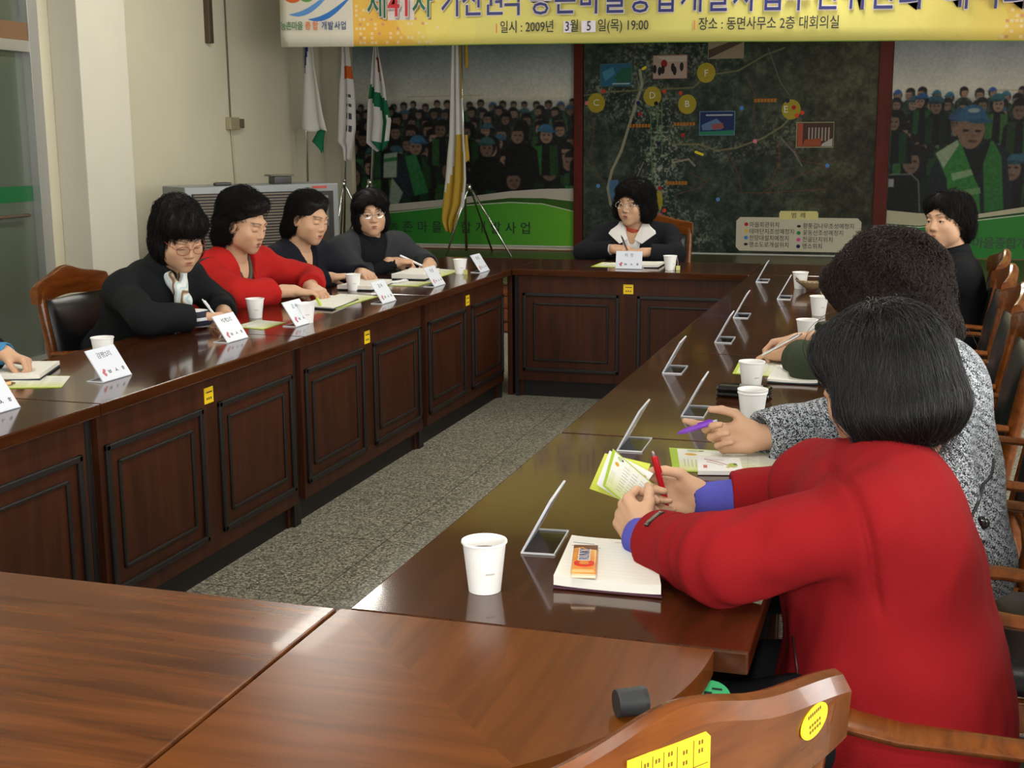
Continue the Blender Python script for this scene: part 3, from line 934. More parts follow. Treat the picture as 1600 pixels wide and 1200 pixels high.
# quarter-round corner unit, inner corner at (-.825, 1.735)
t = empty('corner_table', (-.822, 1.733, 0), 0, 'orange brown quarter-round corner table at the near end behind the front chair', 'table', 'dark wood conference tables')
def sector(a0, a1, R, inset=0.0, n=20):
    return [(0, 0)] + [(R * math.cos(a0 + (a1 - a0) * i / n), R * math.sin(a0 + (a1 - a0) * i / n)) for i in range(n + 1)]
W_CORN2 = wood('table_wood_orange_turned', (0.090, 0.0250, 0.0038, 1), (0.135, 0.0395, 0.0060, 1), 'y', 1.1, rough=.27, coat=.03, spec=.22)
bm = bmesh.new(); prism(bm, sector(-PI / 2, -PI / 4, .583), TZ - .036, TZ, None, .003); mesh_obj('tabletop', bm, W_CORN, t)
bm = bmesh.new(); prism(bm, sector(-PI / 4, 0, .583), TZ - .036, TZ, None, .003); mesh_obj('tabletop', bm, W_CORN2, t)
bm = bmesh.new()
for i in range(14):
    a, b_ = -PI / 2 + PI / 2 * i / 14, -PI / 2 + PI / 2 * (i + 1) / 14
    R0, R1 = .15, .165
    prism(bm, [(R0 * math.cos(a), R0 * math.sin(a)), (R1 * math.cos(a), R1 * math.sin(a)), (R1 * math.cos(b_), R1 * math.sin(b_)), (R0 * math.cos(b_), R0 * math.sin(b_))], .0, TZ - .036)
bmesh.ops.remove_doubles(bm, verts=bm.verts, dist=1e-5)
mesh_obj('curved_panel', bm, W_FRONT, t)

# green half-round sticker on the end panel of the right row
GREENS = mat('green_sticker', srgb(70, 190, 120), .5)
end_t = bpy.data.objects['conference_table.004']
bm = bmesh.new(); prism(bm, [(.030 * math.cos(a), .030 * math.sin(a)) for a in [2 * PI * i / 20 for i in range(20)]], 0, .001, frame_M((-.245, 1.768, .648), (1, 0, 0), (0, 0, 1)))
box(bm, (-.245, 1.7662, .664), (-.23, 1.767, .667)); box(bm, (-.245, 1.7662, .652), (-.256, 1.767, .66))
for f in bm.faces:
    if f.calc_center_median().y < 1.7669: f.material_index = 1
o = mesh_obj('green_sticker', bm, [GREENS, INK], None); o.parent = end_t; o.matrix_parent_inverse = Matrix.LocRotScale(end_t.location, end_t.rotation_euler, None).inverted()

# ------------------------------------------------------------------ chairs
def make_chair(loc, rz, label):
    """origin on the floor under the seat centre, facing +y"""
    t = empty('armchair', loc, rz, label, 'chair', 'wooden armchairs with black leather pads')
    bm = bmesh.new(); box(bm, (-.225, -.215, .385), (.225, .235, .462), .028, 3); mesh_obj('seat_cushion', bm, LEATHER, t, auto=50)
    bm = bmesh.new()
    box(bm, (-.24, .205, .325), (.24, .235, .39), .006); box(bm, (-.24, -.235, .325), (.24, -.205, .39), .006)
    box(bm, (-.24, -.235, .325), (-.21, .235, .39), .006); box(bm, (.21, -.235, .325), (.24, .235, .39), .006)
    mesh_obj('seat_frame', bm, W_CHAIR, t, auto=40)
    back = lambda z: -.225 - .10 * max(0, (z - .42)) / .58            # rake of the back
    for s in (-1, 1):
        bm = bmesh.new()
        b2 = [(s * .225, -.245 - .05 * (1 - z / .42) if z < .42 else back(z), z) for z in (0, .2, .42, .6, .8, .90)]
        tube(bm, b2, [.02, .021, .023, .022, .020, .019], 8, flat=.021)
        mesh_obj('back_post', bm, W_CHAIR, t, auto=50)
        bm = bmesh.new(); tube(bm, [(s * .225, .222, 0), (s * .225, .222, .38), (s * .252, .205, .52), (s * .257, .19, .655)], [.017, .022, .02, .018], 8); mesh_obj('front_leg', bm, W_CHAIR, t, auto=50)
        bm = bmesh.new(); tube(bm, [(s * .248, -.245, .640), (s * .245, -.1, .648), (s * .268, .08, .660), (s * .245, .20, .668), (s * .255, .255, .655)], [.02, .024, .028, .03, .022], 10, flat=.016); mesh_obj('armrest', bm, W_CHAIR, t, auto=60)
    # crest rail: camel-backed outline, bowed in plan
    bm = bmesh.new()
    n = 28
    th = .034
    def bow(x): return -.018 + .060 * (x / .245) ** 2 * .6
    def topz(x):
        u = abs(x) / .245
        return .938 + .030 * math.exp(-(u / .36) ** 2) - .020 * u ** 3
    def botz(x): return .838 + .012 * math.exp(-(x / .12) ** 2)
    rows = []
    for i in range(n + 1):
        x = -.245 + .524 * i / n
        y0 = back(.94) + bow(x)
        zt, zb = topz(x), botz(x)
        prof = [(y0 - th / 2, zb), (y0 - th / 2 - .004, zt - .018), (y0 - th / 2 + .008, zt - .003), (y0 + .002, zt), (y0 + th / 2 - .006, zt - .004), (y0 + th / 2, zt - .018), (y0 + th / 2 - .002, zb)]
        rows.append([bm.verts.new((x, a, b_)) for a, b_ in prof])
    for a, b_ in zip(rows, rows[1:]):
        for k_ in range(7):
            j = (k_ + 1) % 7
            bm.faces.new((a[k_], a[j], b_[j], b_[k_]))
    bm.faces.new(rows[0]); bm.faces.new(list(reversed(rows[-1])))
    bmesh.ops.bevel(bm, geom=[e for e in bm.edges if len(e.link_faces) == 2 and e.calc_face_angle(0) > 1.2], offset=.004, segments=2, affect='EDGES')
    mesh_obj('crest_rail', bm, W_CHAIR, t, auto=32)
    # padded back, upholstered front and rear
    bm = bmesh.new()
    for s0, s1, dy in ((.486, .842, 0),):
        vs_ = []
        for j in range(9):
            z = s0 + (s1 - s0) * j / 8
            row = []
            for i in range(9):
                u = -1 + 2 * i / 8; v = -1 + 2 * j / 8
                bul = .030 * (1 - u ** 4) * (1 - v ** 4)
                row.append((u * .200, back(z) + .6 * bow(u * .200), z, bul))
            vs_.append(row)
        for sg in (1, -1):
            g = [[bm.verts.new((x, y + sg * (.008 + (b_ if sg > 0 else b_ * .35)), z)) for (x, y, z, b_) in row] for row in vs_]
            for j in range(8):
                for i in range(8):
                    bm.faces.new((g[j][i], g[j][i + 1], g[j + 1][i + 1], g[j + 1][i]))
            if sg > 0: gf = g
            else: gb = g
        rim = lambda g: [g[0][i] for i in range(9)] + [g[j][8] for j in range(1, 9)] + [g[8][i] for i in range(7, -1, -1)] + [g[j][0] for j in range(7, 0, -1)]
        A, B_ = rim(gf), rim(gb)
        for i in range(len(A)):
            j = (i + 1) % len(A); bm.faces.new((A[i], A[j], B_[j], B_[i]))
    bp = mesh_obj('back_pad', bm, LEATHER, t, smooth=True)
    # lower rail and upholstery studs
    bm = bmesh.new(); tube(bm, [(-.225, back(.47), .47), (0, back(.47) - .012, .47), (.225, back(.47), .47)], .018, 8, flat=.024); mesh_obj('lower_rail', bm, W_CHAIR, t, smooth=True)
    bm = bmesh.new()
    for s in (-1, 1):
        for z in (.52, .815):
            lathe(bm, [(.010, 0), (.009, .003), (.004, .006)], 10, Matrix.Translation((s * .17, back(z) - .018, z)) @ Matrix.Rotation(PI / 2, 4, 'X'))
    mesh_obj('stud', bm, mat('stud_metal', (.10, .10, .11), .35, metal=.8), bp, smooth=True)
    for s in (-1, 1):
        bm = bmesh.new(); tube(bm, [(s * .225, -.27, .16), (s * .225, .222, .16)], .011, 8); mesh_obj('stretcher', bm, W_CHAIR, t, smooth=True)
    return t

chair0 = make_chair((-.447, 1.255, 0), 0.0, 'wooden armchair in the front with two yellow stickers on its crest rail')
chair0.rotation_euler = (0, 0, math.radians(54))
CHAIRS = [
    ((-3.10, 2.95), -PI / 2, 'armchair at the left edge behind the person in the blue sleeve'),
    ((-2.97, 4.47), -PI / 2 + .06, 'armchair with peaked crest rail and black leather back behind the scarf wearer'),
    ((-3.02, 5.28), -PI / 2, 'armchair under the person in the bright red jacket with black piping'),
    ((-3.05, 5.97), -PI / 2, 'armchair under the person in the navy suit with a round brooch'),
    ((-3.05, 6.72), -PI / 2, 'armchair under the bespectacled person in a grey jacket'),
    ((-1.60, 8.05), PI, 'armchair at the far table, its wooden post beside the white collared person'),
    ((.10, 1.97), PI / 2, 'armchair under the person in the red coat'),
    ((.10, 2.72), PI / 2, 'armchair with black leather back beside the person in tweed'),
    ((.08, 3.40), PI / 2, 'armchair of the right row beyond the tweed sitter'),
    ((.05, 4.05), PI / 2, 'armchair under the person in the green sleeve'),
    ((.05, 4.70), PI / 2, 'empty armchair of the right row beyond the green sleeve sitter'),
    ((.06, 5.40), PI / 2, 'armchair of the right row just before the person in black turtleneck'),
    ((.08, 6.10), PI / 2, 'armchair under the person in a black turtleneck by the right crowd poster'),
]
chairs = []
for (xy, rz, lab) in CHAIRS:
    c = copy_tree(chair0)
    c.location = (xy[0], xy[1], 0); c.rotation_euler = (0, 0, rz); c['label'] = lab
    chairs.append(c)

# stickers on the front chair's crest rail (rear face, towards the camera)
cr = [o for o in chair0.children if o.name.startswith('crest_rail')][0]
def rail_y(x, z): return -.225 - .10 * (.52) / .58 - .018 + .060 * (x / .245) ** 2 * .6 - .0195
YELB = mat('yellow_label', srgb(252, 214, 40), .5); LBLUE = mat('label_blue', srgb(150, 190, 210), .5); CREAM = mat('label_edge', srgb(250, 240, 170), .5); LABINK = mat('label_ink', srgb(110, 84, 20), .6)
RMX = Matrix.Rotation(PI / 2, 4, 'X')
xs0, xs1 = -.052, .046
ang = math.atan2(rail_y(xs1, 0) - rail_y(xs0, 0), xs1 - xs0)
ML = Matrix.Translation(((xs0 + xs1) / 2 - .024, max(rail_y(xs0, 0), rail_y(xs1, 0)) - .0020, .890)) @ Matrix.Rotation(ang, 4, 'Z') @ RMX
bm = bmesh.new(); prism(bm, [(-.049, -.058), (.049, -.058), (.049, .046), (.043, .052), (-.049, .052)], -.0005, .0012, ML); lab = mesh_obj('inventory_label', bm, YELB, cr)
bm = bmesh.new()
for x in (-.034, -.021, -.008, .008, .028):
    prism(bm, [(x - .0004, -.056), (x + .0004, -.056), (x + .0004, .048), (x - .0004, .048)], .0012, .0016, ML)
for z in (.022, .004, -.012, -.028, -.044):
    prism(bm, [(-.008, z - .0004), (.046, z - .0004), (.046, z + .0004), (-.008, z + .0004)], .0012, .0016, ML)
rr = random.Random(4)
for x, zs in ((-.042, (.040, .028)), (-.028, (.042, .034, .026, .018, .010)), (-.015, (.042, .032, .022)), (.0, (.044, .034, .014, -.002)), (.018, (.04, .03)), (.037, (.044, .036))):
    for z in zs:
        for d in (-.002, .0015):
            prism(bm, [(x + d - .001, z - .002), (x + d + .001, z - .002), (x + d + .001, z + .002), (x + d - .001, z + .002)], .0012, .0016, ML)
mesh_obj('label_print', bm, LABINK, lab)
bm = bmesh.new(); prism(bm, [(.012 * math.cos(a) - .001, .009 * math.sin(a) - .03) for a in [2 * PI * i / 16 for i in range(16)]], .0012, .0017, ML); mesh_obj('blue_stamp', bm, LBLUE, lab)
xc = .190
ang = math.atan2(rail_y(xc + .02, 0) - rail_y(xc - .02, 0), .04)
ME = Matrix.Translation((xc, rail_y(xc, 0) - .0012, .893)) @ Matrix.Rotation(ang, 4, 'Z') @ RMX @ Matrix.Rotation(.12, 4, 'Z')
bm = bmesh.new(); prism(bm, [(.027 * math.cos(a), .0165 * math.sin(a)) for a in [2 * PI * i / 28 for i in range(28)]], -.0005, .0012, ME); lab2 = mesh_obj('oval_sticker', bm, YELB, cr)
bm = bmesh.new()
for i in range(7):
    prism(bm, [(-.014 + i * .004, .008), (-.0115 + i * .004, .008), (-.0115 + i * .004, .0115), (-.014 + i * .004, .0115)], .0012, .0016, ME)
for i in range(5):
    for j in range(2):
        prism(bm, [(-.012 + i * .005, -.003 - j * .006), (-.009 + i * .005, -.003 - j * .006), (-.009 + i * .005, .0 - j * .006), (-.012 + i * .005, .0 - j * .006)], .0012, .0016, ME)
mesh_obj('sticker_print', bm, LABINK, lab2)
# ------------------------------------------------------------------ smooth solids: signed distance fields meshed with surface nets
f32 = np.float32
def A3(v): return np.array(v, f32)
def nrm(v):
    v = np.array(v, float)
    return v / (np.linalg.norm(v) + 1e-12)

def rcone(a, b, ra, rb):
    a, b = A3(a), A3(b)
    ba = b - a
    L2 = float(ba @ ba) + 1e-9
    r = max(ra, rb)
    def f(p):
        t = np.clip(((p - a) @ ba) / L2, 0, 1)
        return np.linalg.norm(p - a - t[:, None] * ba, axis=1) - (ra + (rb - ra) * t)
    f.lo, f.hi = np.minimum(a, b) - r, np.maximum(a, b) + r
    return f

def ellip(c, rad, R=None):
    c = A3(c); rad = A3(rad)
    R = np.eye(3, dtype=f32) if R is None else np.array(R, f32)      # columns are the axes
    def f(p):
        q = (p - c) @ R
        k0 = np.linalg.norm(q / rad, axis=1)
        k1 = np.linalg.norm(q / (rad * rad), axis=1)
        return np.where(k1 > 1e-6, k0 * (k0 - 1) / np.maximum(k1, 1e-6), -rad.min())
    e = np.sqrt(((R * rad) ** 2).sum(1))
    f.lo, f.hi = c - e, c + e
    return f

def slab(c, half, R, r=0.004):
    """rounded box"""
    c = A3(c); half = A3(half); R = np.array(R, f32)
    def f(p):
        q = np.abs((p - c) @ R) - (half - r)
        return np.linalg.norm(np.maximum(q, 0), axis=1) + np.minimum(q.max(1), 0) - r
    e = np.abs(R) @ half
    f.lo, f.hi = c - e, c + e
    return f

def smin(a, b, k):
    if k <= 0: return np.minimum(a, b)
    h = np.maximum(k - np.abs(a - b), 0) / k
    return np.minimum(a, b) - h * h * k * .25
def smax(a, b, k): return -smin(-a, -b, k)

class Field:
    """ordered list of (op, prim, k); 'u' joins, 's' cuts away, 'i' keeps the inside of"""
    def __init__(s): s.items = []; s.noise = None
    def u(s, p, k=.02): s.items.append(('u', p, k)); return s
    def s(s_, p, k=.01): s_.items.append(('s', p, k)); return s_
    def i(s, p, k=.01): s.items.append(('i', p, k)); return s
    def bounds(s):
        lo = np.min([p.lo for o, p, k in s.items if o == 'u'], 0); hi = np.max([p.hi for o, p, k in s.items if o == 'u'], 0)
        return lo, hi
    def __call__(s, p):
        d = None
        for o, q, k in s.items:
            v = q(p)
            if d is None: d = v
            elif o == 'u': d = smin(d, v, k)
            elif o == 's': d = smax(d, -v, k)
            else: d = smax(d, v, k)
        if s.noise is not None: d = d + s.noise(p)
        return d

def wrinkle(amp, freq, seed, n=7, stretch=(1, 1, 1)):
    r = np.random.default_rng(seed)
    K = (r.normal(size=(n, 3)) * freq * np.array(stretch)).astype(f32); ph = r.random(n).astype(f32) * 6.28
    def f(p):
        w = np.sin(p @ K.T * .5 + ph)
        q = p + (amp * 2) * np.stack([w[:, 0], w[:, 1], w[:, 2]], 1)
        return amp * np.sin(q @ K.T + ph).sum(1) / n ** .5
    return f

def surface_nets(f, lo, hi, vox):
    lo = np.array(lo, float) - vox * 2.5; hi = np.array(hi, float) + vox * 2.5
    B = 8
    nb = np.maximum(1, np.ceil((hi - lo) / (vox * B)).astype(int))
    n = nb * B + 1
    V = np.ones(n, f32)
    g = [lo[i] + (np.arange(nb[i]) + .5) * vox * B for i in range(3)]
    cx = np.stack(np.meshgrid(*g, indexing='ij'), -1).reshape(-1, 3).astype(f32)
    dc = f(cx)
    act = np.abs(dc) < vox * B * .87 * 1.7
    ii = np.stack(np.meshgrid(*[np.arange(k) for k in nb], indexing='ij'), -1).reshape(-1, 3)
    ax = np.arange(B + 1)
    loc = np.stack(np.meshgrid(ax, ax, ax, indexing='ij'), -1).reshape(-1, 3)
    neg = ~act & (dc < 0)
    for b in ii[neg]:
        V[b[0] * B:b[0] * B + B + 1, b[1] * B:b[1] * B + B + 1, b[2] * B:b[2] * B + B + 1] = -1
    ab = ii[act]
    for s in range(0, len(ab), 200):
        blk = ab[s:s + 200]
        idx = (blk[:, None, :] * B + loc[None]).reshape(-1, 3)
        V[idx[:, 0], idx[:, 1], idx[:, 2]] = f((lo + idx * vox).astype(f32))
    ins = V < 0
    c = np.zeros(n - 1, np.int8)
    for dx in (0, 1):
        for dy in (0, 1):
            for dz in (0, 1):
                c += ins[dx:n[0] - 1 + dx, dy:n[1] - 1 + dy, dz:n[2] - 1 + dz]
    cells = np.argwhere((c > 0) & (c < 8))
    if len(cells) == 0: return np.zeros((0, 3)), np.zeros((0, 4), int)
    vid = -np.ones(n - 1, np.int64)
    vid[cells[:, 0], cells[:, 1], cells[:, 2]] = np.arange(len(cells))
    acc = np.zeros((len(cells), 3)); cnt = np.zeros(len(cells))
    corners = [(0, 0, 0), (1, 0, 0), (0, 1, 0), (1, 1, 0), (0, 0, 1), (1, 0, 1), (0, 1, 1), (1, 1, 1)]
    val = [V[cells[:, 0] + a, cells[:, 1] + b, cells[:, 2] + d] for a, b, d in corners]
    for i in range(8):
        for j in range(i + 1, 8):
            a, b = np.array(corners[i]), np.array(corners[j])
            if np.abs(a - b).sum() != 1: continue
            va, vb = val[i], val[j]
            x = (va < 0) != (vb < 0)
            t = np.where(x, va / np.where(np.abs(va - vb) < 1e-12, 1, va - vb), 0)
            acc += np.where(x[:, None], a + t[:, None] * (b - a), 0); cnt += x
    verts = lo + (cells + acc / np.maximum(cnt, 1)[:, None]) * vox
    faces = []
    for axis in range(3):
        o1, o2 = [(1, 2), (2, 0), (0, 1)][axis]
        sl0 = [slice(1, -1)] * 3; sl1 = [slice(1, -1)] * 3
        sl0[axis] = slice(0, -1); sl1[axis] = slice(1, None)
        a, b = ins[tuple(sl0)], ins[tuple(sl1)]
        for flip, m in ((False, a & ~b), (True, ~a & b)):
            e = np.argwhere(m)
            if len(e) == 0: continue
            off = np.ones(3, int); off[axis] = 0
            e = e + off
            d1 = np.zeros(3, int); d1[o1] = 1; d2 = np.zeros(3, int); d2[o2] = 1
            q = [e - d1 - d2, e - d2, e, e - d1]
            q = [vid[t_[:, 0], t_[:, 1], t_[:, 2]] for t_ in q]
            q = np.stack(q if not flip else q[::-1], 1)
            faces.append(q[(q >= 0).all(1)])
    return verts, np.concatenate(faces)

def relax(V, F, it=1, w=.5):
    """smooth a quad mesh a little"""
    for _ in range(it):
        s = np.zeros_like(V); c = np.zeros(len(V))
        for a, b in ((0, 1), (1, 2), (2, 3), (3, 0)):
            np.add.at(s, F[:, a], V[F[:, b]]); np.add.at(s, F[:, b], V[F[:, a]])
            np.add.at(c, F[:, a], 1); np.add.at(c, F[:, b], 1)
        V = V * (1 - w) + w * s / np.maximum(c, 1)[:, None]
    return V

def np_mesh(name, V, F, m, parent, origin=(0, 0, 0), col=None):
    me = bpy.data.meshes.new(name)
    V = np.asarray(V, np.float32) - np.array(origin, np.float32)
    me.vertices.add(len(V)); me.vertices.foreach_set('co', V.ravel())
    me.loops.add(len(F) * 4); me.loops.foreach_set('vertex_index', np.asarray(F, np.int32).ravel())
    me.polygons.add(len(F)); me.polygons.foreach_set('loop_start', np.arange(0, len(F) * 4, 4, dtype=np.int32))
    me.polygons.foreach_set('loop_total', np.full(len(F), 4, np.int32)) if False else None
    me.polygons.foreach_set('use_smooth', np.ones(len(F), bool))
    me.update(calc_edges=True)
    me.validate()
    me.materials.append(m)
    if col is not None:
        at = me.color_attributes.new('col', 'FLOAT_COLOR', 'POINT')
        at.data.foreach_set('color', np.concatenate([col, np.ones((len(col), 1))], 1).astype(np.float32).ravel())
    o = bpy.data.objects.new(name, me)
    return link(o, parent)
# ------------------------------------------------------------------ people
def skin_mat():
    m = bpy.data.materials.new('skin')
    m.use_nodes = True
    nt = m.node_tree
    b = nt.nodes['Principled BSDF']
    a = N(nt, 'ShaderNodeVertexColor'); a.layer_name = 'col'
    nt.links.new(a.outputs['Color'], b.inputs['Base Color'])
    b.inputs['Roughness'].default_value = .5
    b.inputs['Specular IOR Level'].default_value = .35
    b.inputs['Subsurface Weight'].default_value = 0.0
    return m
SKIN = skin_mat()
HAIRM = mat('hair_black', (.0055, .0045, .004), .6, spec=.25)
HAIRB = mat('hair_brown', (.009, .0055, .004), .6, spec=.2)
STRANDS = mat('strands_black', (.0030, .0027, .0027), .42, spec=.40)
STRANDM = mat('strands_matte', (.0062, .0052, .0048), .7, spec=.15)
STRANDB = mat('strands_brown', (.0135, .0075, .0052), .5, spec=.3)
EYEW = mat('eye_white', (.55, .50, .46), .25); IRIS = mat('iris', (.012, .007, .005), .15)

def fabric(name, col, bump=.35, scale=350, rough=.9, sheen=.0):
    return mat(name, col, rough, sheen=sheen, bump=bump, bscale=scale, spec=.14)

def axes(f, up):
    """columns: lateral right, forward, up"""
    f = nrm(f); up = np.array(up, float); r = nrm(np.cross(f, up)); u = np.cross(r, f)
    return np.stack([r, f, u], 1)

def head_frame(yaw, pitch, roll=0.0):
    y, p, r = map(math.radians, (yaw, pitch, roll))
    f = np.array([math.cos(y) * math.cos(p), math.sin(y) * math.cos(p), -math.sin(p)])
    R = axes(f, (0, 0, 1))
    c, s = math.cos(r), math.sin(r)
    return R @ np.array([[c, 0, s], [0, 1, 0], [-s, 0, c]])

class Head:
    def __init__(s, c, yaw, pitch, roll=0, sc=1.0):
        s.c = np.array(c, float); s.R = head_frame(yaw, pitch, roll); s.sc = sc
    def w(s, x, y, z): return s.c + s.R @ (np.array([x, y, z]) * s.sc)
    def loc(s, p): return ((p - s.c) @ s.R) / s.sc
    def E(s, c, rad): return ellip(s.w(*c), np.array(rad) * s.sc, s.R)
    def C(s, a, b, ra, rb): return rcone(s.w(*a), s.w(*b), ra * s.sc, rb * s.sc)

def head_field(F, h, open_=1.0, mouth=0.0, jaw=1.0):
    F.u(h.E((0, -.012, .034), (.074, .094, .086)), .02)
    F.u(h.E((0, .024, -.022), (.066 * jaw, .072, .080)), .03)
    F.u(h.E((0, .030, -.066), (.054 * jaw, .056, .044)), .03)
    F.u(h.E((0, .068, -.098), (.024, .020, .018)), .028)
    for s in (-1, 1):
        F.u(h.E((s * .041 * jaw, .056, -.026), (.026, .027, .024)), .028)        # cheek
        F.u(h.E((s * .022, .0855, .031), (.026, .010, .009)), .022)              # brow
        F.u(h.E((s * .046 * jaw, .026, -.058), (.024, .032, .030)), .028)
    F.u(h.C((0, .0925, .010), (0, .1035, -.026), .0070, .0105), .016)             # nose
    for s in (-1, 1):
        F.u(h.E((s * .0110, .0965, -.031), (.0080, .009, .0070)), .008)
        F.s(h.E((s * .0062, .1035, -.0395), (.0034, .005, .0036)), .003)
        F.s(h.E((s * .0315, .1045, .007), (.016, .0125, .0095)), .016)            # eye hollow
        F.u(h.E((s * .0315, .0800, .0055), (.0170, .0150, .0120)), .006)         # lids
        if open_ > 0:
            F.s(h.E((s * .0315, .0965, .0030), (.0135, .0075, .0047 * open_)), .002)
        F.u(h.E((s * .076, -.006, -.008), (.010, .019, .031)), .008)             # ear
        F.s(h.E((s * .086, .000, -.008), (.006, .010, .018)), .006)
    F.u(h.E((0, .068, -.062), (.034, .022, .026)), .02)
    F.u(h.C((-.018, .0855, -.0635), (.018, .0855, -.0635), .005, .005), .014)
    F.u(h.C((-.0140, .0915, -.0590), (.0140, .0915, -.0590), .0046, .0046), .007)   # upper lip
    F.u(h.C((-.0130, .0910, -.0685 - mouth * .5), (.0130, .0910, -.0685 - mouth * .5), .0050, .0050), .007)
    F.s(h.E((0, .1025, -.0640 - mouth * .25), (.020, .012, .0010 + mouth * .45)), .003)

SKINC = np.array((.56, .33, .205)); LIPC = np.array((.33, .10, .085)); BROWC = np.array((.030, .020, .016))
def paint_head(h, V, col, skin, lip=LIPC, brow=True, open_=1.0, mouth=0.0):
    q = h.loc(V)
    near = (np.abs(q) < (.12, .15, .16)).all(1)
    def blob(c, rad, colr, amt, soft=.35):
        d = np.linalg.norm((q - np.array(c)) / np.array(rad), axis=1)
        w = (np.clip((1 - d) / soft, 0, 1) * amt * near)[:, None]
        col[:] = col * (1 - w) + np.array(colr) * w
    for s in (-1, 1):
        blob((s * .043, .075, -.03), (.026, .05, .024), skin * (1.04, .90, .87), .45, .9)
        if brow:
            for t in np.linspace(0, 1, 6):
                blob((s * (.016 + .032 * t), .098 - .018 * t, .0315 + .0045 * math.sin(t * 2.6)), (.0075, .02, .0048 - .0012 * t), BROWC, .8, .6)
        for t in np.linspace(-1, 1, 9):                                            # lash line
            blob((s * .0315 + t * .0140, .094 - .006 * abs(t), .0030 + (.0046 * open_ if open_ > 0 else -.0035) - .0035 * t * t), (.0038, .012, .0022), (.02, .014, .012), .85, .7)
    blob((0, .098, -.0592), (.0215, .02, .0050), lip, .9, .5)
    blob((0, .098, -.0700 - mouth * .5), (.0195, .02, .0062), lip * 1.12, .9, .5)
    blob((0, .098, -.0645 - mouth * .25), (.020, .02, .0017 + mouth * .4), lip * .30, .9, .5)
    for s in (-1, 1):
        blob((s * .0062, .1035, -.0395), (.0045, .006, .0036), skin * .25, .8, .6)

def hand_field(F, w, f, n, side, curls, thumb=((.72, .62, -.30), (.85, .15, -.45), (.9, -.1, -.4)), spread=1.0, sc=.94, tips=None):
    """w wrist, f along the metacarpals, n out of the back of the hand; side 'L' or 'R'"""
    w = np.array(w, float); f = nrm(f); n = np.array(n, float); n = nrm(n - f * (n @ f))
    t = np.cross(n, f) if side == 'R' else np.cross(f, n)                         # towards the thumb
    P = lambda a, b, c: w + (f * a + t * b + n * c) * sc
    R = np.stack([f, t, n], 1)
    F.u(rcone(P(-.055, 0, 0), P(.0, 0, 0), .0265 * sc, .0235 * sc), .02)
    F.u(ellip(P(.012, 0, -.001), np.array((.035, .026, .018)) * sc, R), .02)
    F.u(slab(P(.050, .000, 0), np.array((.040, .036, .0125)) * sc, R, .0115 * sc), .018)
    F.u(ellip(P(.030, .026, -.010), np.array((.032, .016, .013)) * sc, R), .014)   # ball of the thumb
    F.u(ellip(P(.040, -.026, -.007), np.array((.036, .012, .012)) * sc, R), .012)
    segs = [(.041, .026, .020), (.045, .030, .021), (.042, .028, .020), (.033, .021, .018)]
    ys = [.0285, .0095, -.0095, -.0275]; xs = [.086, .091, .087, .079]; rs = [.0092, .0096, .0091, .0080]
    nails = []
    for i in range(4):
        base = P(xs[i], ys[i], .001)
        F.u(rcone(P(.04, ys[i] * .75, .002), base, .0095 * sc, rs[i] * 1.06 * sc), .008)
        a = 0.0; p = base
        sp = spread * (.10, .03, -.04, -.12)[i]
        for j in range(3):
            a += math.radians(curls[i][j])
            d = nrm((f * math.cos(a) - n * math.sin(a)) + t * sp * math.cos(a))
            q = p + d * segs[i][j] * sc
            r0 = rs[i] * (1.0, .93, .86)[j] * sc; r1 = rs[i] * (.95, .88, .70)[j] * sc
            F.u(rcone(p, q, r0, r1), .0035 if j else .005)
            if j == 2: nails.append((q - d * .004 * sc + (n * math.cos(a) + f * math.sin(a)) * r1 * .75, .0062 * sc, d))
            p = q
        if tips is not None: tips.append(p)
    p = P(.022, .026, -.006)
    for j, (ln, r0, r1) in enumerate(((.043, .0135, .0108), (.032, .0108, .0098), (.026, .0100, .0078))):
        d = nrm(f * thumb[j][0] + t * thumb[j][1] + n * thumb[j][2])
        q = p + d * ln * sc
        F.u(rcone(p, q, r0 * sc, r1 * sc), .010 if j == 0 else .004)
        p = q
    nails.append((p - d * .004 * sc + n * .006 * sc, .0068 * sc, d))
    if tips is not None: tips.append(p)
    return nails

REST = [(18, 28, 16), (22, 32, 18), (26, 36, 20), (30, 38, 20)]
WRITE = [(42, 48, 22), (52, 55, 25), (64, 62, 30), (70, 62, 30)]
FIST = [(70, 80, 40), (74, 84, 42), (76, 84, 42), (78, 82, 40)]
WTHUMB = ((.80, .42, -.42), (.86, -.10, -.50), (.85, -.30, -.35))

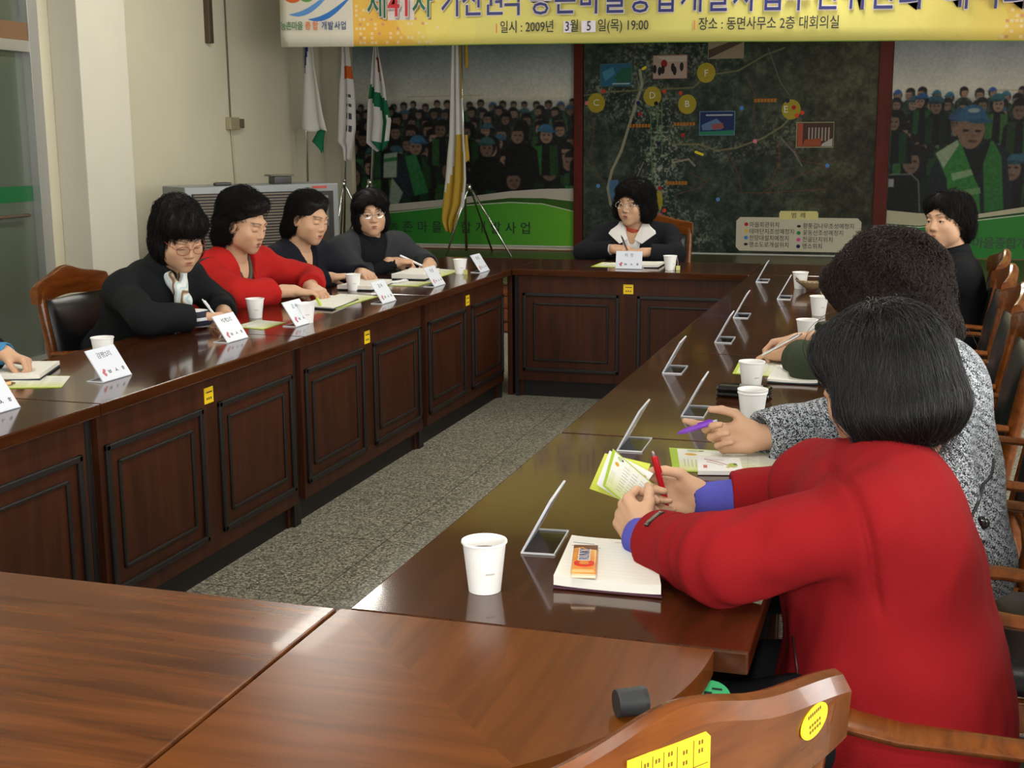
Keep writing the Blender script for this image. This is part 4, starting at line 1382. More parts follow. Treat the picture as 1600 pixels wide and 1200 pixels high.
def strands(name, parent, origin, V, Nn, flow, m, count, npts, step, rad, seed, curl=0.0, curlr=.006, lift=.3, jitter=.25, field=None, keep=.003):
    """V, Nn: roots and outward normals; flow(p, n) gives the lie of the hair"""
    r = np.random.default_rng(seed)
    i = r.integers(0, len(V), count)
    p = V[i] + r.normal(size=(count, 3)) * .001
    n = Nn[i]
    pts = [p.copy()]
    ph = r.random(count) * 6.28; fr = curl * (.7 + .6 * r.random(count))
    jit = r.normal(size=(count, 3)) * jitter
    side = np.cross(n, r.normal(size=(count, 3))); side /= np.linalg.norm(side, axis=1)[:, None] + 1e-9
    base = p.copy()
    for k in range(1, npts):
        d = flow(base, n) + n * lift * (1 - .8 * k / npts) + jit
        d /= np.linalg.norm(d, axis=1)[:, None] + 1e-9
        base = base + d * step * (.7 + .6 * ((i * 7 % 13) / 13.0))[:, None]
        if field is not None:
            dd = field(base.astype(f32))
            e = 1e-3
            g = np.stack([field((base + np.eye(3)[a] * e).astype(f32)) - dd for a in range(3)], 1) / e
            g /= np.linalg.norm(g, axis=1)[:, None] + 1e-9
            out = np.clip(keep - dd, -.02, .02) * np.where(dd < keep, 1, .55)
            base = base + g * out[:, None]
            n = g
        q = base.copy()
        if curl > 0:
            b = np.cross(n, side)
            q = q + (side * np.sin(ph + fr * k)[:, None] + (n * .8 + b * .3) * np.cos(ph + fr * k)[:, None]) * curlr * min(1, k / 2)
        pts.append(q)
    P = np.stack(pts, 1)
    hc = bpy.data.hair_curves.new(name)
    hc.add_curves([npts] * count)
    hc.attributes['position'].data.foreach_set('vector', (P - np.array(origin)).astype(np.float32).ravel()) if 'position' in hc.attributes else hc.points.foreach_set('position', (P - np.array(origin)).astype(np.float32).ravel())
    ra = hc.attributes.get('radius') or hc.attributes.new('radius', 'FLOAT', 'POINT')
    prof = rad * np.linspace(1, .35, npts)
    ra.data.foreach_set('value', np.tile(prof, count).astype(np.float32))
    hc.materials.append(m)
    o = bpy.data.objects.new(name, hc)
    link(o, parent)
    o['kind'] = 'stuff'
    return o

def normals_of(f, V):
    V = np.asarray(V, f32); e = f32(2e-3)
    d = f(V)
    g = np.stack([f(V + np.eye(3, dtype=f32)[a] * e) - d for a in range(3)], 1)
    return g / (np.linalg.norm(g, axis=1)[:, None] + 1e-9)

class Person:
    def __init__(s, label, base, head, P, C, yaw, shL=None, shR=None, elL=None, wrL=None, elR=None, wrR=None, hw=.172, bulk=1.0, skin=SKINC, seed=1, hv=.003, av=.0032, legs=True, visible_head=True):
        s.o = np.array(base, float)
        s.label = label; s.h = head; s.P = np.array(P, float); s.C = np.array(C, float)
        y = math.radians(yaw)
        s.F = np.array([math.cos(y), math.sin(y), 0.0]); s.L = np.cross((0, 0, 1), s.F)
        s.up = nrm(s.C - s.P)
        s.L = nrm(s.L - s.up * (s.L @ s.up)); s.Fd = np.cross(s.L, s.up)       # chest forward
        s.R = np.stack([-s.L, s.Fd, s.up], 1)
        d = -s.up * .048
        s.shL = np.array(shL, float) if shL is not None else s.C + s.L * hw + d
        s.shR = np.array(shR, float) if shR is not None else s.C - s.L * hw + d
        s.elL, s.wrL, s.elR, s.wrR = [np.array(v, float) for v in (elL, wrL, elR, wrR)]
        s.bulk = bulk; s.skin = np.array(skin); s.seed = seed; s.hv = hv; s.av = av
        s.hands = {}; s.nails = []
        s.tips = {}
    def hand(s, side, f, n, curls=REST, **k):
        s.hands[side] = (f, n, curls, k)
    def T(s, a, b, c):
        """chest coordinates: a to the person's right, b forward, c up the spine from the pelvis (0..1)"""
        return s.P + s.R[:, 0] * a + s.R[:, 1] * b + (s.C - s.P) * c
    def torso(s, F, g, k=.06, sl=True, arm=(.060, .050, .040), cuffback=.0):
        b = s.bulk; up = s.R
        Ls = np.linalg.norm(s.C - s.P)
        F.u(ellip(s.T(0, .0, .02), np.array((.185 * b + g, .145 * b + g, .13 + g)), up), k)
        F.u(ellip(s.T(0, .012, .38), np.array((.152 * b + g, .122 * b + g, .19)), up), k)
        F.u(ellip(s.T(0, .008, .70), np.array((.152 * b + g, .112 * b + g, .155 + g)), up), k)
        for sd, sh in ((-1, s.shL), (1, s.shR)):
            inner = s.T(sd * .06, -.015, .90)
            F.u(rcone(inner, sh, .060 + g, .050 + g), .05)
            F.u(rcone(s.C - s.up * .01, sh + s.up * .012, .036 + g, .030 + g), .05)
            F.u(rcone(s.T(sd * .09, .0, .68), sh, .085 + g, .045 + g), .05)
    def sleeve(s, F, g, side, k=.03, r=(.047, .040, .030), end=0.0):
        sh, el, wr = (s.shL, s.elL, s.wrL) if side == 'L' else (s.shR, s.elR, s.wrR)
        d = nrm(wr - el)
        F.u(rcone(sh, el, r[0] + g, r[1] + g), k)
        F.u(rcone(el, wr - d * end, r[1] + g, r[2] + g), .025)
    def build_body(s, open_=1.0, mouth=0.0, jaw=1.0, eyes=True, lip=LIPC, gaze=(0, 1, -.1)):
        h = s.h
        parts = []
        F = Field(); head_field(F, h, open_, mouth, jaw)
        nb = s.C + s.up * .0
        F.u(h.C((0, -.018, -.07), (0, -.026, -.10), .050, .050), .02)
        F.u(rcone(h.w(0, -.024, -.095), nb, .049, .056), .03)
        F.u(rcone(nb, nb - s.up * .06, .060, .075), .03)
        lo, hi = F.bounds()
        V, Fc = surface_nets(F, lo, hi, s.hv)
        parts.append((relax(V, Fc, 1, .5), Fc))
        s.head_f = F
        F = Field(); s.torso(F, -.004)
        for sd in 'LR': s.sleeve(F, 0, sd, .03, (.042, .036, .026), .03)
        lo, hi = F.bounds()
        parts.append(surface_nets(F, lo, hi, .014))
        for sd, (f, n, cu, k) in s.hands.items():
            wr = s.wrL if sd == 'L' else s.wrR; el = s.elL if sd == 'L' else s.elR
            F = Field(); tips = []
            F.u(rcone(wr - nrm(wr - el) * .09, wr, .030, .0235), .02)
            s.nails += hand_field(F, wr, f, n, sd, cu, tips=tips, **k)
            s.tips[sd] = tips
            lo, hi = F.bounds()
            V, Fc = surface_nets(F, lo, hi, s.av)
            parts.append((V, Fc))
        # legs
        F = Field()
        for sd in (-1, 1):
            hip = s.P + s.R[:, 0] * sd * .085
            kn = hip + s.F * .40 + s.R[:, 0] * sd * .03; kn[2] = .50
            an = kn + s.F * .02; an[2] = .085
            F.u(rcone(hip, kn, .075, .055), .02); F.u(rcone(kn, an, .052, .036), .02)
            F.u(rcone(an + np.array((0, 0, -.045)), an + s.F * .13 + np.array((0, 0, -.055)), .034, .026), .02)
        lo, hi = F.bounds(); parts.append(surface_nets(F, lo, hi, .013))
        Vs, Fs, off = [], [], 0
        for V, Fc in parts:
            Vs.append(V); Fs.append(Fc + off); off += len(V)
        V = np.concatenate(Vs); Fc = np.concatenate(Fs)
        col = np.tile(s.skin, (len(V), 1))
        paint_head(h, V, col, s.skin, lip, True, open_, mouth)
        for c, r, d in s.nails:
            w = np.clip((1 - np.linalg.norm(V - c, axis=1) / r) / .35, 0, 1)[:, None] * .75
            col = col * (1 - w) + (s.skin * (1.12, 1.02, 1.0) + .04) * w
        s.body = np_mesh('person', V, Fc, SKIN, None, s.o, col)
        s.body.location = s.o
        tag(s.body, s.label, 'person')
        if eyes:
            for sx in (-1, 1):
                bm = bmesh.new()
                bmesh.ops.create_uvsphere(bm, u_segments=20, v_segments=14, radius=.0136 * h.sc)
                c = h.w(sx * .0315, .0795, .0045)
                g = nrm(h.R @ nrm(gaze))
                for f in bm.faces:
                    f.smooth = True
                    ct = f.calc_center_median().normalized()
                    f.material_index = 1 if ct.dot(Vector(g)) > .90 else 0
                bmesh.ops.translate(bm, vec=Vector(c - s.o), verts=bm.verts)
                mesh_obj('eye', bm, [EYEW, IRIS], s.body, smooth=True)
        return s.body
    def solid(s, name, F, m, vox, parent=None, sm=1, lo=None, hi=None, w=.4):
        l, h_ = F.bounds()
        if lo is not None: l = np.maximum(l, lo)
        if hi is not None: h_ = np.minimum(h_, hi)
        V, Fc = surface_nets(F, l, h_, vox)
        if sm: V = relax(V, Fc, sm, w)
        p = parent or s.body
        return np_mesh(name, V, Fc, m, p, s.o)
    def trousers(s, m):
        F = Field()
        F.u(ellip(s.P, (.195 * s.bulk, .155 * s.bulk, .13), s.R), .03)
        for sd in (-1, 1):
            hip = s.P + s.R[:, 0] * sd * .085
            kn = hip + s.F * .40 + s.R[:, 0] * sd * .03; kn[2] = .50
            an = kn + s.F * .02; an[2] = .10
            F.u(rcone(hip, kn, .092, .070), .03); F.u(rcone(kn, an, .068, .056), .02)
        s.solid('trousers', F, m, .014)
        for sd in (-1, 1):
            hip = s.P + s.R[:, 0] * sd * .085
            an = hip + s.F * .42 + s.R[:, 0] * sd * .03; an[2] = .05
            F = Field(); F.u(rcone(an - s.F * .03, an + s.F * .15, .042, .034), .01)
            F.i(slab(an + np.array((0, 0, 0.0)), (.4, .4, .048), np.eye(3), .002), .004)
            s.solid('shoe', F, mat('shoe_black', (.01, .01, .01), .35), .008)
    def hair(s, ells, m, vox=.0045, noise=None, face=None, k=.03, cuts=(), name='hair'):
        """ells: (centre, radii) in head coordinates"""
        F = Field()
        for c, r in ells: F.u(s.h.E(c, r), k)
        for c, r in (face or [((0, .135, -.035), (.064, .090, .105))]): F.s(s.h.E(c, r), .012)
        for c, r in cuts: F.s(s.h.E(c, r), .012)
        if noise: F.noise = noise
        s.hair_f = F
        l, h_ = F.bounds(); V, Fc = surface_nets(F, l - .012, h_ + .012, vox)
        s.hV = V; s.hN = normals_of(F, V)
        return np_mesh(name, V, Fc, m, s.body, s.o)
    def hair_strands(s, m, count, npts=8, step=.012, rad=.0007, curl=0., curlr=.006, lift=.3, jitter=.25, flow=None, mask=None, keep=.003, follow=True, sweep=False):
        h = s.h
        top = h.w(0, -.03, .12)
        dn = -h.R[:, 2]
        def fl(p, n):
            g = np.tile(dn * .7 + np.array((0, 0, -.5)), (len(p), 1))
            return g - n * (g * n).sum(1)[:, None]
        V, Nn = s.hV, s.hN
        if mask is not None:
            k = mask(h.loc(V)); V, Nn = V[k], Nn[k]
        if sweep:
            back = -h.R[:, 1]
            def fl(p, n):
                q = h.loc(p)
                a = np.clip((q[:, 1] + .03) / .07, 0, 1)[:, None] * np.clip((q[:, 2] - .0) / .05, 0, 1)[:, None]
                g = (back * 1.0 + h.R[:, 2] * .15) * a + (dn * .8 + back * .25) * (1 - a)
                return g - n * (g * n).sum(1)[:, None]
        return strands('hair_strands', s.body, s.o, V, Nn, flow or fl, m, count, npts, step, rad, s.seed, curl, curlr, lift, jitter, s.hair_f if follow else None, keep)
    def glasses(s, m, rx=.026, ry=.019, z=.003, rr=.0013, shade=None):
        h = s.h
        bm = bmesh.new()
        off = lambda p: Vector(p - s.o)
        for sx in (-1, 1):
            pts = [off(h.w(sx * .033 + rx * math.cos(a), .113 - .006 * abs(math.cos(a)) * (1 if math.cos(a) * sx > 0 else 0), z + ry * math.sin(a))) for a in [2 * PI * i / 22 for i in range(23)]]
            tube(bm, pts, rr, 6, cap=False)
            tube(bm, [off(h.w(sx * (.033 + rx), .107, z + .004)), off(h.w(sx * .076, .05, z + .006)), off(h.w(sx * .080, -.01, z + .004))], rr, 6)
        tube(bm, [off(h.w(-.008, .113, z + .003)), off(h.w(0, .116, z + .006)), off(h.w(.008, .113, z + .003))], rr, 6)
        g = mesh_obj('glasses', bm, m, s.body, smooth=True)
        for sx in (-1, 1):
            bm = bmesh.new()
            vs_ = [bm.verts.new(off(h.w(sx * .033 + rx * .97 * math.cos(a), .1125 - .006 * abs(math.cos(a)) * (1 if math.cos(a) * sx > 0 else 0), z + ry * .97 * math.sin(a)))) for a in [2 * PI * i / 22 for i in range(22)]]
            bm.faces.new(vs_)
            mesh_obj('lens', bm, LENS, g)

LENS = bpy.data.materials.new('lens_glass'); LENS.use_nodes = True
_nt = LENS.node_tree; _nt.nodes.remove(_nt.nodes['Principled BSDF'])
_t = N(_nt, 'ShaderNodeBsdfTransparent'); _g = N(_nt, 'ShaderNodeBsdfGlossy', Roughness=.03); _m = N(_nt, 'ShaderNodeMixShader'); _m.inputs[0].default_value = .10
_nt.links.new(_t.outputs[0], _m.inputs[1]); _nt.links.new(_g.outputs[0], _m.inputs[2]); _nt.links.new(_m.outputs[0], _nt.nodes['Material Output'].inputs['Surface'])
def halfspace(pt, n):
    pt = A3(pt); n = A3(nrm(n))
    def f(p): return (p - pt) @ n
    f.lo, f.hi = pt, pt
    return f

def vneck(p, depth, w0, w1=.012, y0=-.01):
    """wedge that opens the front of a garment from the neck down"""
    C, R = A3(p.C), p.R.astype(f32)
    def f(q):
        l = (q - C) @ R
        t = np.clip((l[:, 2] + depth) / depth, 0, 1.3)
        d = np.abs(l[:, 0]) - (w1 + (w0 - w1) * t)
        d = np.maximum(d, -(l[:, 2] + depth)) * .9
        return np.maximum(d, y0 - l[:, 1])
    f.lo = f.hi = C
    return f

def endcut(pt, d, rad=.15):
    """removes what lies beyond pt along d, near pt only"""
    pt = A3(pt); d = A3(nrm(d)); c = pt + d * rad * .75
    def f(q): return np.maximum(-((q - pt) @ d), np.linalg.norm(q - c, axis=1) - rad)
    f.lo = f.hi = pt
    return f

def garment(p, name, m, g=.020, vox=.007, arm=(.053, .047, .038), hem=-.12, neck=.062, v=None, cuff=0.0, noise=None, sides='LR', kk=.03, extra=None, front=None, sm=1, kt=.06):
    F = Field()
    p.torso(F, g, kt)
    for sd in sides: p.sleeve(F, g * .55, sd, kk, arm, -.012)
    if extra: extra(F)
    if noise: F.noise = noise
    base = Field(); base.items = F.items; base.noise = F.noise
    G = Field()
    fb = lambda q: base(q)
    fb.lo, fb.hi = base.bounds()
    G.u(fb, 0)
    G.i(halfspace(p.T(0, 0, hem), -p.R[:, 2]), .004)
    for sd in sides:
        el, wr = (p.elL, p.wrL) if sd == 'L' else (p.elR, p.wrR)
        d = nrm(wr - el)
        G.s(endcut(wr - d * (.012 + cuff), d), .004)
        G.s(rcone(wr - d * .03, wr + d * .05, arm[2] - .001, arm[2] - .001), .003)
    if neck:
        G.s(rcone(p.C - p.R[:, 2] * .015, p.h.w(0, -.02, -.06), neck, neck + .005), .006)
    if v: G.s(vneck(p, *v), .004)
    p.jf = G
    return p.solid(name, G, m, vox, sm=sm)

def ringcollar(p, name, m, r, tube_r, h0, h1, tilt=.0, open_=0.0, vox=.005):
    """stand or roll collar around the neck: stacked tapered rings, open at the front by open_ radians"""
    a0, a1 = p.C + p.R[:, 2] * h0, p.C * .35 + p.h.w(0, -.026, -.10) * .65 + p.R[:, 2] * h1
    F = Field()
    n = 22
    ax = nrm(a1 - a0)
    x = nrm(p.R[:, 0] - ax * (p.R[:, 0] @ ax)); y = np.cross(ax, x) * (1 if np.cross(ax, x) @ p.R[:, 1] > 0 else -1)
    for i in range(n):
        s_ = -PI / 2 + open_ + (2 * PI - 2 * open_) * i / (n - 1) + PI
        s2 = -PI / 2 + open_ + (2 * PI - 2 * open_) * min(i + 1, n - 1) / (n - 1) + PI
        A = a0 + (x * math.cos(s_) + y * math.sin(s_)) * r[0]
        Bq = a1 + (x * math.cos(s_) + y * math.sin(s_)) * r[1]
        F.u(rcone(A, Bq, tube_r, tube_r), .02)
    return p.solid(name, F, m, vox)

def flap(p, name, m, pts, th=.004, parent=None, grid=None):
    """thin cloth piece from a polygon of world points"""
    pts = [Vector(q - p.o) for q in pts]
    bm = bmesh.new()
    vs_ = [bm.verts.new(q) for q in pts]
    f = bm.faces.new(vs_)
    bmesh.ops.triangulate(bm, faces=[f]) if len(vs_) > 4 else None
    bmesh.ops.recalc_face_normals(bm, faces=bm.faces[:])
    bmesh.ops.solidify(bm, geom=bm.faces[:], thickness=th)
    return mesh_obj(name, bm, m, parent or p.body)

def pen(name, a, b, label, body, tip=None, r=.0045, clip=None):
    a, b = Vector(a), Vector(b)
    d = (b - a).normalized()
    t = empty(name, a, 0, label, 'pen')
    L = (b - a).length
    M = frame_M((0, 0, 0), d.orthogonal(), d.cross(d.orthogonal())) if False else d.to_track_quat('Z', 'Y').to_matrix().to_4x4()
    bm = bmesh.new(); lathe(bm, [(r * .25, 0), (r * .4, .002), (r * .85, .014), (r, .02), (r, L - .012), (r * .8, L - .01)], 14, M); mesh_obj('barrel', bm, body, t, auto=40)
    bm = bmesh.new(); lathe(bm, [(r * .55, L - .011), (r * .62, L - .004), (r * .45, L)], 12, M); mesh_obj('button', bm, tip or CHROME, t, auto=40)
    bm = bmesh.new(); obox(bm, (-.0012, r, L - .045), (.0012, r + .0022, L - .012), M); mesh_obj('clip', bm, clip or tip or CHROME, t)
    return t

F_BLACK = fabric('cloth_black', (.0085, .0095, .011))
F_NAVY = fabric('cloth_navy', (.010, .0105, .017))
F_GREY = fabric('cloth_charcoal', (.034, .036, .040))
F_DARK = fabric('cloth_dark_suit', (.011, .011, .014))
F_RED = fabric('cloth_red', (.40, .014, .012), .3, 300)
F_COAT = fabric('cloth_red_coat', (.235, .0075, .010), .5, 260, .95)
F_GREEN = fabric('cloth_moss', (.040, .052, .030), .3)
F_TROU = fabric('cloth_trousers', (.012, .012, .014))
F_BLUE = fabric('cloth_blue_cuff', (.085, .085, .40), .4, 200)
F_WHITE = fabric('cloth_white', (.72, .70, .68), .1)
F_ORANGE = fabric('cloth_orange', (.42, .07, .04), .1)

# ---------------------------------------------------------- left row, cut by the frame: blue sleeve
p = Person('person in navy jacket at the left frame edge, only the fist and blue cuff showing', (-3.10, 3.12, 0),
           Head((-2.98, 3.05, 1.10), -10, 10, 0, 1.0), (-3.16, 3.08, .56), (-3.05, 3.08, .94), 0,
           elR=(-2.90, 2.80, .80), wrR=(-2.66, 2.96, .785), elL=(-2.93, 3.30, .80), wrL=(-2.705, 3.315, .808), seed=12, hv=.005)
p.hand('L', (.92, .10, -.25), (.1, .35, .92), [(48, 70, 40), (54, 76, 42), (60, 78, 42), (64, 78, 40)], thumb=((.75, .35, -.5), (.75, -.3, -.55), (.7, -.5, -.5)))
p.hand('R', (.9, .3, -.1), (0, 0, 1), REST)
p.build_body(open_=.7)
p.hair([((0, -.022, .052), (.088, .108, .094)), ((0, -.03, -.01), (.090, .096, .09))], HAIRM, noise=wrinkle(.003, 50, 2), vox=.006)
p.hair_strands(STRANDM, 1500, 8, .010, .0009, curl=.4, curlr=.004, lift=.4, jitter=.3)
garment(p, 'jacket', F_NAVY, .022, noise=wrinkle(.0025, 36, 15), vox=.009)
p.trousers(F_TROU)
d = nrm(p.wrL - p.elL); F = Field(); F.u(rcone(p.wrL - d * .05, p.wrL + d * .004, .037, .036), .01); F.s(rcone(p.wrL - d * .08, p.wrL + d * .06, .029, .029), .003)
p.solid('knit_cuff', F, fabric('cuff_sky', (.06, .22, .42), .3, 200), .005)

# ---------------------------------------------------------- left row: black coat, scarf, glasses
p = Person('person in black coat and pale patterned scarf with glasses, writing at the left row', (-3.08, 4.48, 0),
           Head((-2.735, 4.42, 1.088), -34, 24, 3, 1.0), (-3.10, 4.52, .56), (-2.865, 4.46, .935), -6,
           elR=(-2.70, 4.10, .815), wrR=(-2.615, 4.345, .785), elL=(-2.76, 4.74, .785), wrL=(-2.60, 4.50, .778), hw=.178, bulk=1.04, seed=2)
p.hand('R', (.55, .80, -.05), (-.35, .25, .9), WRITE, thumb=WTHUMB)
p.hand('L', (.5, -.85, -.1), (-.2, -.2, .95), REST)
p.build_body(open_=0, gaze=(0, .8, -.6))
p.hair([((0, -.028, .060), (.094, .114, .102)), ((0, -.04, -.01), (.097, .098, .095)), ((0, .055, .080), (.080, .048, .050)), ((-.060, -.02, -.05), (.034, .06, .055)), ((.060, -.02, -.05), (.034, .06, .055))],
       HAIRM, noise=wrinkle(.0025, 60, 3), face=[((0, .135, -.05), (.064, .085, .097))])
p.hair_strands(STRANDM, 3500, 8, .009, .0008, curl=.6, curlr=.005, lift=.40, jitter=.3)
p.glasses(mat('glasses_red', (.25, .03, .02), .3))
garment(p, 'coat', F_BLACK, .022, noise=wrinkle(.0026, 38, 5), arm=(.054, .048, .040))
p.trousers(F_TROU)
ringcollar(p, 'coat_collar', F_BLACK, (.080, .072), .010, -.01, .005, open_=.5)
# scarf: knotted, pale blue, brown and white
SC = bpy.data.materials.new('scarf_print'); SC.use_nodes = True
nt = SC.node_tree; b = nt.nodes['Principled BSDF']
tc = N(nt, 'ShaderNodeTexCoord'); vo = N(nt, 'ShaderNodeTexWave', Scale=7.0, Distortion=6.0, Detail=2.0); vo.inputs['Detail Scale'].default_value = 1.2
nt.links.new(tc.outputs['Object'], vo.inputs['Vector'])
nt.links.new(ramp(nt, vo.outputs['Fac'], [(.0, (.10, .055, .025, 1)), (.16, (.55, .42, .28, 1)), (.26, (.60, .66, .66, 1)), (.6, (.33, .48, .52, 1)), (.85, (.62, .66, .64, 1))]), b.inputs['Base Color']); b.inputs['Roughness'].default_value = .6
F = Field()
k0 = p.T(.012, .158, .97)
F.u(ellip(k0, (.036, .030, .034), p.R), .01)
for a, b_, r0, r1 in ((p.T(-.035, .07, 1.12), k0, .022, .022), (p.T(.045, .07, 1.12), k0, .022, .022), (k0, p.T(.0, .195, .70), .024, .042), (p.T(.0, .195, .70), p.T(.02, .215, .46), .042, .050)):
    F.u(rcone(a, b_, r0, r1), .012)
F.noise = wrinkle(.003, 60, 8)
p.solid('scarf', F, SC, .004)
# striped knit cuff
STR = bpy.data.materials.new('striped_cuff'); STR.use_nodes = True
nt = STR.node_tree; b = nt.nodes['Principled BSDF']; tc = N(nt, 'ShaderNodeTexCoord'); mp = N(nt, 'ShaderNodeMapping')
wv = N(nt, 'ShaderNodeTexWave', Scale=9.0); wv.bands_direction = 'Z'; nt.links.new(tc.outputs['Object'], wv.inputs['Vector'])
nt.links.new(ramp(nt, wv.outputs['Fac'], [(.0, (.01, .012, .03, 1)), (.70, (.01, .012, .03, 1)), (.76, (.6, .6, .62, 1)), (1.0, (.6, .6, .62, 1))]), b.inputs['Base Color']); b.inputs['Roughness'].default_value = .8
F = Field(); d = nrm(p.wrR - p.elR); F.u(rcone(p.wrR - d * .03, p.wrR + d * .016, .037, .036), .01); p.solid('knit_cuff', F, STR, .005)
pen('ballpoint_pen', (-2.552, 4.40, .752), (-2.592, 4.325, .862), 'white ballpoint pen held by the person with the pale scarf', mat('pen_white', (.75, .75, .77), .3), mat('pen_white', (.75, .75, .77)))

# ---------------------------------------------------------- left row: red jacket
p = Person('person in bright red jacket with black piping and full hair at the left row', (-3.10, 5.25, 0),
           Head((-2.890, 5.215, 1.085), -8, 16, 0, 1.0), (-3.13, 5.28, .55), (-2.965, 5.23, .925), -14,
           elR=(-2.80, 4.96, .80), wrR=(-2.655, 5.215, .790), elL=(-2.74, 5.56, .80), wrL=(-2.63, 5.36, .785), hw=.185, bulk=1.05, seed=3, hv=.0032)
p.hand('R', (.75, .62, -.12), (-.1, .05, .99), REST)
p.hand('L', (.72, -.62, -.1), (-.1, -.1, .99), REST)
p.build_body(open_=0, gaze=(0, .8, -.6), mouth=.004, lip=np.array((.22, .045, .05)))
p.hair([((0, -.034, .062), (.092, .108, .102)), ((0, -.058, -.02), (.096, .080, .108)), ((0, .042, .104), (.074, .050, .040)), ((0, -.075, -.09), (.072, .052, .055))],
       HAIRM, noise=wrinkle(.003, 55, 4), face=[((0, .135, -.015), (.070, .092, .100)), ((0, .10, -.11), (.075, .09, .07))])
p.hair_strands(STRANDM, 4000, 9, .010, .0008, curl=.8, curlr=.006, lift=.5, jitter=.4, sweep=True, mask=lambda q: ~((q[:, 1] > .05) & (q[:, 2] < .095) & (np.abs(q[:, 0]) < .09)))
garment(p, 'jacket', F_RED, .026, noise=wrinkle(.003, 32, 6), v=(.21, .050), arm=(.060, .055, .046))
p.trousers(F_TROU)
garment(p, 'blouse', mat('blouse_brown', (.05, .032, .02), .5, bump=.5, bscale=90), .008, .009, arm=(.04, .036, .03), hem=.2, v=(.045, .035), neck=.056)
for sx in (-1, 1):
    flap(p, 'lapel', F_RED, [p.T(sx * .058, .035, 1.06), p.T(sx * .112, .105, .92), p.T(sx * .082, .178, .66), p.T(sx * .012, .192, .45), p.T(sx * .026, .176, .70), p.T(sx * .046, .115, .94)], .006)
bm = bmesh.new()
pts = []
for i in range(9):                                                              # black piping on the sleeve head
    a = -1.5 + 3.0 * i / 8
    d = nrm(p.elR - p.shR); u_ = nrm(np.cross(d, (0, 0, 1))); w_ = np.cross(u_, d)
    pts.append(Vector(p.shR + d * .035 + (-u_ * math.sin(a) * .092 + w_ * math.cos(a) * .086) - p.o))
tube(bm, pts, .0045, 6); mesh_obj('piping', bm, mat('piping_black', (.006, .006, .006), .5), p.body, smooth=True)
bm = bmesh.new(); bmesh.ops.create_icosphere(bm, subdivisions=2, radius=.008); bmesh.ops.translate(bm, vec=Vector(p.T(-.055, .165, .82) - p.o), verts=bm.verts); mesh_obj('brooch', bm, mat('brooch_cream', (.7, .6, .5), .3), p.body, smooth=True)
RED_P = p

# ---------------------------------------------------------- left row: navy suit with round brooch
p = Person('person in navy suit with a round white brooch, looking down at the left row', (-3.12, 5.93, 0),
           Head((-2.908, 5.905, 1.070), -17, 14, -2, 1.0), (-3.13, 5.96, .54), (-2.985, 5.92, .910), -10,
           elR=(-2.90, 5.66, .735), wrR=(-2.765, 5.83, .785), elL=(-2.82, 6.17, .76), wrL=(-2.68, 6.05, .785), hw=.180, bulk=1.02, seed=4, hv=.0034, av=.0036)
p.hand('R', (.70, .70, .02), (-.25, .1, .95), [(30, 40, 20)] * 4)
p.hand('L', (.7, -.7, -.05), (-.1, -.1, .98), REST)
p.build_body(open_=0, gaze=(0, .8, -.6), mouth=.003)
p.hair([((0, -.022, .052), (.084, .105, .090)), ((0, -.05, -.02), (.084, .078, .100)), ((0, .040, .092), (.066, .046, .034)), ((0, -.085, -.08), (.065, .05, .06))],
       HAIRM, noise=wrinkle(.002, 50, 5), face=[((0, .132, -.012), (.072, .105, .104)), ((0, .09, -.11), (.075, .085, .07)), ((.07, .035, -.03), (.03, .045, .05)), ((-.07, .035, -.03), (.03, .045, .05))])
p.hair_strands(STRANDM, 3000, 8, .011, .0008, curl=.4, curlr=.004, lift=.4, jitter=.3, sweep=True, mask=lambda q: ~((q[:, 1] > .05) & (q[:, 2] < .095) & (np.abs(q[:, 0]) < .09)))
garment(p, 'suit_jacket', F_NAVY, .022, noise=wrinkle(.002, 34, 7), v=(.17, .055), vox=.0075)
p.trousers(F_TROU)
garment(p, 'inner_top', F_BLACK, .008, .009, arm=(.04, .036, .03), hem=.2, v=(.05, .040), neck=.056)
for sx in (-1, 1):
    flap(p, 'lapel', F_NAVY, [p.T(sx * .056, .035, 1.05), p.T(sx * .110, .10, .93), p.T(sx * .096, .152, .77), p.T(sx * .010, .182, .48), p.T(sx * .024, .168, .70), p.T(sx * .048, .10, .93)], .006)
M = frame_M(p.T(-.075, .178, .50) - p.o, p.R[:, 0], p.R[:, 2])
bm = bmesh.new(); lathe(bm, [(.020, -.006), (.021, .004), (.017, .008)], 20, M); br = mesh_obj('brooch', bm, mat('brooch_white', (.75, .74, .7), .3), p.body, auto=40)
bm = bmesh.new(); lathe(bm, [(.010, .007), (.010, .0105)], 16, M @ Matrix.Translation((.004, 0, 0))); mesh_obj('brooch_centre', bm, BLACK, br)

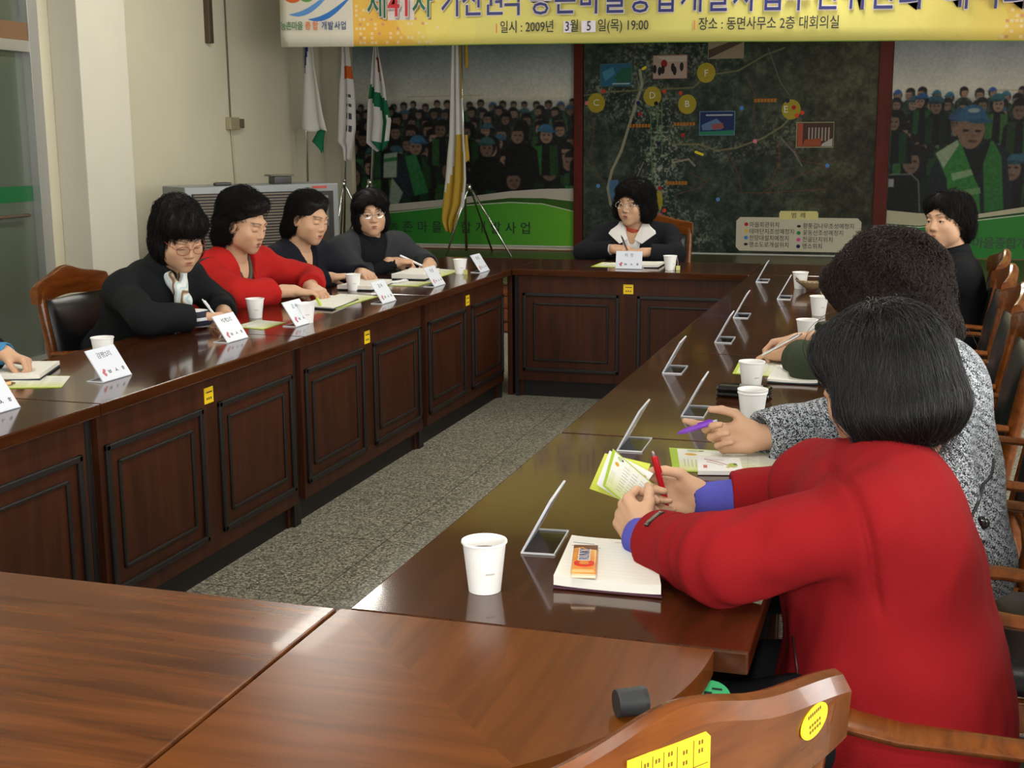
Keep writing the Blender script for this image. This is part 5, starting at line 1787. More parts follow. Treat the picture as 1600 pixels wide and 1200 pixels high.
# ---------------------------------------------------------- left row: grey jacket, turtleneck, glasses
p = Person('person in charcoal jacket and black turtleneck with glasses, facing the camera at the left row', (-3.08, 6.66, 0),
           Head((-2.868, 6.60, 1.058), -58, 4, 3, .99), (-3.08, 6.70, .54), (-2.905, 6.63, .905), -42,
           shR=(-2.985, 6.47, .865), shL=(-2.79, 6.79, .865),
           elR=(-2.845, 6.385, .735), wrR=(-2.685, 6.52, .800), elL=(-2.66, 6.86, .775), wrL=(-2.55, 6.68, .780), hw=.180, seed=5, hv=.0034, av=.0036)
p.hand('R', (.72, .66, -.12), (-.45, .15, .85), WRITE, thumb=WTHUMB)
p.hand('L', (.3, -.93, -.05), (.1, 0, .99), REST)
p.build_body(open_=.9, lip=np.array((.24, .06, .055)))
p.hair([((0, -.018, .052), (.092, .112, .088)), ((0, -.03, -.01), (.098, .09, .092)), ((.05, .055, .062), (.050, .046, .038)), ((-.04, .050, .072), (.055, .046, .034)), ((-.068, .0, -.05), (.028, .055, .05)), ((.068, .0, -.05), (.028, .055, .05))],
       HAIRM, noise=wrinkle(.0025, 55, 6), face=[((.010, .130, -.022), (.064, .086, .100)), ((0, .10, -.11), (.072, .09, .06))])
p.hair_strands(STRANDM, 2500, 8, .011, .0008, curl=.4, curlr=.004, lift=.35, jitter=.3)
p.glasses(mat('glasses_silver', (.5, .5, .5), .25, metal=.8))
garment(p, 'jacket', F_GREY, .022, noise=wrinkle(.0022, 34, 8), v=(.30, .085, .05), vox=.0075)
p.trousers(F_TROU)
garment(p, 'turtleneck', F_BLACK, .010, .008, arm=(.04, .036, .03), hem=.1, neck=None)
ringcollar(p, 'rolled_collar', F_BLACK, (.066, .058), .013, -.01, -.01)
pen('marker_pen', (-2.552, 6.60, .768), (-2.690, 6.555, .838), 'white and black marker held by the person in charcoal jacket', mat('pen_white', (.75, .75, .77), .3), BLACK, r=.0065, clip=BLACK)

# ---------------------------------------------------------- far table: dark suit, white collar
p = Person('person in dark suit with white open collar and glasses at the far table', (-1.64, 8.0, 0),
           Head((-1.640, 7.83, 1.062), -108, 5, -4, 1.06), (-1.64, 8.02, .54), (-1.645, 7.90, .895), -90,
           elR=(-1.935, 7.74, .765), wrR=(-1.715, 7.62, .800), elL=(-1.355, 7.74, .765), wrL=(-1.53, 7.59, .785), hw=.200, bulk=1.1, seed=6, hv=.0036, av=.0038)
p.hand('R', (.92, -.30, .05), (-.2, -.35, .9), WRITE, thumb=WTHUMB)
p.hand('L', (-.9, -.35, 0), (.1, -.2, .97), REST)
p.build_body(open_=.8, mouth=.004)
p.hair([((0, -.020, .052), (.104, .112, .090)), ((0, -.035, .0), (.112, .095, .085)), ((0, .045, .080), (.080, .055, .042)), ((-.085, -.01, -.03), (.040, .06, .06)), ((.085, -.01, -.03), (.040, .06, .06))],
       HAIRM, noise=wrinkle(.004, 50, 7), face=[((0, .135, -.022), (.068, .092, .102)), ((0, .10, -.12), (.08, .10, .06))])
p.hair_strands(STRANDM, 3500, 9, .010, .0009, curl=1.1, curlr=.009, lift=.7, jitter=.4)
p.glasses(mat('glasses_silver', (.5, .5, .5)))
garment(p, 'suit_jacket', F_DARK, .024, noise=wrinkle(.002, 32, 9), v=(.22, .065), vox=.008)
p.trousers(F_TROU)
garment(p, 'shirt', F_WHITE, .009, .008, arm=(.04, .036, .03), hem=.2, v=(.045, .034), neck=.058)
ringcollar(p, 'neckerchief', F_ORANGE, (.060, .055), .010, .012, -.01)
for sx in (-1, 1):
    flap(p, 'collar_wing', F_WHITE, [p.T(sx * .062, -.04, 1.22), p.T(sx * .066, .035, 1.19), p.T(sx * .022, .125, .98), p.T(sx * .070, .150, .93), p.T(sx * .150, .085, 1.04), p.T(sx * .115, -.01, 1.14)], .005)
    flap(p, 'lapel', F_DARK, [p.T(sx * .120, .045, .98), p.T(sx * .150, .110, .86), p.T(sx * .115, .148, .74), p.T(sx * .014, .172, .36), p.T(sx * .030, .160, .62), p.T(sx * .075, .135, .84)], .006)
    bm = bmesh.new(); bmesh.ops.create_icosphere(bm, subdivisions=2, radius=.0075); bmesh.ops.translate(bm, vec=Vector(p.h.w(sx * .083, -.002, -.052) - p.o), verts=bm.verts); mesh_obj('earring', bm, mat('pearl', (.7, .66, .58), .2), p.body, smooth=True)
pen('ballpoint_pen', (-1.612, 7.575, .775), (-1.668, 7.60, .885), 'dark ballpoint pen held by the person with the white collar', mat('pen_dark', (.03, .03, .035), .3), mat('pen_dark', (.03, .03, .035)))

# ---------------------------------------------------------- right row, far: black turtleneck
p = Person('person in black turtleneck looking left in front of the right crowd poster', (.20, 6.12, 0),
           Head((.160, 6.11, 1.082), -130, 0, 2, 1.0), (.22, 6.14, .54), (.205, 6.13, .895), 188,
           elL=(-.02, 5.88, .765), wrL=(-.24, 6.02, .785), elR=(-.03, 6.38, .765), wrR=(-.26, 6.24, .785), hw=.178, seed=7, hv=.0036, av=.004)
p.hand('L', (-.9, .4, -.05), (0, 0, 1), REST)
p.hand('R', (-.9, -.4, -.05), (0, 0, 1), REST)
p.build_body(open_=.85)
p.hair([((0, -.018, .050), (.090, .112, .092)), ((0, -.04, -.005), (.094, .09, .090)), ((.02, .050, .082), (.062, .046, .036)), ((0, -.08, -.05), (.07, .045, .05))],
       HAIRM, noise=wrinkle(.003, 50, 8), face=[((0, .132, -.018), (.070, .092, .100)), ((.07, .045, -.05), (.03, .05, .045)), ((-.07, .045, -.05), (.03, .05, .045)), ((0, .10, -.11), (.07, .09, .06))])
p.hair_strands(STRANDM, 2500, 8, .011, .0009, curl=.5, curlr=.005, lift=.4, jitter=.3)
garment(p, 'sweater', F_BLACK, .014, noise=wrinkle(.002, 30, 10), neck=None, vox=.008)
p.trousers(F_TROU)
ringcollar(p, 'rolled_collar', F_BLACK, (.070, .058), .014, -.01, .005)

# ---------------------------------------------------------- right row: green sleeve, writing
p = Person('person in moss green top writing with a silver pen, mostly hidden behind the curly hair', (.10, 4.12, 0),
           Head((-.120, 4.12, 1.000), 166, 24, 0, .98), (.13, 4.14, .54), (.005, 4.13, .895), 176,
           elL=(-.262, 3.88, .790), wrL=(-.352, 4.135, .775), elR=(-.13, 4.42, .80), wrR=(-.330, 4.215, .806), hw=.178, seed=8, hv=.004, av=.003)
p.hand('R', (-.93, -.05, -.22), (.0, .55, .80), WRITE, thumb=WTHUMB)
p.hand('L', (-.8, .5, -.1), (0, 0, 1), REST)
p.build_body(open_=.4, eyes=True)
p.hair([((0, -.022, .050), (.088, .108, .090)), ((0, -.05, -.02), (.090, .085, .100))], HAIRM, noise=wrinkle(.002, 50, 9))
p.hair_strands(STRANDM, 1200, 7, .012, .0009, curl=.5, curlr=.004, lift=.35)
garment(p, 'top', F_GREEN, .020, noise=wrinkle(.003, 30, 11), arm=(.058, .054, .044), vox=.0065)
p.trousers(F_TROU)
pen('ballpoint_pen', (-.440, 4.12, .768), (-.312, 4.12, .846), 'silver ballpoint pen held by the person in the green sleeve', mat('pen_silver', (.65, .65, .66), .25, metal=.5), mat('pen_steel', (.3, .31, .33), .3, metal=.6))
# ---------------------------------------------------------- right row: tweed jacket, curly brown hair, purple pen
def tweed():
    m = bpy.data.materials.new('tweed'); m.use_nodes = True
    nt = m.node_tree; b = nt.nodes['Principled BSDF']
    tc = N(nt, 'ShaderNodeTexCoord')
    mp = N(nt, 'ShaderNodeMapping'); mp.inputs['Scale'].default_value = (1.0, 1.0, 1.35); mp.inputs['Rotation'].default_value = (.5, .5, .3)
    nt.links.new(tc.outputs['Object'], mp.inputs['Vector'])
    w1 = N(nt, 'ShaderNodeTexWave', Scale=24.0, Distortion=10.0, Detail=2.0); w1.inputs['Detail Scale'].default_value = 9.0
    nt.links.new(mp.outputs['Vector'], w1.inputs['Vector'])
    no = N(nt, 'ShaderNodeTexNoise', Scale=110.0, Detail=2.0)
    nt.links.new(tc.outputs['Object'], no.inputs['Vector'])
    mx = N(nt, 'ShaderNodeMath', operation='ADD'); nt.links.new(w1.outputs['Fac'], mx.inputs[0]); nt.links.new(no.outputs['Fac'], mx.inputs[1])
    hf = N(nt, 'ShaderNodeMath', operation='MULTIPLY'); hf.inputs[1].default_value = .5; nt.links.new(mx.outputs[0], hf.inputs[0])
    nt.links.new(ramp(nt, hf.outputs[0], [(.40, (.010, .012, .020, 1)), (.50, (.20, .23, .27, 1)), (.57, (.60, .65, .70, 1))]), b.inputs['Base Color'])
    b.inputs['Roughness'].default_value = .9
    bp = N(nt, 'ShaderNodeBump', Strength=.8, Distance=.004); nt.links.new(hf.outputs[0], bp.inputs['Height']); nt.links.new(bp.outputs['Normal'], b.inputs['Normal'])
    return m
TWEED = tweed()
p = Person('person in black and white tweed jacket with curly brown hair, holding a purple pen', (.12, 2.84, 0),
           Head((-.046, 2.89, 1.100), 152, 16, 0, 1.0), (.065, 2.80, .55), (.030, 2.85, .965), 178,
           shL=(.050, 2.68, .900), shR=(-.02, 3.02, .90),
           elL=(.10, 2.56, .70), wrL=(-.06, 2.60, .60), elR=(-.090, 3.06, .800), wrR=(-.312, 2.90, .782), hw=.185, bulk=1.1, seed=9, hv=.004, av=.0024)
p.hand('R', (-.96, -.10, -.05), (-.05, .80, -.52), [(8, 12, 8), (52, 72, 35), (62, 76, 38), (68, 76, 38)], thumb=((.62, .66, -.15), (.93, .22, -.2), (.97, .0, -.15)), sc=.98)
p.hand('L', (-.9, .1, -.3), (0, 0, 1), REST)
p.build_body(open_=.8)
p.hair([((0, -.025, .052), (.100, .112, .096)), ((0, -.045, -.02), (.108, .098, .095)), ((0, .03, .08), (.08, .06, .042)), ((0, -.065, -.075), (.085, .065, .055))],
       HAIRB, noise=wrinkle(.007, 45, 10), vox=.006)
p.hair_strands(STRANDB, 15000, 11, .008, .0007, curl=1.25, curlr=.009, lift=.6, jitter=.45, follow=True, keep=.006)
garment(p, 'tweed_jacket', TWEED, .032, noise=wrinkle(.002, 30, 12), arm=(.056, .052, .046), vox=.006, cuff=-.004,
        extra=lambda F: F.u(ellip((.070, 2.80, .93), (.105, .12, .115)), .05).u(ellip((.085, 2.78, .70), (.125, .15, .20)), .05))
ringcollar(p, 'tweed_collar', TWEED, (.082, .070), .012, .0, .0, open_=.5)
p.trousers(F_TROU)
# piped pocket tab with a black button on the back
J = p.jf
def on_surface(f, q, n, it=12):
    q = np.array(q, float); n = nrm(n)
    q = q + n * .25
    for _ in range(60):
        d = float(f(np.array([q], f32))[0])
        if d < .0006: break
        q = q - n * max(d * .6, .0005)
    return q
tabp = [on_surface(J, (x, 2.45, z), (0, -1, 0)) for x, z in ((.185, .813), (.184, .795), (.180, .779), (.166, .770), (.150, .760), (.140, .745), (.136, .722), (.142, .700), (.153, .692), (.166, .692))]
bm = bmesh.new(); tube(bm, [Vector(q - p.o) for q in tabp], .0035, 8); mesh_obj('tab_piping', bm, mat('piping_black', (.006, .006, .006), .5), p.body, smooth=True)
q = on_surface(J, (.160, 2.45, .729), (0, -1, 0)) - p.o
bm = bmesh.new(); lathe(bm, [(.012, -.002), (.0135, .002), (.011, .006), (.005, .007)], 20, Matrix.Translation(q) @ Matrix.Rotation(PI / 2, 4, 'X')); mesh_obj('button', bm, GB_ if 'GB_' in globals() else mat('button_black', (.008, .008, .009), .1), p.body, smooth=True)

# ---------------------------------------------------------- front: red coat
p = Person('person in red wool coat with straight black bob, holding brochure and red pen', (.10, 2.10, 0),
           Head((-.034, 2.200, 1.052), 153, 20, 0, .96), (.005, 2.10, .53), (-.030, 2.165, .900), 192,
           shL=(-.045, 2.005, .862), shR=(-.138, 2.305, .832),
           elL=(-.262, 1.930, .812), wrL=(-.418, 2.100, .778), elR=(-.115, 2.420, .790), wrR=(-.350, 2.365, .776), hw=.185, bulk=1.06, seed=10, hv=.003, av=.0021)
p.hand('L', (-.55, .68, .35), (-.80, -.45, .30), [(50, 62, 30), (58, 66, 32), (64, 68, 34), (66, 68, 34)], thumb=((.80, .40, -.42), (.90, .10, -.42), (.90, -.05, -.42)))
p.hand('R', (-1, -.02, .10), (-.0, .95, -.25), [(38, 42, 20), (60, 66, 34), (66, 70, 36), (70, 72, 36)], thumb=((.78, .52, -.32), (.96, .02, -.26), (.96, -.16, -.22)))
p.build_body(open_=.5)
p.hair([((0, -.022, .046), (.092, .108, .090)), ((0, -.035, -.02), (.097, .096, .085)), ((0, -.048, -.062), (.093, .080, .052)), ((0, .05, .07), (.075, .046, .042)), ((-.070, .005, -.035), (.030, .045, .050)), ((.070, .005, -.035), (.030, .045, .050))],
       HAIRM, noise=wrinkle(.0015, 35, 11), vox=.004, face=[((0, .135, -.040), (.074, .098, .112)), ((0, .065, -.135), (.10, .085, .065)), ((-.085, .080, -.085), (.055, .062, .062))], name='hair')
p.hair_strands(STRANDS, 12000, 12, .0145, .00055, curl=.0, lift=.12, jitter=.22, keep=.0035, mask=lambda q: ~((q[:, 0] < -.02) & (q[:, 1] > .02) & (q[:, 2] < .0)))
def coat_extra(F):
    F.u(ellip(p.shR + np.array((.005, .0, -.005)), (.072, .068, .068)), .015)
    F.u(ellip(p.shL + np.array((.0, .0, -.01)), (.072, .072, .076)), .02)
    F.u(rcone(p.T(0, -.012, .78), p.T(0, -.035, .30), .108, .145), .06)
    F.u(ellip(p.P + np.array((.015, 0, -.06)), (.190, .205, .24)), .05)
def coat_noise():
    w1, w2 = wrinkle(.0030, 20, 13), wrinkle(.0012, 55, 17)
    cr = []
    for sh, el in ((p.shL, p.elL), (p.shR, p.elR)):
        cr.append((A3(sh), A3(nrm(el - sh))))
    eL, wL = A3(p.elL), A3(p.wrL)
    def f(q):
        d = w1(q) + w2(q)
        for sh, a in cr:
            t = (q - sh) @ a - .018
            m = np.clip(1 - np.linalg.norm(q - sh, axis=1) / .16, 0, 1)
            d = d + .010 * np.minimum(1, m * 3) * np.exp(-(t / .0065) ** 2)
        r = np.linalg.norm(q - eL, axis=1)
        t = (q - eL) @ nrm(wL - eL).astype(f32)
        d = d + .0035 * np.exp(-(r / .11) ** 4) * np.sin(t * 150)
        return d
    return f
garment(p, 'coat', F_COAT, .026, noise=coat_noise(), arm=(.058, .055, .036), vox=.0048, extra=coat_extra, kk=.012, hem=-.55, cuff=.045, sm=1)
COATF = p.jf
ringcollar(p, 'coat_collar', F_COAT, (.082, .066), .012, -.02, -.012, open_=.55)
p.trousers(F_TROU)
for sd, el, wr in (('L', p.elL, p.wrL), ('R', p.elR, p.wrR)):
    d = nrm(wr - el)
    F = Field(); F.u(rcone(wr - d * .090, wr - d * .002, .042, .037), .01)
    F.s(rcone(wr - d * .10, wr + d * .06, .0255, .0255), .003); F.noise = wrinkle(.0007, 90, 14)
    p.solid('ribbed_cuff', F, F_BLUE, .0035)
    F = Field(); F.u(rcone(wr - d * .115, wr - d * .06, .0575, .0565), .01); F.s(rcone(wr - d * .16, wr - d * .0, .041, .040), .003); F.i(halfspace(wr - d * .115, -d), .006); F.i(halfspace(wr - d * .050, d), .006)
    cf = p.solid('coat_cuff', F, F_COAT, .0035)
    if sd == 'L':
        side = nrm(np.cross(d, (0, 0, 1)))
        upv = np.cross(side, d)
        nrm_out = nrm(upv * .80 - side * .0 + np.array((-.35, -.45, .2)))
        cpos = wr - d * .084 + nrm_out * .0565
        bm = bmesh.new()
        prof = [(-.019, 0), (-.012, .0012), (0, .0018), (.012, .0012), (.019, 0)]
        tq = nrm(np.cross(d, nrm_out))
        Mx = frame_M(cpos - p.o, tq, d)
        for a, b_ in zip(prof, prof[1:]):
            obox(bm, (a[0], -.006, (a[1] + b_[1]) / 2 - .004), (b_[0], .006, (a[1] + b_[1]) / 2 + .001), Mx)
        bd = mesh_obj('cuff_label', bm, mat('label_bronze', (.035, .030, .024), .35, metal=.5), cf)
        bm = bmesh.new()
        for i in range(9): obox(bm, (-.014 + i * .0035, -.0022, .001), (-.0122 + i * .0035, .0022, .0031), Mx)
        mesh_obj('label_marks', bm, mat('label_gold', (.30, .25, .14), .35, metal=.6), bd)
COATP = p

q0 = on_surface(COATF, (-.150, 1.70, .660), (0, -1, 0)); q1 = on_surface(COATF, (-.143, 1.70, .630), (0, -1, 0)); q2 = on_surface(COATF, (-.136, 1.70, .600), (0, -1, 0))
bm = bmesh.new(); tube(bm, [Vector(q - p.o) for q in (q0, q1, q2)], .0028, 6); mesh_obj('pocket_zip', bm, mat('zip_dark', (.05, .012, .012), .35), p.body, smooth=True)
# ------------------------------------------------------------------ standing cooler in the corner
SILV = mat('cabinet_silver', srgb(128, 132, 132), .35, metal=.3); DPAN = mat('cabinet_dark', srgb(34, 28, 24), .35); SLAT = mat('slat_beige', srgb(120, 108, 92), .5); GRD = mat('grille_dark', (.010, .010, .010), .5)
AZ = math.atan2(.97, .71)
ac = empty('air_conditioner', (-4.77, 7.81, 0), AZ, 'wide silver standing air conditioner with dark louvred front in the corner', 'air conditioner')
W_, D_, H_ = 1.202, .42, 1.15
bm = bmesh.new(); box(bm, (0, .012, .03), (W_, D_, H_), .012); mesh_obj('cabinet', bm, SILV, ac, auto=40)
bm = bmesh.new(); box(bm, (.05, .0, .10), (W_ - .29, .02, H_ - .05), .004); mesh_obj('grille_back', bm, GRD, ac)
bm = bmesh.new()
for i in range(47):
    z = .14 + i * .0205
    obox(bm, (.06, -.004, z), (W_ - .30, .006, z + .007), Matrix.Identity(4))
mesh_obj('louvre', bm, SLAT, ac)
bm = bmesh.new(); box(bm, (W_ - .28, -.004, .10), (W_ - .055, .014, H_ - .055), .004); cp = mesh_obj('control_panel', bm, DPAN, ac, auto=40)
bm = bmesh.new(); box(bm, (W_ - .20, -.007, .84), (W_ - .10, -.003, .985), .001); mesh_obj('display', bm, mat('display_grey', srgb(82, 84, 82), .3), cp)
bm = bmesh.new(); box(bm, (W_ - .17, -.007, 1.0), (W_ - .11, -.003, 1.018)); mesh_obj('red_mark', bm, mat('mark_red', srgb(170, 30, 40), .4), cp)
bm = bmesh.new(); box(bm, (W_ - .20, -.007, 1.045), (W_ - .10, -.003, 1.062)); mesh_obj('pale_mark', bm, mat('mark_pale', srgb(120, 110, 90), .4), cp)
bm = bmesh.new(); box(bm, (W_ - .22, .009, H_ - .035), (W_ - .10, .0115, H_ - .018)); mesh_obj('badge', bm, mat('badge_red', srgb(172, 60, 54), .4), ac)
ca, sa = math.cos(AZ), math.sin(AZ)
def on_ac(x, y): return (-4.77 + ca * x - sa * y, 7.81 + sa * x + ca * y, H_)
t = empty('remote_control', on_ac(.32, .10), AZ, 'flat black remote control lying on the silver air conditioner', 'remote control')
bm = bmesh.new(); box(bm, (-.06, -.025, 0), (.06, .025, .022), .006); mesh_obj('case', bm, BLACK, t, auto=40)
bm = bmesh.new()
for i in range(5): box(bm, (-.045 + i * .018, -.008, .021), (-.033 + i * .018, .008, .024))
mesh_obj('buttons', bm, mat('rubber_grey', (.1, .1, .1), .6), t)
t = empty('radio', on_ac(.80, .16), AZ, 'small black box with a grey top on the silver air conditioner', 'radio')
bm = bmesh.new(); box(bm, (-.07, -.05, 0), (.07, .05, .055), .006); mesh_obj('case', bm, BLACK, t, auto=40)
bm = bmesh.new(); box(bm, (-.10, -.055, .055), (.09, .055, .068), .004); mesh_obj('lid', bm, mat('lid_grey', srgb(96, 92, 78), .5), t, auto=40)

# ------------------------------------------------------------------ flags on stands
FW = fabric('flag_white', (.60, .585, .56), .1, 60, .8, 0); FG = fabric('flag_green', (.012, .13, .06), .1, 60, .8, 0); FB = fabric('flag_blue', (.02, .03, .13), .1, 60, .8, 0)
FO = fabric('flag_orange', (.50, .10, .02), .1, 60, .8, 0); FR = fabric('flag_red', (.32, .03, .04), .1, 60, .8, 0); FY = fabric('flag_fringe', (.45, .29, .04), .5, 60, .8, 0); FI = fabric('flag_ink', (.06, .06, .075), .1, 60, .8, 0)
def flag_cloth(name, y, rows, mats, which, parent, org, folds=2.5, depth=.035, seed=0):
    n = 20
    z = [r[0] for r in rows]
    zz = np.linspace(z[0], z[-1], 56)
    xl = np.interp(-zz, [-q for q in z], [r[1] for r in rows]); xr = np.interp(-zz, [-q for q in z], [r[2] for r in rows])
    me = bpy.data.meshes.new(name)
    vs, fs, mi = [], [], []
    for j, q in enumerate(zz):
        for i in range(n + 1):
            u = i / n; v = j / (len(zz) - 1)
            a = folds * 2 * PI * u + seed + v * 1.2
            vs.append((xl[j] + (xr[j] - xl[j]) * (u + .05 * math.sin(a + 1)) - org[0], y + depth * (.4 + .6 * v) * math.sin(a) - org[1], q + .01 * math.sin(u * 9 + seed) * v - org[2]))
    for j in range(len(zz) - 1):
        for i in range(n):
            k_ = j * (n + 1) + i
            fs.append((k_, k_ + n + 1, k_ + n + 2, k_ + 1)); mi.append(which((i + .5) / n, (j + .5) / (len(zz) - 1)))
    me.from_pydata(vs, [], fs)
    for m in mats: me.materials.append(m)
    me.polygons.foreach_set('material_index', mi); me.polygons.foreach_set('use_smooth', [True] * len(fs))
    o = link(bpy.data.objects.new(name, me), parent)
    md = o.modifiers.new('thick', 'SOLIDIFY'); md.thickness = .004
    return o
def flag_stand(label, top, bot, hub, feet, ztop=2.9):
    t = empty('flag', (hub[0], hub[1], .392), 0, label, 'flag', 'flags on chrome stands on the platform')
    o = Vector((hub[0], hub[1], .392))
    tp, bt = Vector(top), Vector(bot)
    d = (tp - bt) / (tp.z - bt.z)
    bm = bmesh.new(); tube(bm, [bt - o, bt + d * (ztop - bt.z) - o], .0125, 10); mesh_obj('pole', bm, CHROME, t, smooth=True)
    bm = bmesh.new(); lathe(bm, [(.012, 0), (.028, .03), (.016, .06), (.003, .13)], 12, Matrix.Translation(bt + d * (ztop - bt.z) - o)); mesh_obj('finial', bm, mat('brass', (.6, .42, .12), .25, metal=1), t, smooth=True)
    bm = bmesh.new(); lathe(bm, [(.024, -.03), (.026, 0), (.024, .03)], 12, Matrix.Translation(Vector(hub) - o)); mesh_obj('hub', bm, CHROME, t, smooth=True)
    for f in feet:
        bm = bmesh.new(); tube(bm, [Vector(hub) - o, (Vector(hub) * .9 + Vector(f) * .1) - o + Vector((0, 0, .02)), Vector(f) - o], .010, 8); mesh_obj('leg', bm, CHROME, t, smooth=True)
    return t, o
def feet(hx, hy, z0=.394, r=.33, a0=.0): return [(hx + r * math.cos(a), hy + r * math.sin(a), z0) for a in (a0, a0 + 2.09, a0 + 4.19)]
t, o = flag_stand('tall white flag with a blue sliver and green tip, nearest the cream side wall', (-5.202, 10.6, 2.263), (-5.225, 10.6, .43), (-5.22, 10.6, 1.0), [(-4.98, 10.4, .394), (-5.15, 10.9, .394), (-5.33, 10.35, .394)])
flag_cloth('flag_cloth', 10.57, [(2.85, -5.17, -5.12), (2.262, -5.189, -5.096), (2.125, -5.201, -5.089), (1.904, -5.223, -5.054), (1.681, -5.238, -5.019), (1.545, -5.245, -4.985)], [FW, FB], lambda u, v: 1 if .30 < v < .62 and abs(u - .27) < .20 * (.62 - v) / .20 else 0, t, o, 1.5, .02, 1)
flag_cloth('green_corner', 10.62, [(1.56, -5.10, -5.03), (1.501, -5.133, -5.046), (1.445, -5.165, -5.052), (1.36, -5.072, -5.059)], [FG], lambda u, v: 0, t, o, 1, .01, 2)
t, o = flag_stand('white flag with an orange patch and black letters, second from the side wall', (-5.075, 11.22, 2.298), (-5.163, 11.22, .43), (-5.144, 11.22, 1.055), feet(-5.10, 11.22, r=.26, a0=.3))
flag_cloth('flag_cloth', 11.18, [(2.85, -5.06, -5.03), (2.298, -5.098, -5.04), (2.085, -5.112, -5.015), (1.981, -5.129, -4.999), (1.777, -5.142, -4.986), (1.572, -5.156, -4.987), (1.442, -5.161, -5.017), (1.40, -5.115, -5.024), (1.276, -5.101, -5.055)], [FW, FO, FI],
           lambda u, v: 1 if .455 < v < .525 and u > .25 else (2 if .62 < v < .88 and .42 < u < .8 and (int(v * 60) % 4) < 2 and (int(u * 20) % 3) else 0), t, o, 1.8, .025, 3)
t, o = flag_stand('white flag with a green band and a red stroke, before the poster edge', (-4.895, 11.52, 2.312), (-5.03, 11.52, .43), (-5.005, 11.52, 1.058), [(-5.275, 11.4, .40), (-4.70, 11.35, .394), (-5.0, 11.85, .394)])
flag_cloth('flag_cloth', 11.48, [(2.85, -4.88, -4.85), (2.311, -4.906, -4.867), (2.165, -4.93, -4.839), (1.959, -4.956, -4.805), (1.811, -4.987, -4.79), (1.632, -5.005, -4.755), (1.44, -5.018, -4.786), (1.361, -4.907, -4.828)], [FW, FG, FR],
           lambda u, v: 2 if .42 < v < .56 and abs(u - .66 - (v - .49) * .6) < .10 else (1 if (.585 + .10 * u < v < .665 + .13 * u) or (v > .72 and u > .62 and u < .9) or (v > .95 and u > .3) else 0), t, o, 2.0, .03, 5)
t, o = flag_stand('large white flag with golden fringe on a chrome tripod, left of the map', (-4.021, 11.42, 2.311), (-3.992, 11.42, .426), (-3.958, 11.42, 1.02), [(-4.118, 11.2, .394), (-3.475, 11.2, .394), (-3.86, 11.80, .394)])
fringe = lambda u, v: 1 if (v > .60 and u > .50 - .55 * (v - .60) / .4 and u < .95 - .3 * abs(v - .75)) or v > .93 or (u > .9 and v < .45) else 0
flag_cloth('flag_cloth', 11.37, [(2.85, -4.07, -3.97), (2.284, -4.101, -4.002), (2.027, -4.118, -3.993), (1.739, -4.129, -3.985), (1.477, -4.14, -3.976), (1.33, -4.162, -3.966), (1.094, -4.185, -3.963), (.856, -4.214, -3.985), (.706, -4.224, -4.063), (.605, -4.18, -4.078)], [FW, FY], fringe, t, o, 2.6, .035, 7)
flag_cloth('gold_tassel', 11.45, [(2.4, -4.0, -3.97), (2.15, -4.0, -3.965), (2.1, -3.99, -3.97)], [FY], lambda u, v: 0, t, o, 1, .01, 1)
flag_cloth('gold_tassel', 11.36, [(1.50, -3.985, -3.95), (1.30, -3.985, -3.935), (1.26, -3.97, -3.94)], [FY], lambda u, v: 0, t, o, 1, .01, 1)

# ------------------------------------------------------------------ things on the tables
ZT = TZ + .0005
def cup(x, y, label, tag_=False, h=.079, rt=.0365, rb=.0265, rz=0.0, prt=True):
    t = empty('paper_cup', (x, y, ZT), rz, label, 'cup', 'white paper cups on the tables')
    bm = bmesh.new()
    lathe(bm, [(rb - .001, .003), (rb, 0), (rt, h - .003), (rt + .0025, h - .0015), (rt + .002, h + .0015), (rt - .001, h + .001), (rt - .0018, h - .004), (rb - .0005, .006)], 32, None, True, True)
    mesh_obj('cup_wall', bm, CUPM, t, auto=50)
    bm = bmesh.new(); zc = h * .78; r_ = rb + (rt - rb) * .78 - .0012
    lathe(bm, [(r_, zc - .001), (r_, zc)], 24); mesh_obj('tea', bm, mat('tea', (.10, .045, .015), .1), t)
    if prt:
        bm = bmesh.new()
        for a0, z0, w in ((-1.2, .034, .5),):
            q = []
            for i in range(5):
                a = a0 + w * i / 4; r1 = rb + (rt - rb) * z0 / h + .0005; r2 = rb + (rt - rb) * (z0 + .003) / h + .0005
                q.append((bm.verts.new((r1 * math.cos(a), r1 * math.sin(a), z0)), bm.verts.new((r2 * math.cos(a), r2 * math.sin(a), z0 + .003))))
            for (a, b_), (c, d) in zip(q, q[1:]): bm.faces.new((a, c, d, b_))
        mesh_obj('cup_print', bm, mat('cup_print', (.55, .50, .46), .5), t)
    if tag_:
        bm = bmesh.new(); box(bm, (.030, -.030, .001), (.052, -.027, .026)); mesh_obj('tea_tag', bm, mat('tag_yellow', srgb(200, 196, 120), .5), t)
        bm = bmesh.new(); tube(bm, [(.034, -.012, h), (.040, -.022, .05), (.040, -.028, .026)], .0006, 5); mesh_obj('tea_string', bm, PAPER, t)
    return t
cup(-2.555, 3.62, 'white paper cup behind the name plate before the black leather chair back')
cup(-2.571, 4.70, 'white paper cup between the scarf wearer and the red jacket')
cup(-2.30, 4.62, 'white paper cup beside the open notebook of the red jacket wearer')
cup(-2.579, 5.70, 'white paper cup before the navy suit, against stacked notebooks')
cup(-2.331, 6.559, 'white paper cup with a yellow tea tag on the left row', True)
cup(-1.263, 7.028, 'white paper cup with a tea tag on the far table', True, rz=.3)
cup(-.496, 6.297, 'white paper cup beside the shell purse on the right row')
cup(-.343, 5.347, 'white paper cup standing alone halfway down the right row')
cup(-.336, 4.634, 'white paper cup behind the silver pen on the right row')
cup(-.421, 3.706, 'white paper cup in front of the green sleeve and beside the black glasses case')
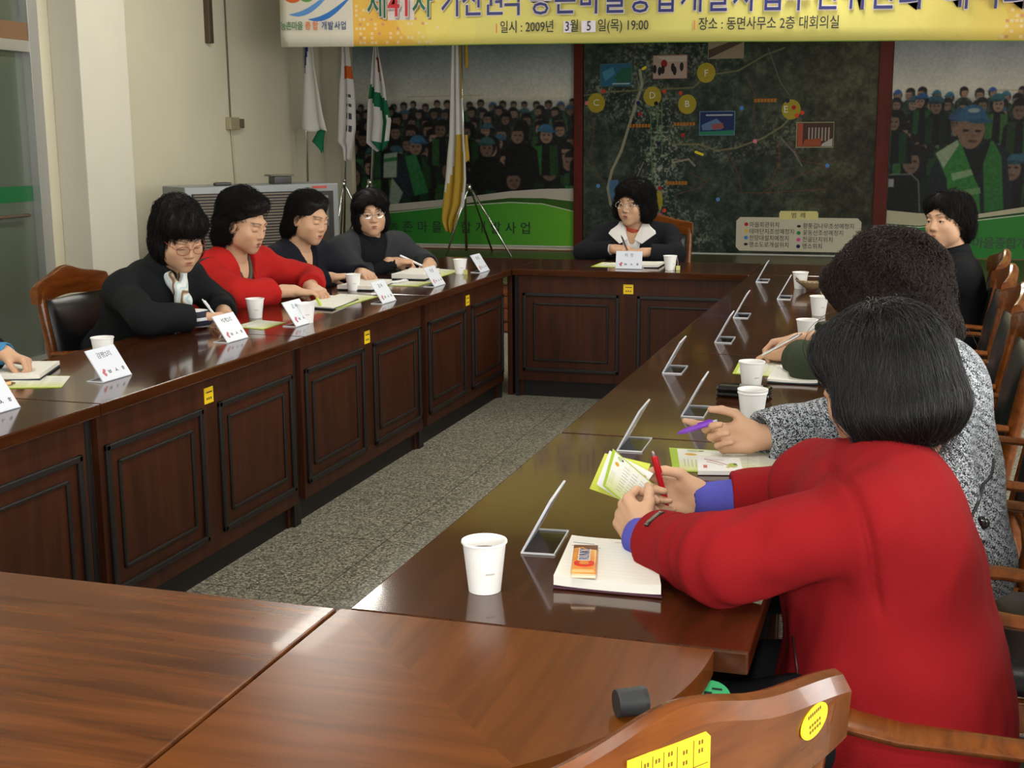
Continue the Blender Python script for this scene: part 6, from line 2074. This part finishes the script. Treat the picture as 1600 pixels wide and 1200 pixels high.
cup(-.365, 3.249, 'white paper cup behind the hand with the purple pen')
cup(-.632, 1.876, 'large bright white paper cup nearest the camera on the right row', h=.083, rt=.0350, rb=.0262)
t = empty('paper_cup', (-.365, 3.249, ZT + .006), 0, 'second paper cup nested in the cup behind the purple pen hand', 'cup', 'white paper cups on the tables')
bm = bmesh.new(); lathe(bm, [(.0345, .070), (.0388, .079), (.0392, .0815), (.0365, .0815), (.0345, .074)], 32, None, False, False); mesh_obj('cup_rim', bm, CUPM, t, auto=50)

CARDW = mat('card_rear', (.60, .63, .70), .3)
CLEAR = bpy.data.materials.new('clear_acrylic'); CLEAR.use_nodes = True
_nt = CLEAR.node_tree; _nt.nodes.remove(_nt.nodes['Principled BSDF'])
_t = N(_nt, 'ShaderNodeBsdfTransparent'); _t.inputs[0].default_value = (.88, .9, .92, 1); _g = N(_nt, 'ShaderNodeBsdfGlossy', Roughness=.05); _m = N(_nt, 'ShaderNodeMixShader'); _m.inputs[0].default_value = .08
_nt.links.new(_t.outputs[0], _m.inputs[1]); _nt.links.new(_g.outputs[0], _m.inputs[2]); _nt.links.new(_m.outputs[0], _nt.nodes['Material Output'].inputs['Surface'])
CARD = mat('card_white', (.70, .74, .82), .35); CARDB = mat('card_back', (.36, .37, .40), .25, spec=.6); PINK = mat('emblem_pink', (.55, .12, .16), .5)
def plate(x, y, rz, label, title='위  원', l2=True, w=.142, h=.112, lean=33, emblem=True):
    """bent acrylic stand: the card leans back over a flat foot; faces local -y"""
    t = empty('name_plate', (x, y, ZT), rz, label, 'name plate', 'white name plates in bent acrylic stands')
    M = Matrix.Translation((0, 0, .0005)) @ Matrix.Rotation(math.radians(-lean), 4, 'X')
    bm = bmesh.new(); obox(bm, (-w / 2, 0, 0), (w / 2, .003, h), M, .0006); mesh_obj('acrylic_back', bm, CARDW, t)
    bm = bmesh.new(); box(bm, (-w / 2, .0, 0), (w / 2, .060, .0022)); ft = mesh_obj('acrylic_foot', bm, CLEAR, t)
    bm = bmesh.new()
    box(bm, (-w / 2 - .0012, .0, 0), (-w / 2 + .0012, .060, .0032)); box(bm, (w / 2 - .0012, .0, 0), (w / 2 + .0012, .060, .0032)); box(bm, (-w / 2, .0588, 0), (w / 2, .0612, .0032))
    mesh_obj('foot_edge', bm, ACRYL, ft)
    bm = bmesh.new(); obox(bm, (-w / 2 + .001, -.0012, .002), (w / 2 - .001, -.0002, h - .001), M); cd = mesh_obj('name_card', bm, CARD, t)
    bm = bmesh.new(); obox(bm, (-w / 2 + .002, .0031, h * .42), (w / 2 - .002, .0036, h - .003), M); mesh_obj('card_back', bm, CARDB, t)
    MT = M @ Matrix.Translation((0, -.0013, 0)) @ Matrix.Rotation(PI / 2, 4, 'X')
    text(title, .022, INK, cd, MT @ Matrix.Translation((0, h * .76, 0)), 'lettering', .0002)
    if l2:
        for i, ch in enumerate('ㅂㅅㅎ'): text(ch, .021, INK, cd, MT @ Matrix.Translation((-.018 + i * .034, h * .25, 0)), 'lettering', .0002, 'CENTER', 1, .0004)
    if emblem:
        bm = bmesh.new()
        for dx, dz in ((-.048, .26), (-.041, .32), (-.044, .20)):
            lathe(bm, [(.006, 0), (.006, .0005)], 10, MT @ Matrix.Translation((dx, h * dz, 0)))
        bmesh.ops.remove_doubles(bm, verts=bm.verts, dist=1e-6); mesh_obj('emblem', bm, PINK, cd)
    return t
for x, y, lab, ti in [(-2.328, 2.83, 'name plate at the left frame edge, nearest of the left row', '위 원'), (-2.317, 3.350, 'large white name plate in front of the black leather chair back', '감평2리'), (-2.338, 4.137, 'name plate in front of the person with the pale scarf', '석계2리'),
                      (-2.280, 4.568, 'name plate in front of the paper cup and the red jacket', '감 사'), (-2.226, 5.312, 'name plate before the stacked notebooks of the navy suit wearer', '감 사'), (-2.237, 5.995, 'name plate before the open notebook of the charcoal jacket wearer', '위 원'), (-2.235, 6.705, 'name plate at the far end of the left row, near the corner', '위 원')]:
    plate(x, y, PI / 2 - .02, lab, ti, w=.145)
plate(-1.498, 7.028, 0, 'name plate on the far table in front of the white collared person', '위  장', lean=12, h=.100, w=.150)
for x, y, lab in [(-.635, 2.14, 'name plate seen from behind beside the nearest cup and candy bar'), (-.634, 2.925, 'name plate seen from behind beyond the brochure in hand'), (-.554, 3.338, 'name plate seen from behind beyond the purple pen'), (-.718, 3.948, 'name plate seen edge-on, left of the black glasses case and nearer the inner table edge'),
                  (-.651, 4.595, 'name plate seen edge-on, left of the silver pen hand'), (-.673, 5.255, 'name plate seen edge-on beyond the silver pen, on the inner side'), (-.563, 5.915, 'name plate seen edge-on just left of the shell purse'), (-.737, 6.60, 'name plate seen edge-on farthest down the right row')]:
    plate(x, y, -PI / 2 + (.08 if y < 2.5 else .03), lab, '위 원', emblem=False, lean=28)

# brochures, notebooks
BP = Pic(0, 0, 210, 100, 4)
BP.a[:] = np.array((226, 226, 216)); tt = np.clip((BP.Y - 45) / 60, 0, 1)[..., None]; BP.a[:] = BP.a * (1 - tt * .75) + np.array((190, 198, 96)) * tt * .75
BP.poly([(0, 0), (14, 0), (14, 100), (0, 100)], (158, 186, 52)); BP.poly([(0, 0), (210, 0), (210, 3), (0, 3)], (170, 190, 80)); BP.poly([(0, 95), (210, 95), (210, 100), (0, 100)], (168, 188, 70))
BP.ell(38, 26, 11, 5, (206, 158, 48)); BP.ell(46, 9, 15, 5, (176, 186, 150)); BP.ell(58, 8, 5, 2, (60, 66, 60))
for bx in (75, 118, 162):
    for i in range(9):
        BP.line([(bx, 18 + i * 8), (bx + 26 + (i * 7 % 11), 18 + i * 8)], 1.5, (150, 150, 130), .8)
for i in range(4): BP.line([(24 + i * 7, 48), (24 + i * 7, 80)], 1.4, (150, 150, 120), .7)
BP.poly([(95, 2), (96, 2), (96, 98), (95, 98)], (190, 190, 150)); BP.poly([(140, 2), (141, 2), (141, 98), (140, 98)], (190, 190, 150))
BROM = print_mat('print_brochure', BP.image('brochure_print'), .4)
def sheet(name, pts, z, m, parent=None, th=.0012, curl=0.0, uvr=True):
    """quad sheet from four plan corners; uv runs from the first corner along the first edge"""
    bm = bmesh.new(); uv = bm.loops.layers.uv.new('UVMap')
    n = 12
    P_ = [Vector((*q, 0)) if len(q) == 2 else Vector(q) for q in pts]
    def at(u, v):
        q = P_[0] * (1 - u) * (1 - v) + P_[1] * u * (1 - v) + P_[2] * u * v + P_[3] * (1 - u) * v
        return q + Vector((0, 0, z + curl * (abs(u - .5) * 2) ** 3))
    g = {}
    for k_, dz in ((0, th), (1, 0)):
        for i in range(n + 1):
            for j in range(2): g[k_, i, j] = bm.verts.new(at(i / n, j) + Vector((0, 0, dz)))
    def face(vs_, uvs_):
        f = bm.faces.new(vs_)
        for l, q in zip(f.loops, uvs_): l[uv].uv = q
    for i in range(n):
        u0, u1 = i / n, (i + 1) / n
        face((g[0, i, 0], g[0, i + 1, 0], g[0, i + 1, 1], g[0, i, 1]), ((u0, 0), (u1, 0), (u1, 1), (u0, 1)))
        face((g[1, i, 1], g[1, i + 1, 1], g[1, i + 1, 0], g[1, i, 0]), ((u0, 1), (u1, 1), (u1, 0), (u0, 0)))
        face((g[1, i, 0], g[1, i + 1, 0], g[0, i + 1, 0], g[0, i, 0]), ((u0, 0), (u1, 0), (u1, 0), (u0, 0)))
        face((g[0, i, 1], g[0, i + 1, 1], g[1, i + 1, 1], g[1, i, 1]), ((u0, 1), (u1, 1), (u1, 1), (u0, 1)))
    for i, s_ in ((0, 0), (n, 1)):
        face((g[0, i, 0], g[0, i, 1], g[1, i, 1], g[1, i, 0]), ((s_, 0), (s_, 1), (s_, 1), (s_, 0)))
    return mesh_obj(name, bm, m, parent)
def brochure(pts, label):
    return tag(sheet('brochure', pts, ZT, BROM), label, 'brochure', 'green-edged brochures')
brochure([(-2.60, 3.10), (-2.395, 3.177), (-2.487, 3.347), (-2.70, 3.30)][::1], 'green-edged brochure under the notebook at the left frame edge')
brochure([(-2.38, 4.40), (-2.38, 4.60), (-2.53, 4.64), (-2.53, 4.44)], 'green-edged brochure behind the name plate of the scarf wearer')
brochure([(-2.36, 5.03), (-2.36, 5.50), (-2.58, 5.55), (-2.58, 5.10)], 'green-edged brochure under the red jacket wearer\'s notebook')
brochure([(-2.33, 5.93), (-2.33, 6.14), (-2.56, 6.14), (-2.56, 5.93)], 'green-edged brochure between the navy and charcoal jackets')
brochure([(-2.38, 6.36), (-2.38, 6.72), (-2.58, 6.80), (-2.58, 6.44)], 'green-edged brochure under the charcoal jacket wearer\'s notebook')
brochure([(-1.735, 7.11), (-1.52, 7.09), (-1.52, 7.36), (-1.735, 7.38)], 'green-edged brochure on the far table left of its name plate')
brochure([(-.505, 3.93), (-.36, 3.90), (-.36, 4.17), (-.515, 4.19)], 'green-edged brochure under the green sleeve wearer\'s notebook')
brochure([(-.472, 2.705), (-.232, 2.742), (-.245, 2.925), (-.519, 2.915)], 'green-edged brochure spread under the purple pen hand')

COVER = mat('notebook_cover', srgb(34, 52, 62), .5); COVP = mat('notebook_cover_plum', srgb(70, 34, 52), .5)
PG = Pic(0, 0, 100, 70, 5); PG.a[:] = np.array((226, 223, 214))
for i in range(12): PG.line([(4, 8 + i * 5), (96, 8 + i * 5)], .4, (206, 206, 202), .8)
PG.line([(6, 12), (30, 12)], 1.2, (110, 112, 130), .7); PG.line([(6, 18), (38, 18)], 1.2, (120, 120, 136), .6); PG.line([(54, 6), (90, 6)], 1.2, (120, 120, 130), .5)
PAGM = print_mat('print_page', PG.image('page_print'), .6)
def notebook(pts, label, th=.012, cover=None):
    c = Vector((sum(q[0] for q in pts) / 4, sum(q[1] for q in pts) / 4, ZT + .0016))
    t = empty('notebook', c, 0, label, 'notebook', 'open notebooks on the tables')
    L = [(q[0] - c.x, q[1] - c.y) for q in pts]
    G = [(q[0] * 1.02, q[1] * 1.02) for q in L]
    sheet('cover', G, 0, cover or COVER, t, .003)
    sheet('pages', L, .0032, PAGM, t, th, .002)
    return t
notebook([(-2.72, 3.20), (-2.532, 3.257), (-2.631, 3.49), (-2.82, 3.45)], 'open notebook under the blue-sleeved hand at the left frame edge')
notebook([(-2.363, 5.00), (-2.40, 5.356), (-2.575, 5.396), (-2.54, 5.04)], 'open dark-covered notebook before the red jacket wearer', .006)
notebook([(-2.48, 5.69), (-2.50, 6.00), (-2.67, 6.00), (-2.66, 5.69)], 'thick closed notebook before the navy suit wearer', .018)
notebook([(-2.40, 6.20), (-2.44, 6.53), (-2.60, 6.51), (-2.585, 6.20)], 'thick cream notebook under the marker before the charcoal jacket wearer', .024)
notebook([(-1.56, 7.10), (-1.345, 7.11), (-1.35, 7.33), (-1.565, 7.32)], 'open notebook behind the name plate of the far table', .012)
notebook([(-.385, 3.80), (-.24, 3.80), (-.23, 4.06), (-.385, 4.05)], 'notebook under the green sleeve on the right row', .007)
notebook([(-.526, 1.912), (-.350, 1.915), (-.405, 2.136), (-.552, 2.129)], 'open white notebook under the candy bar and the red coat elbow', .016, COVP)
# small printed card by the purple pen hand
CP = Pic(0, 0, 70, 24, 6); CP.a[:] = np.array((234, 232, 230)); CP.line([(12, 4), (34, 9), (52, 15)], 1.6, (190, 140, 130)); CP.line([(15, 8), (40, 14)], 1.0, (170, 140, 130)); CP.ell(56, 14, 8, 4, (170, 184, 90)); CP.ell(60, 12, 3, 1.6, (70, 90, 60)); CP.poly([(9, 14), (15, 14), (15, 19), (9, 19)], (190, 100, 96)); CP.line([(14, 5), (44, 5)], .6, (200, 170, 165)); CP.ell(48, 17, 3, 2, (206, 186, 110))
CARDP = print_mat('print_card', CP.image('card_print'), .4)
t = empty('booklet', (-.378, 2.757, ZT + .0014), 0, 'small white printed booklet lying on the brochure by the purple pen hand', 'booklet')
sheet('pages', [(-.036, -.072), (.058, -.048), (.036, .068), (-.058, .055)], 0, PAPER, t, .008); sheet('printed_cover', [(-.036, -.072), (.058, -.048), (.036, .068), (-.058, .055)], .008, CARDP, t, .0008)

# candy bar in an orange wrapper
ORW = bpy.data.materials.new('orange_wrapper'); ORW.use_nodes = True
nt = ORW.node_tree; b = nt.nodes['Principled BSDF']; tc = N(nt, 'ShaderNodeTexCoord'); no = N(nt, 'ShaderNodeTexNoise', Scale=26.0, Detail=1.0); nt.links.new(tc.outputs['Object'], no.inputs['Vector'])
nt.links.new(ramp(nt, no.outputs['Fac'], [(.30, (.62, .20, .025, 1)), (.55, (.72, .30, .06, 1)), (.7, (.78, .48, .20, 1))]), b.inputs['Base Color']); b.inputs['Roughness'].default_value = .28
cx_, cy_ = -.492, 1.985
t = empty('candy_bar', (cx_, cy_, ZT + .0215), math.radians(102), 'orange wrapped candy bar lying on the open white notebook', 'candy bar')
bm = bmesh.new(); box(bm, (-.066, -.021, 0), (.060, .021, .013), .005, 3); mesh_obj('wrapper', bm, ORW, t, auto=50)
bm = bmesh.new(); box(bm, (-.078, -.020, .002), (-.066, .020, .006), .001); mesh_obj('foil_end', bm, mat('foil_cream', (.72, .66, .45), .25), t)
bm = bmesh.new(); box(bm, (.060, -.020, .002), (.072, .020, .006), .001); mesh_obj('crimped_end', bm, mat('choc_brown', (.14, .045, .015), .35), t)
bm = bmesh.new(); prism(bm, [(.036, -.0205), (.060, -.0205), (.060, .0205), (.044, .0205), (.050, .006), (.040, -.004)], .0128, .0135); mesh_obj('brown_print', bm, mat('choc_brown', (.14, .045, .015)), t)
RB = Matrix.Translation((0, 0, .0134))
bm = bmesh.new()
for i in range(26):
    a0 = .75 + (2 * PI - 1.5) * i / 26; a1 = .75 + (2 * PI - 1.5) * (i + 1) / 26
    prism(bm, [(-.036 + .0155 * math.cos(a0), .0165 * math.sin(a0)), (-.036 + .0155 * math.cos(a1), .0165 * math.sin(a1)), (-.036 + .0085 * math.cos(a1), .0095 * math.sin(a1)), (-.036 + .0085 * math.cos(a0), .0095 * math.sin(a0))], .0130, .0142)
bmesh.ops.remove_doubles(bm, verts=bm.verts, dist=1e-6); mesh_obj('red_letter', bm, mat('letter_red', (.60, .01, .012), .3), t)
text('RUNKY', .025, PAPER, t, Matrix.Translation((.010, 0, .0136)), 'lettering', .0003, 'CENTER', .72, .0016)
text('RUNKY', .025, mat('letter_navy', (.03, .05, .16), .3), t, Matrix.Translation((.010, 0, .0142)), 'lettering', .0003, 'CENTER', .72, .0)

c = copy_tree(t); c.location = (-2.60, 3.115, ZT + .0025); c.rotation_euler = (0, 0, 1.2); c['label'] = 'orange wrapped candy bar on the brochure at the left frame edge'
# glasses case, shell purse, ribbed cap
t = empty('glasses_case', (-.425, 3.575, ZT), -.12, 'glossy black rounded glasses case in front of a paper cup on the right row', 'glasses case')
GB = mat('gloss_black', (.006, .007, .008), .08, coat=.8)
bm = bmesh.new(); box(bm, (-.076, -.030, 0), (.076, .030, .015), .0125, 4); mesh_obj('lower_shell', bm, GB, t, auto=60)
bm = bmesh.new(); box(bm, (-.076, -.030, .0135), (.076, .030, .033), .016, 4); mesh_obj('lid', bm, GB, t, auto=60)
bm = bmesh.new(); box(bm, (.030, -.0312, .012), (.046, -.0285, .018), .0008); mesh_obj('clasp', bm, CHROME, t)
t = empty('coin_purse', (-.43, 6.20, ZT), .2, 'open shell-shaped coin purse with light scalloped lining', 'coin purse')
for s, m_, nm, ang in ((1, mat('purse_brown', (.10, .065, .045), .4), 'upper_shell', .8), (-1, mat('purse_tan', (.32, .22, .12), .45), 'lower_shell', -.1)):
    bm = bmesh.new()
    rows = []
    for j in range(6):
        row = []
        for i in range(25):
            a = -.15 + (PI + .3) * i / 24; r_ = j / 5
            sc_ = 1 + .05 * math.cos(i * PI) * (r_ > .9)
            q = Vector((.075 * r_ * math.cos(a) * sc_, .055 * r_ * math.sin(a) * sc_ - .015, .062 * r_ ** 2 if s > 0 else .048 * r_ ** 2))
            row.append(bm.verts.new(Matrix.Rotation(-ang if s > 0 else 0, 4, 'X') @ (q * (1 if s > 0 else 1))))
        rows.append(row)
    for a, b_ in zip(rows, rows[1:]):
        for i in range(24): bm.faces.new((a[i], a[i + 1], b_[i + 1], b_[i]))
    bmesh.ops.remove_doubles(bm, verts=bm.verts, dist=1e-5)
    bmesh.ops.recalc_face_normals(bm, faces=bm.faces[:])
    bmesh.ops.solidify(bm, geom=bm.faces[:], thickness=.003)
    ob = mesh_obj(nm, bm, m_, t, smooth=True); ob.rotation_euler = (0, 0, PI * (s < 0)); ob.location = (0, -.01 if s < 0 else .01, .004)
bm = bmesh.new()
for i in range(9):
    a = PI + .3 + (PI - .6) * i / 8
    lathe(bm, [(.006, 0), (.005, .004), (.002, .006)], 8, Matrix.Translation((.066 * math.cos(a), .048 * math.sin(a) + .004, .044)))
mesh_obj('bead_trim', bm, mat('bead_white', (.65, .62, .55), .2), t, smooth=True)
# ribbed cap behind the front chair
t = empty('lens_hood', (-.310, 1.490, ZT), 0, 'small ribbed black cylinder lying behind the crest rail of the front chair', 'lens hood')
Mx = Matrix.Translation((0, 0, .0185)) @ Matrix.Scale(.70, 4) @ Matrix.Rotation(.55, 4, 'Z') @ Matrix.Rotation(PI / 2, 4, 'Y')
bm = bmesh.new(); prof = []
for i in range(9):
    z = -.026 + i * .0065; prof += [(.026 if i % 2 else .0245, z)]
lathe(bm, prof, 28, Mx, True, False); mesh_obj('ribbed_barrel', bm, mat('rubber_black', (.016, .017, .02), .55), t, auto=40)
bm = bmesh.new(); lathe(bm, [(.0255, .020), (.0262, .030), (.0235, .0305), (.021, .021)], 28, Mx, False, False); mesh_obj('rim', bm, mat('rim_black', (.02, .02, .022), .35), t, auto=40)
bm = bmesh.new(); lathe(bm, [(.021, .016), (.021, .018)], 24, Mx); mesh_obj('glass', bm, mat('cap_glass', (.12, .14, .18), .15), t)
# green highlighter on the red jacket wearer's notebook
pen('highlighter', (-2.43, 5.03, ZT + .014), (-2.515, 5.16, ZT + .030), 'lime green highlighter lying on the red jacket wearer\'s notebook', mat('lime', srgb(190, 220, 60), .4), mat('lime', srgb(190, 220, 60)), r=.006)
pen('marker_pen', (-2.52, 5.98, ZT + .008), (-2.46, 6.12, ZT + .008), 'white capped marker lying on the brochure beyond the navy suit wearer', mat('pen_white', (.75, .75, .77), .3), mat('pen_white', (.75, .75, .77)), r=.0065)
# purple pen, red pen, brochure in hand
pen('ballpoint_pen', (-.486, 2.838, .795), (-.398, 2.850, .828), 'purple ballpoint pen resting along a pointing finger', mat('pen_purple', (.20, .045, .50), .25), mat('pen_tip_grey', (.4, .42, .45), .3), r=.0062, clip=mat('pen_purple', (.20, .045, .50)))
pen('ballpoint_pen', (-.416, 2.335, .765), (-.448, 2.335, .876), 'red ballpoint pen held upright by the red coat wearer', mat('pen_red', (.40, .006, .012), .2), mat('pen_cap_dark', (.25, .2, .2), .25, metal=.6), r=.0058, clip=mat('pen_red', (.40, .006, .012)))
t = empty('brochure', (-.51, 2.38, .80), 0, 'folded green and white brochure held open by the red coat wearer', 'brochure', 'green-edged brochures')
def leaf(name, pts, m):
    o = Vector((-.51, 2.38, .80))
    return sheet(name, [Vector(q) - o for q in pts], 0, m, t, .0008)
YEL2 = mat('leaf_lime', srgb(206, 214, 74), .5)
leaf('back_leaf', [(-0.5622, 2.3039, 0.8012), (-0.4733, 2.3039, 0.7761), (-0.4463, 2.3107, 0.8562), (-0.5342, 2.3107, 0.8707)], YEL2)
leaf('middle_leaf', [(-0.5468, 2.2971, 0.8128), (-0.4801, 2.2971, 0.7722), (-0.4395, 2.3039, 0.8398), (-0.5236, 2.3039, 0.8785)], PAPER)
leaf('front_leaf', [(-0.5332, 2.2894, 0.8128), (-0.4733, 2.2875, 0.7683), (-0.4366, 2.2914, 0.8224), (-0.5158, 2.2971, 0.8843)], BROM)
flush_text()
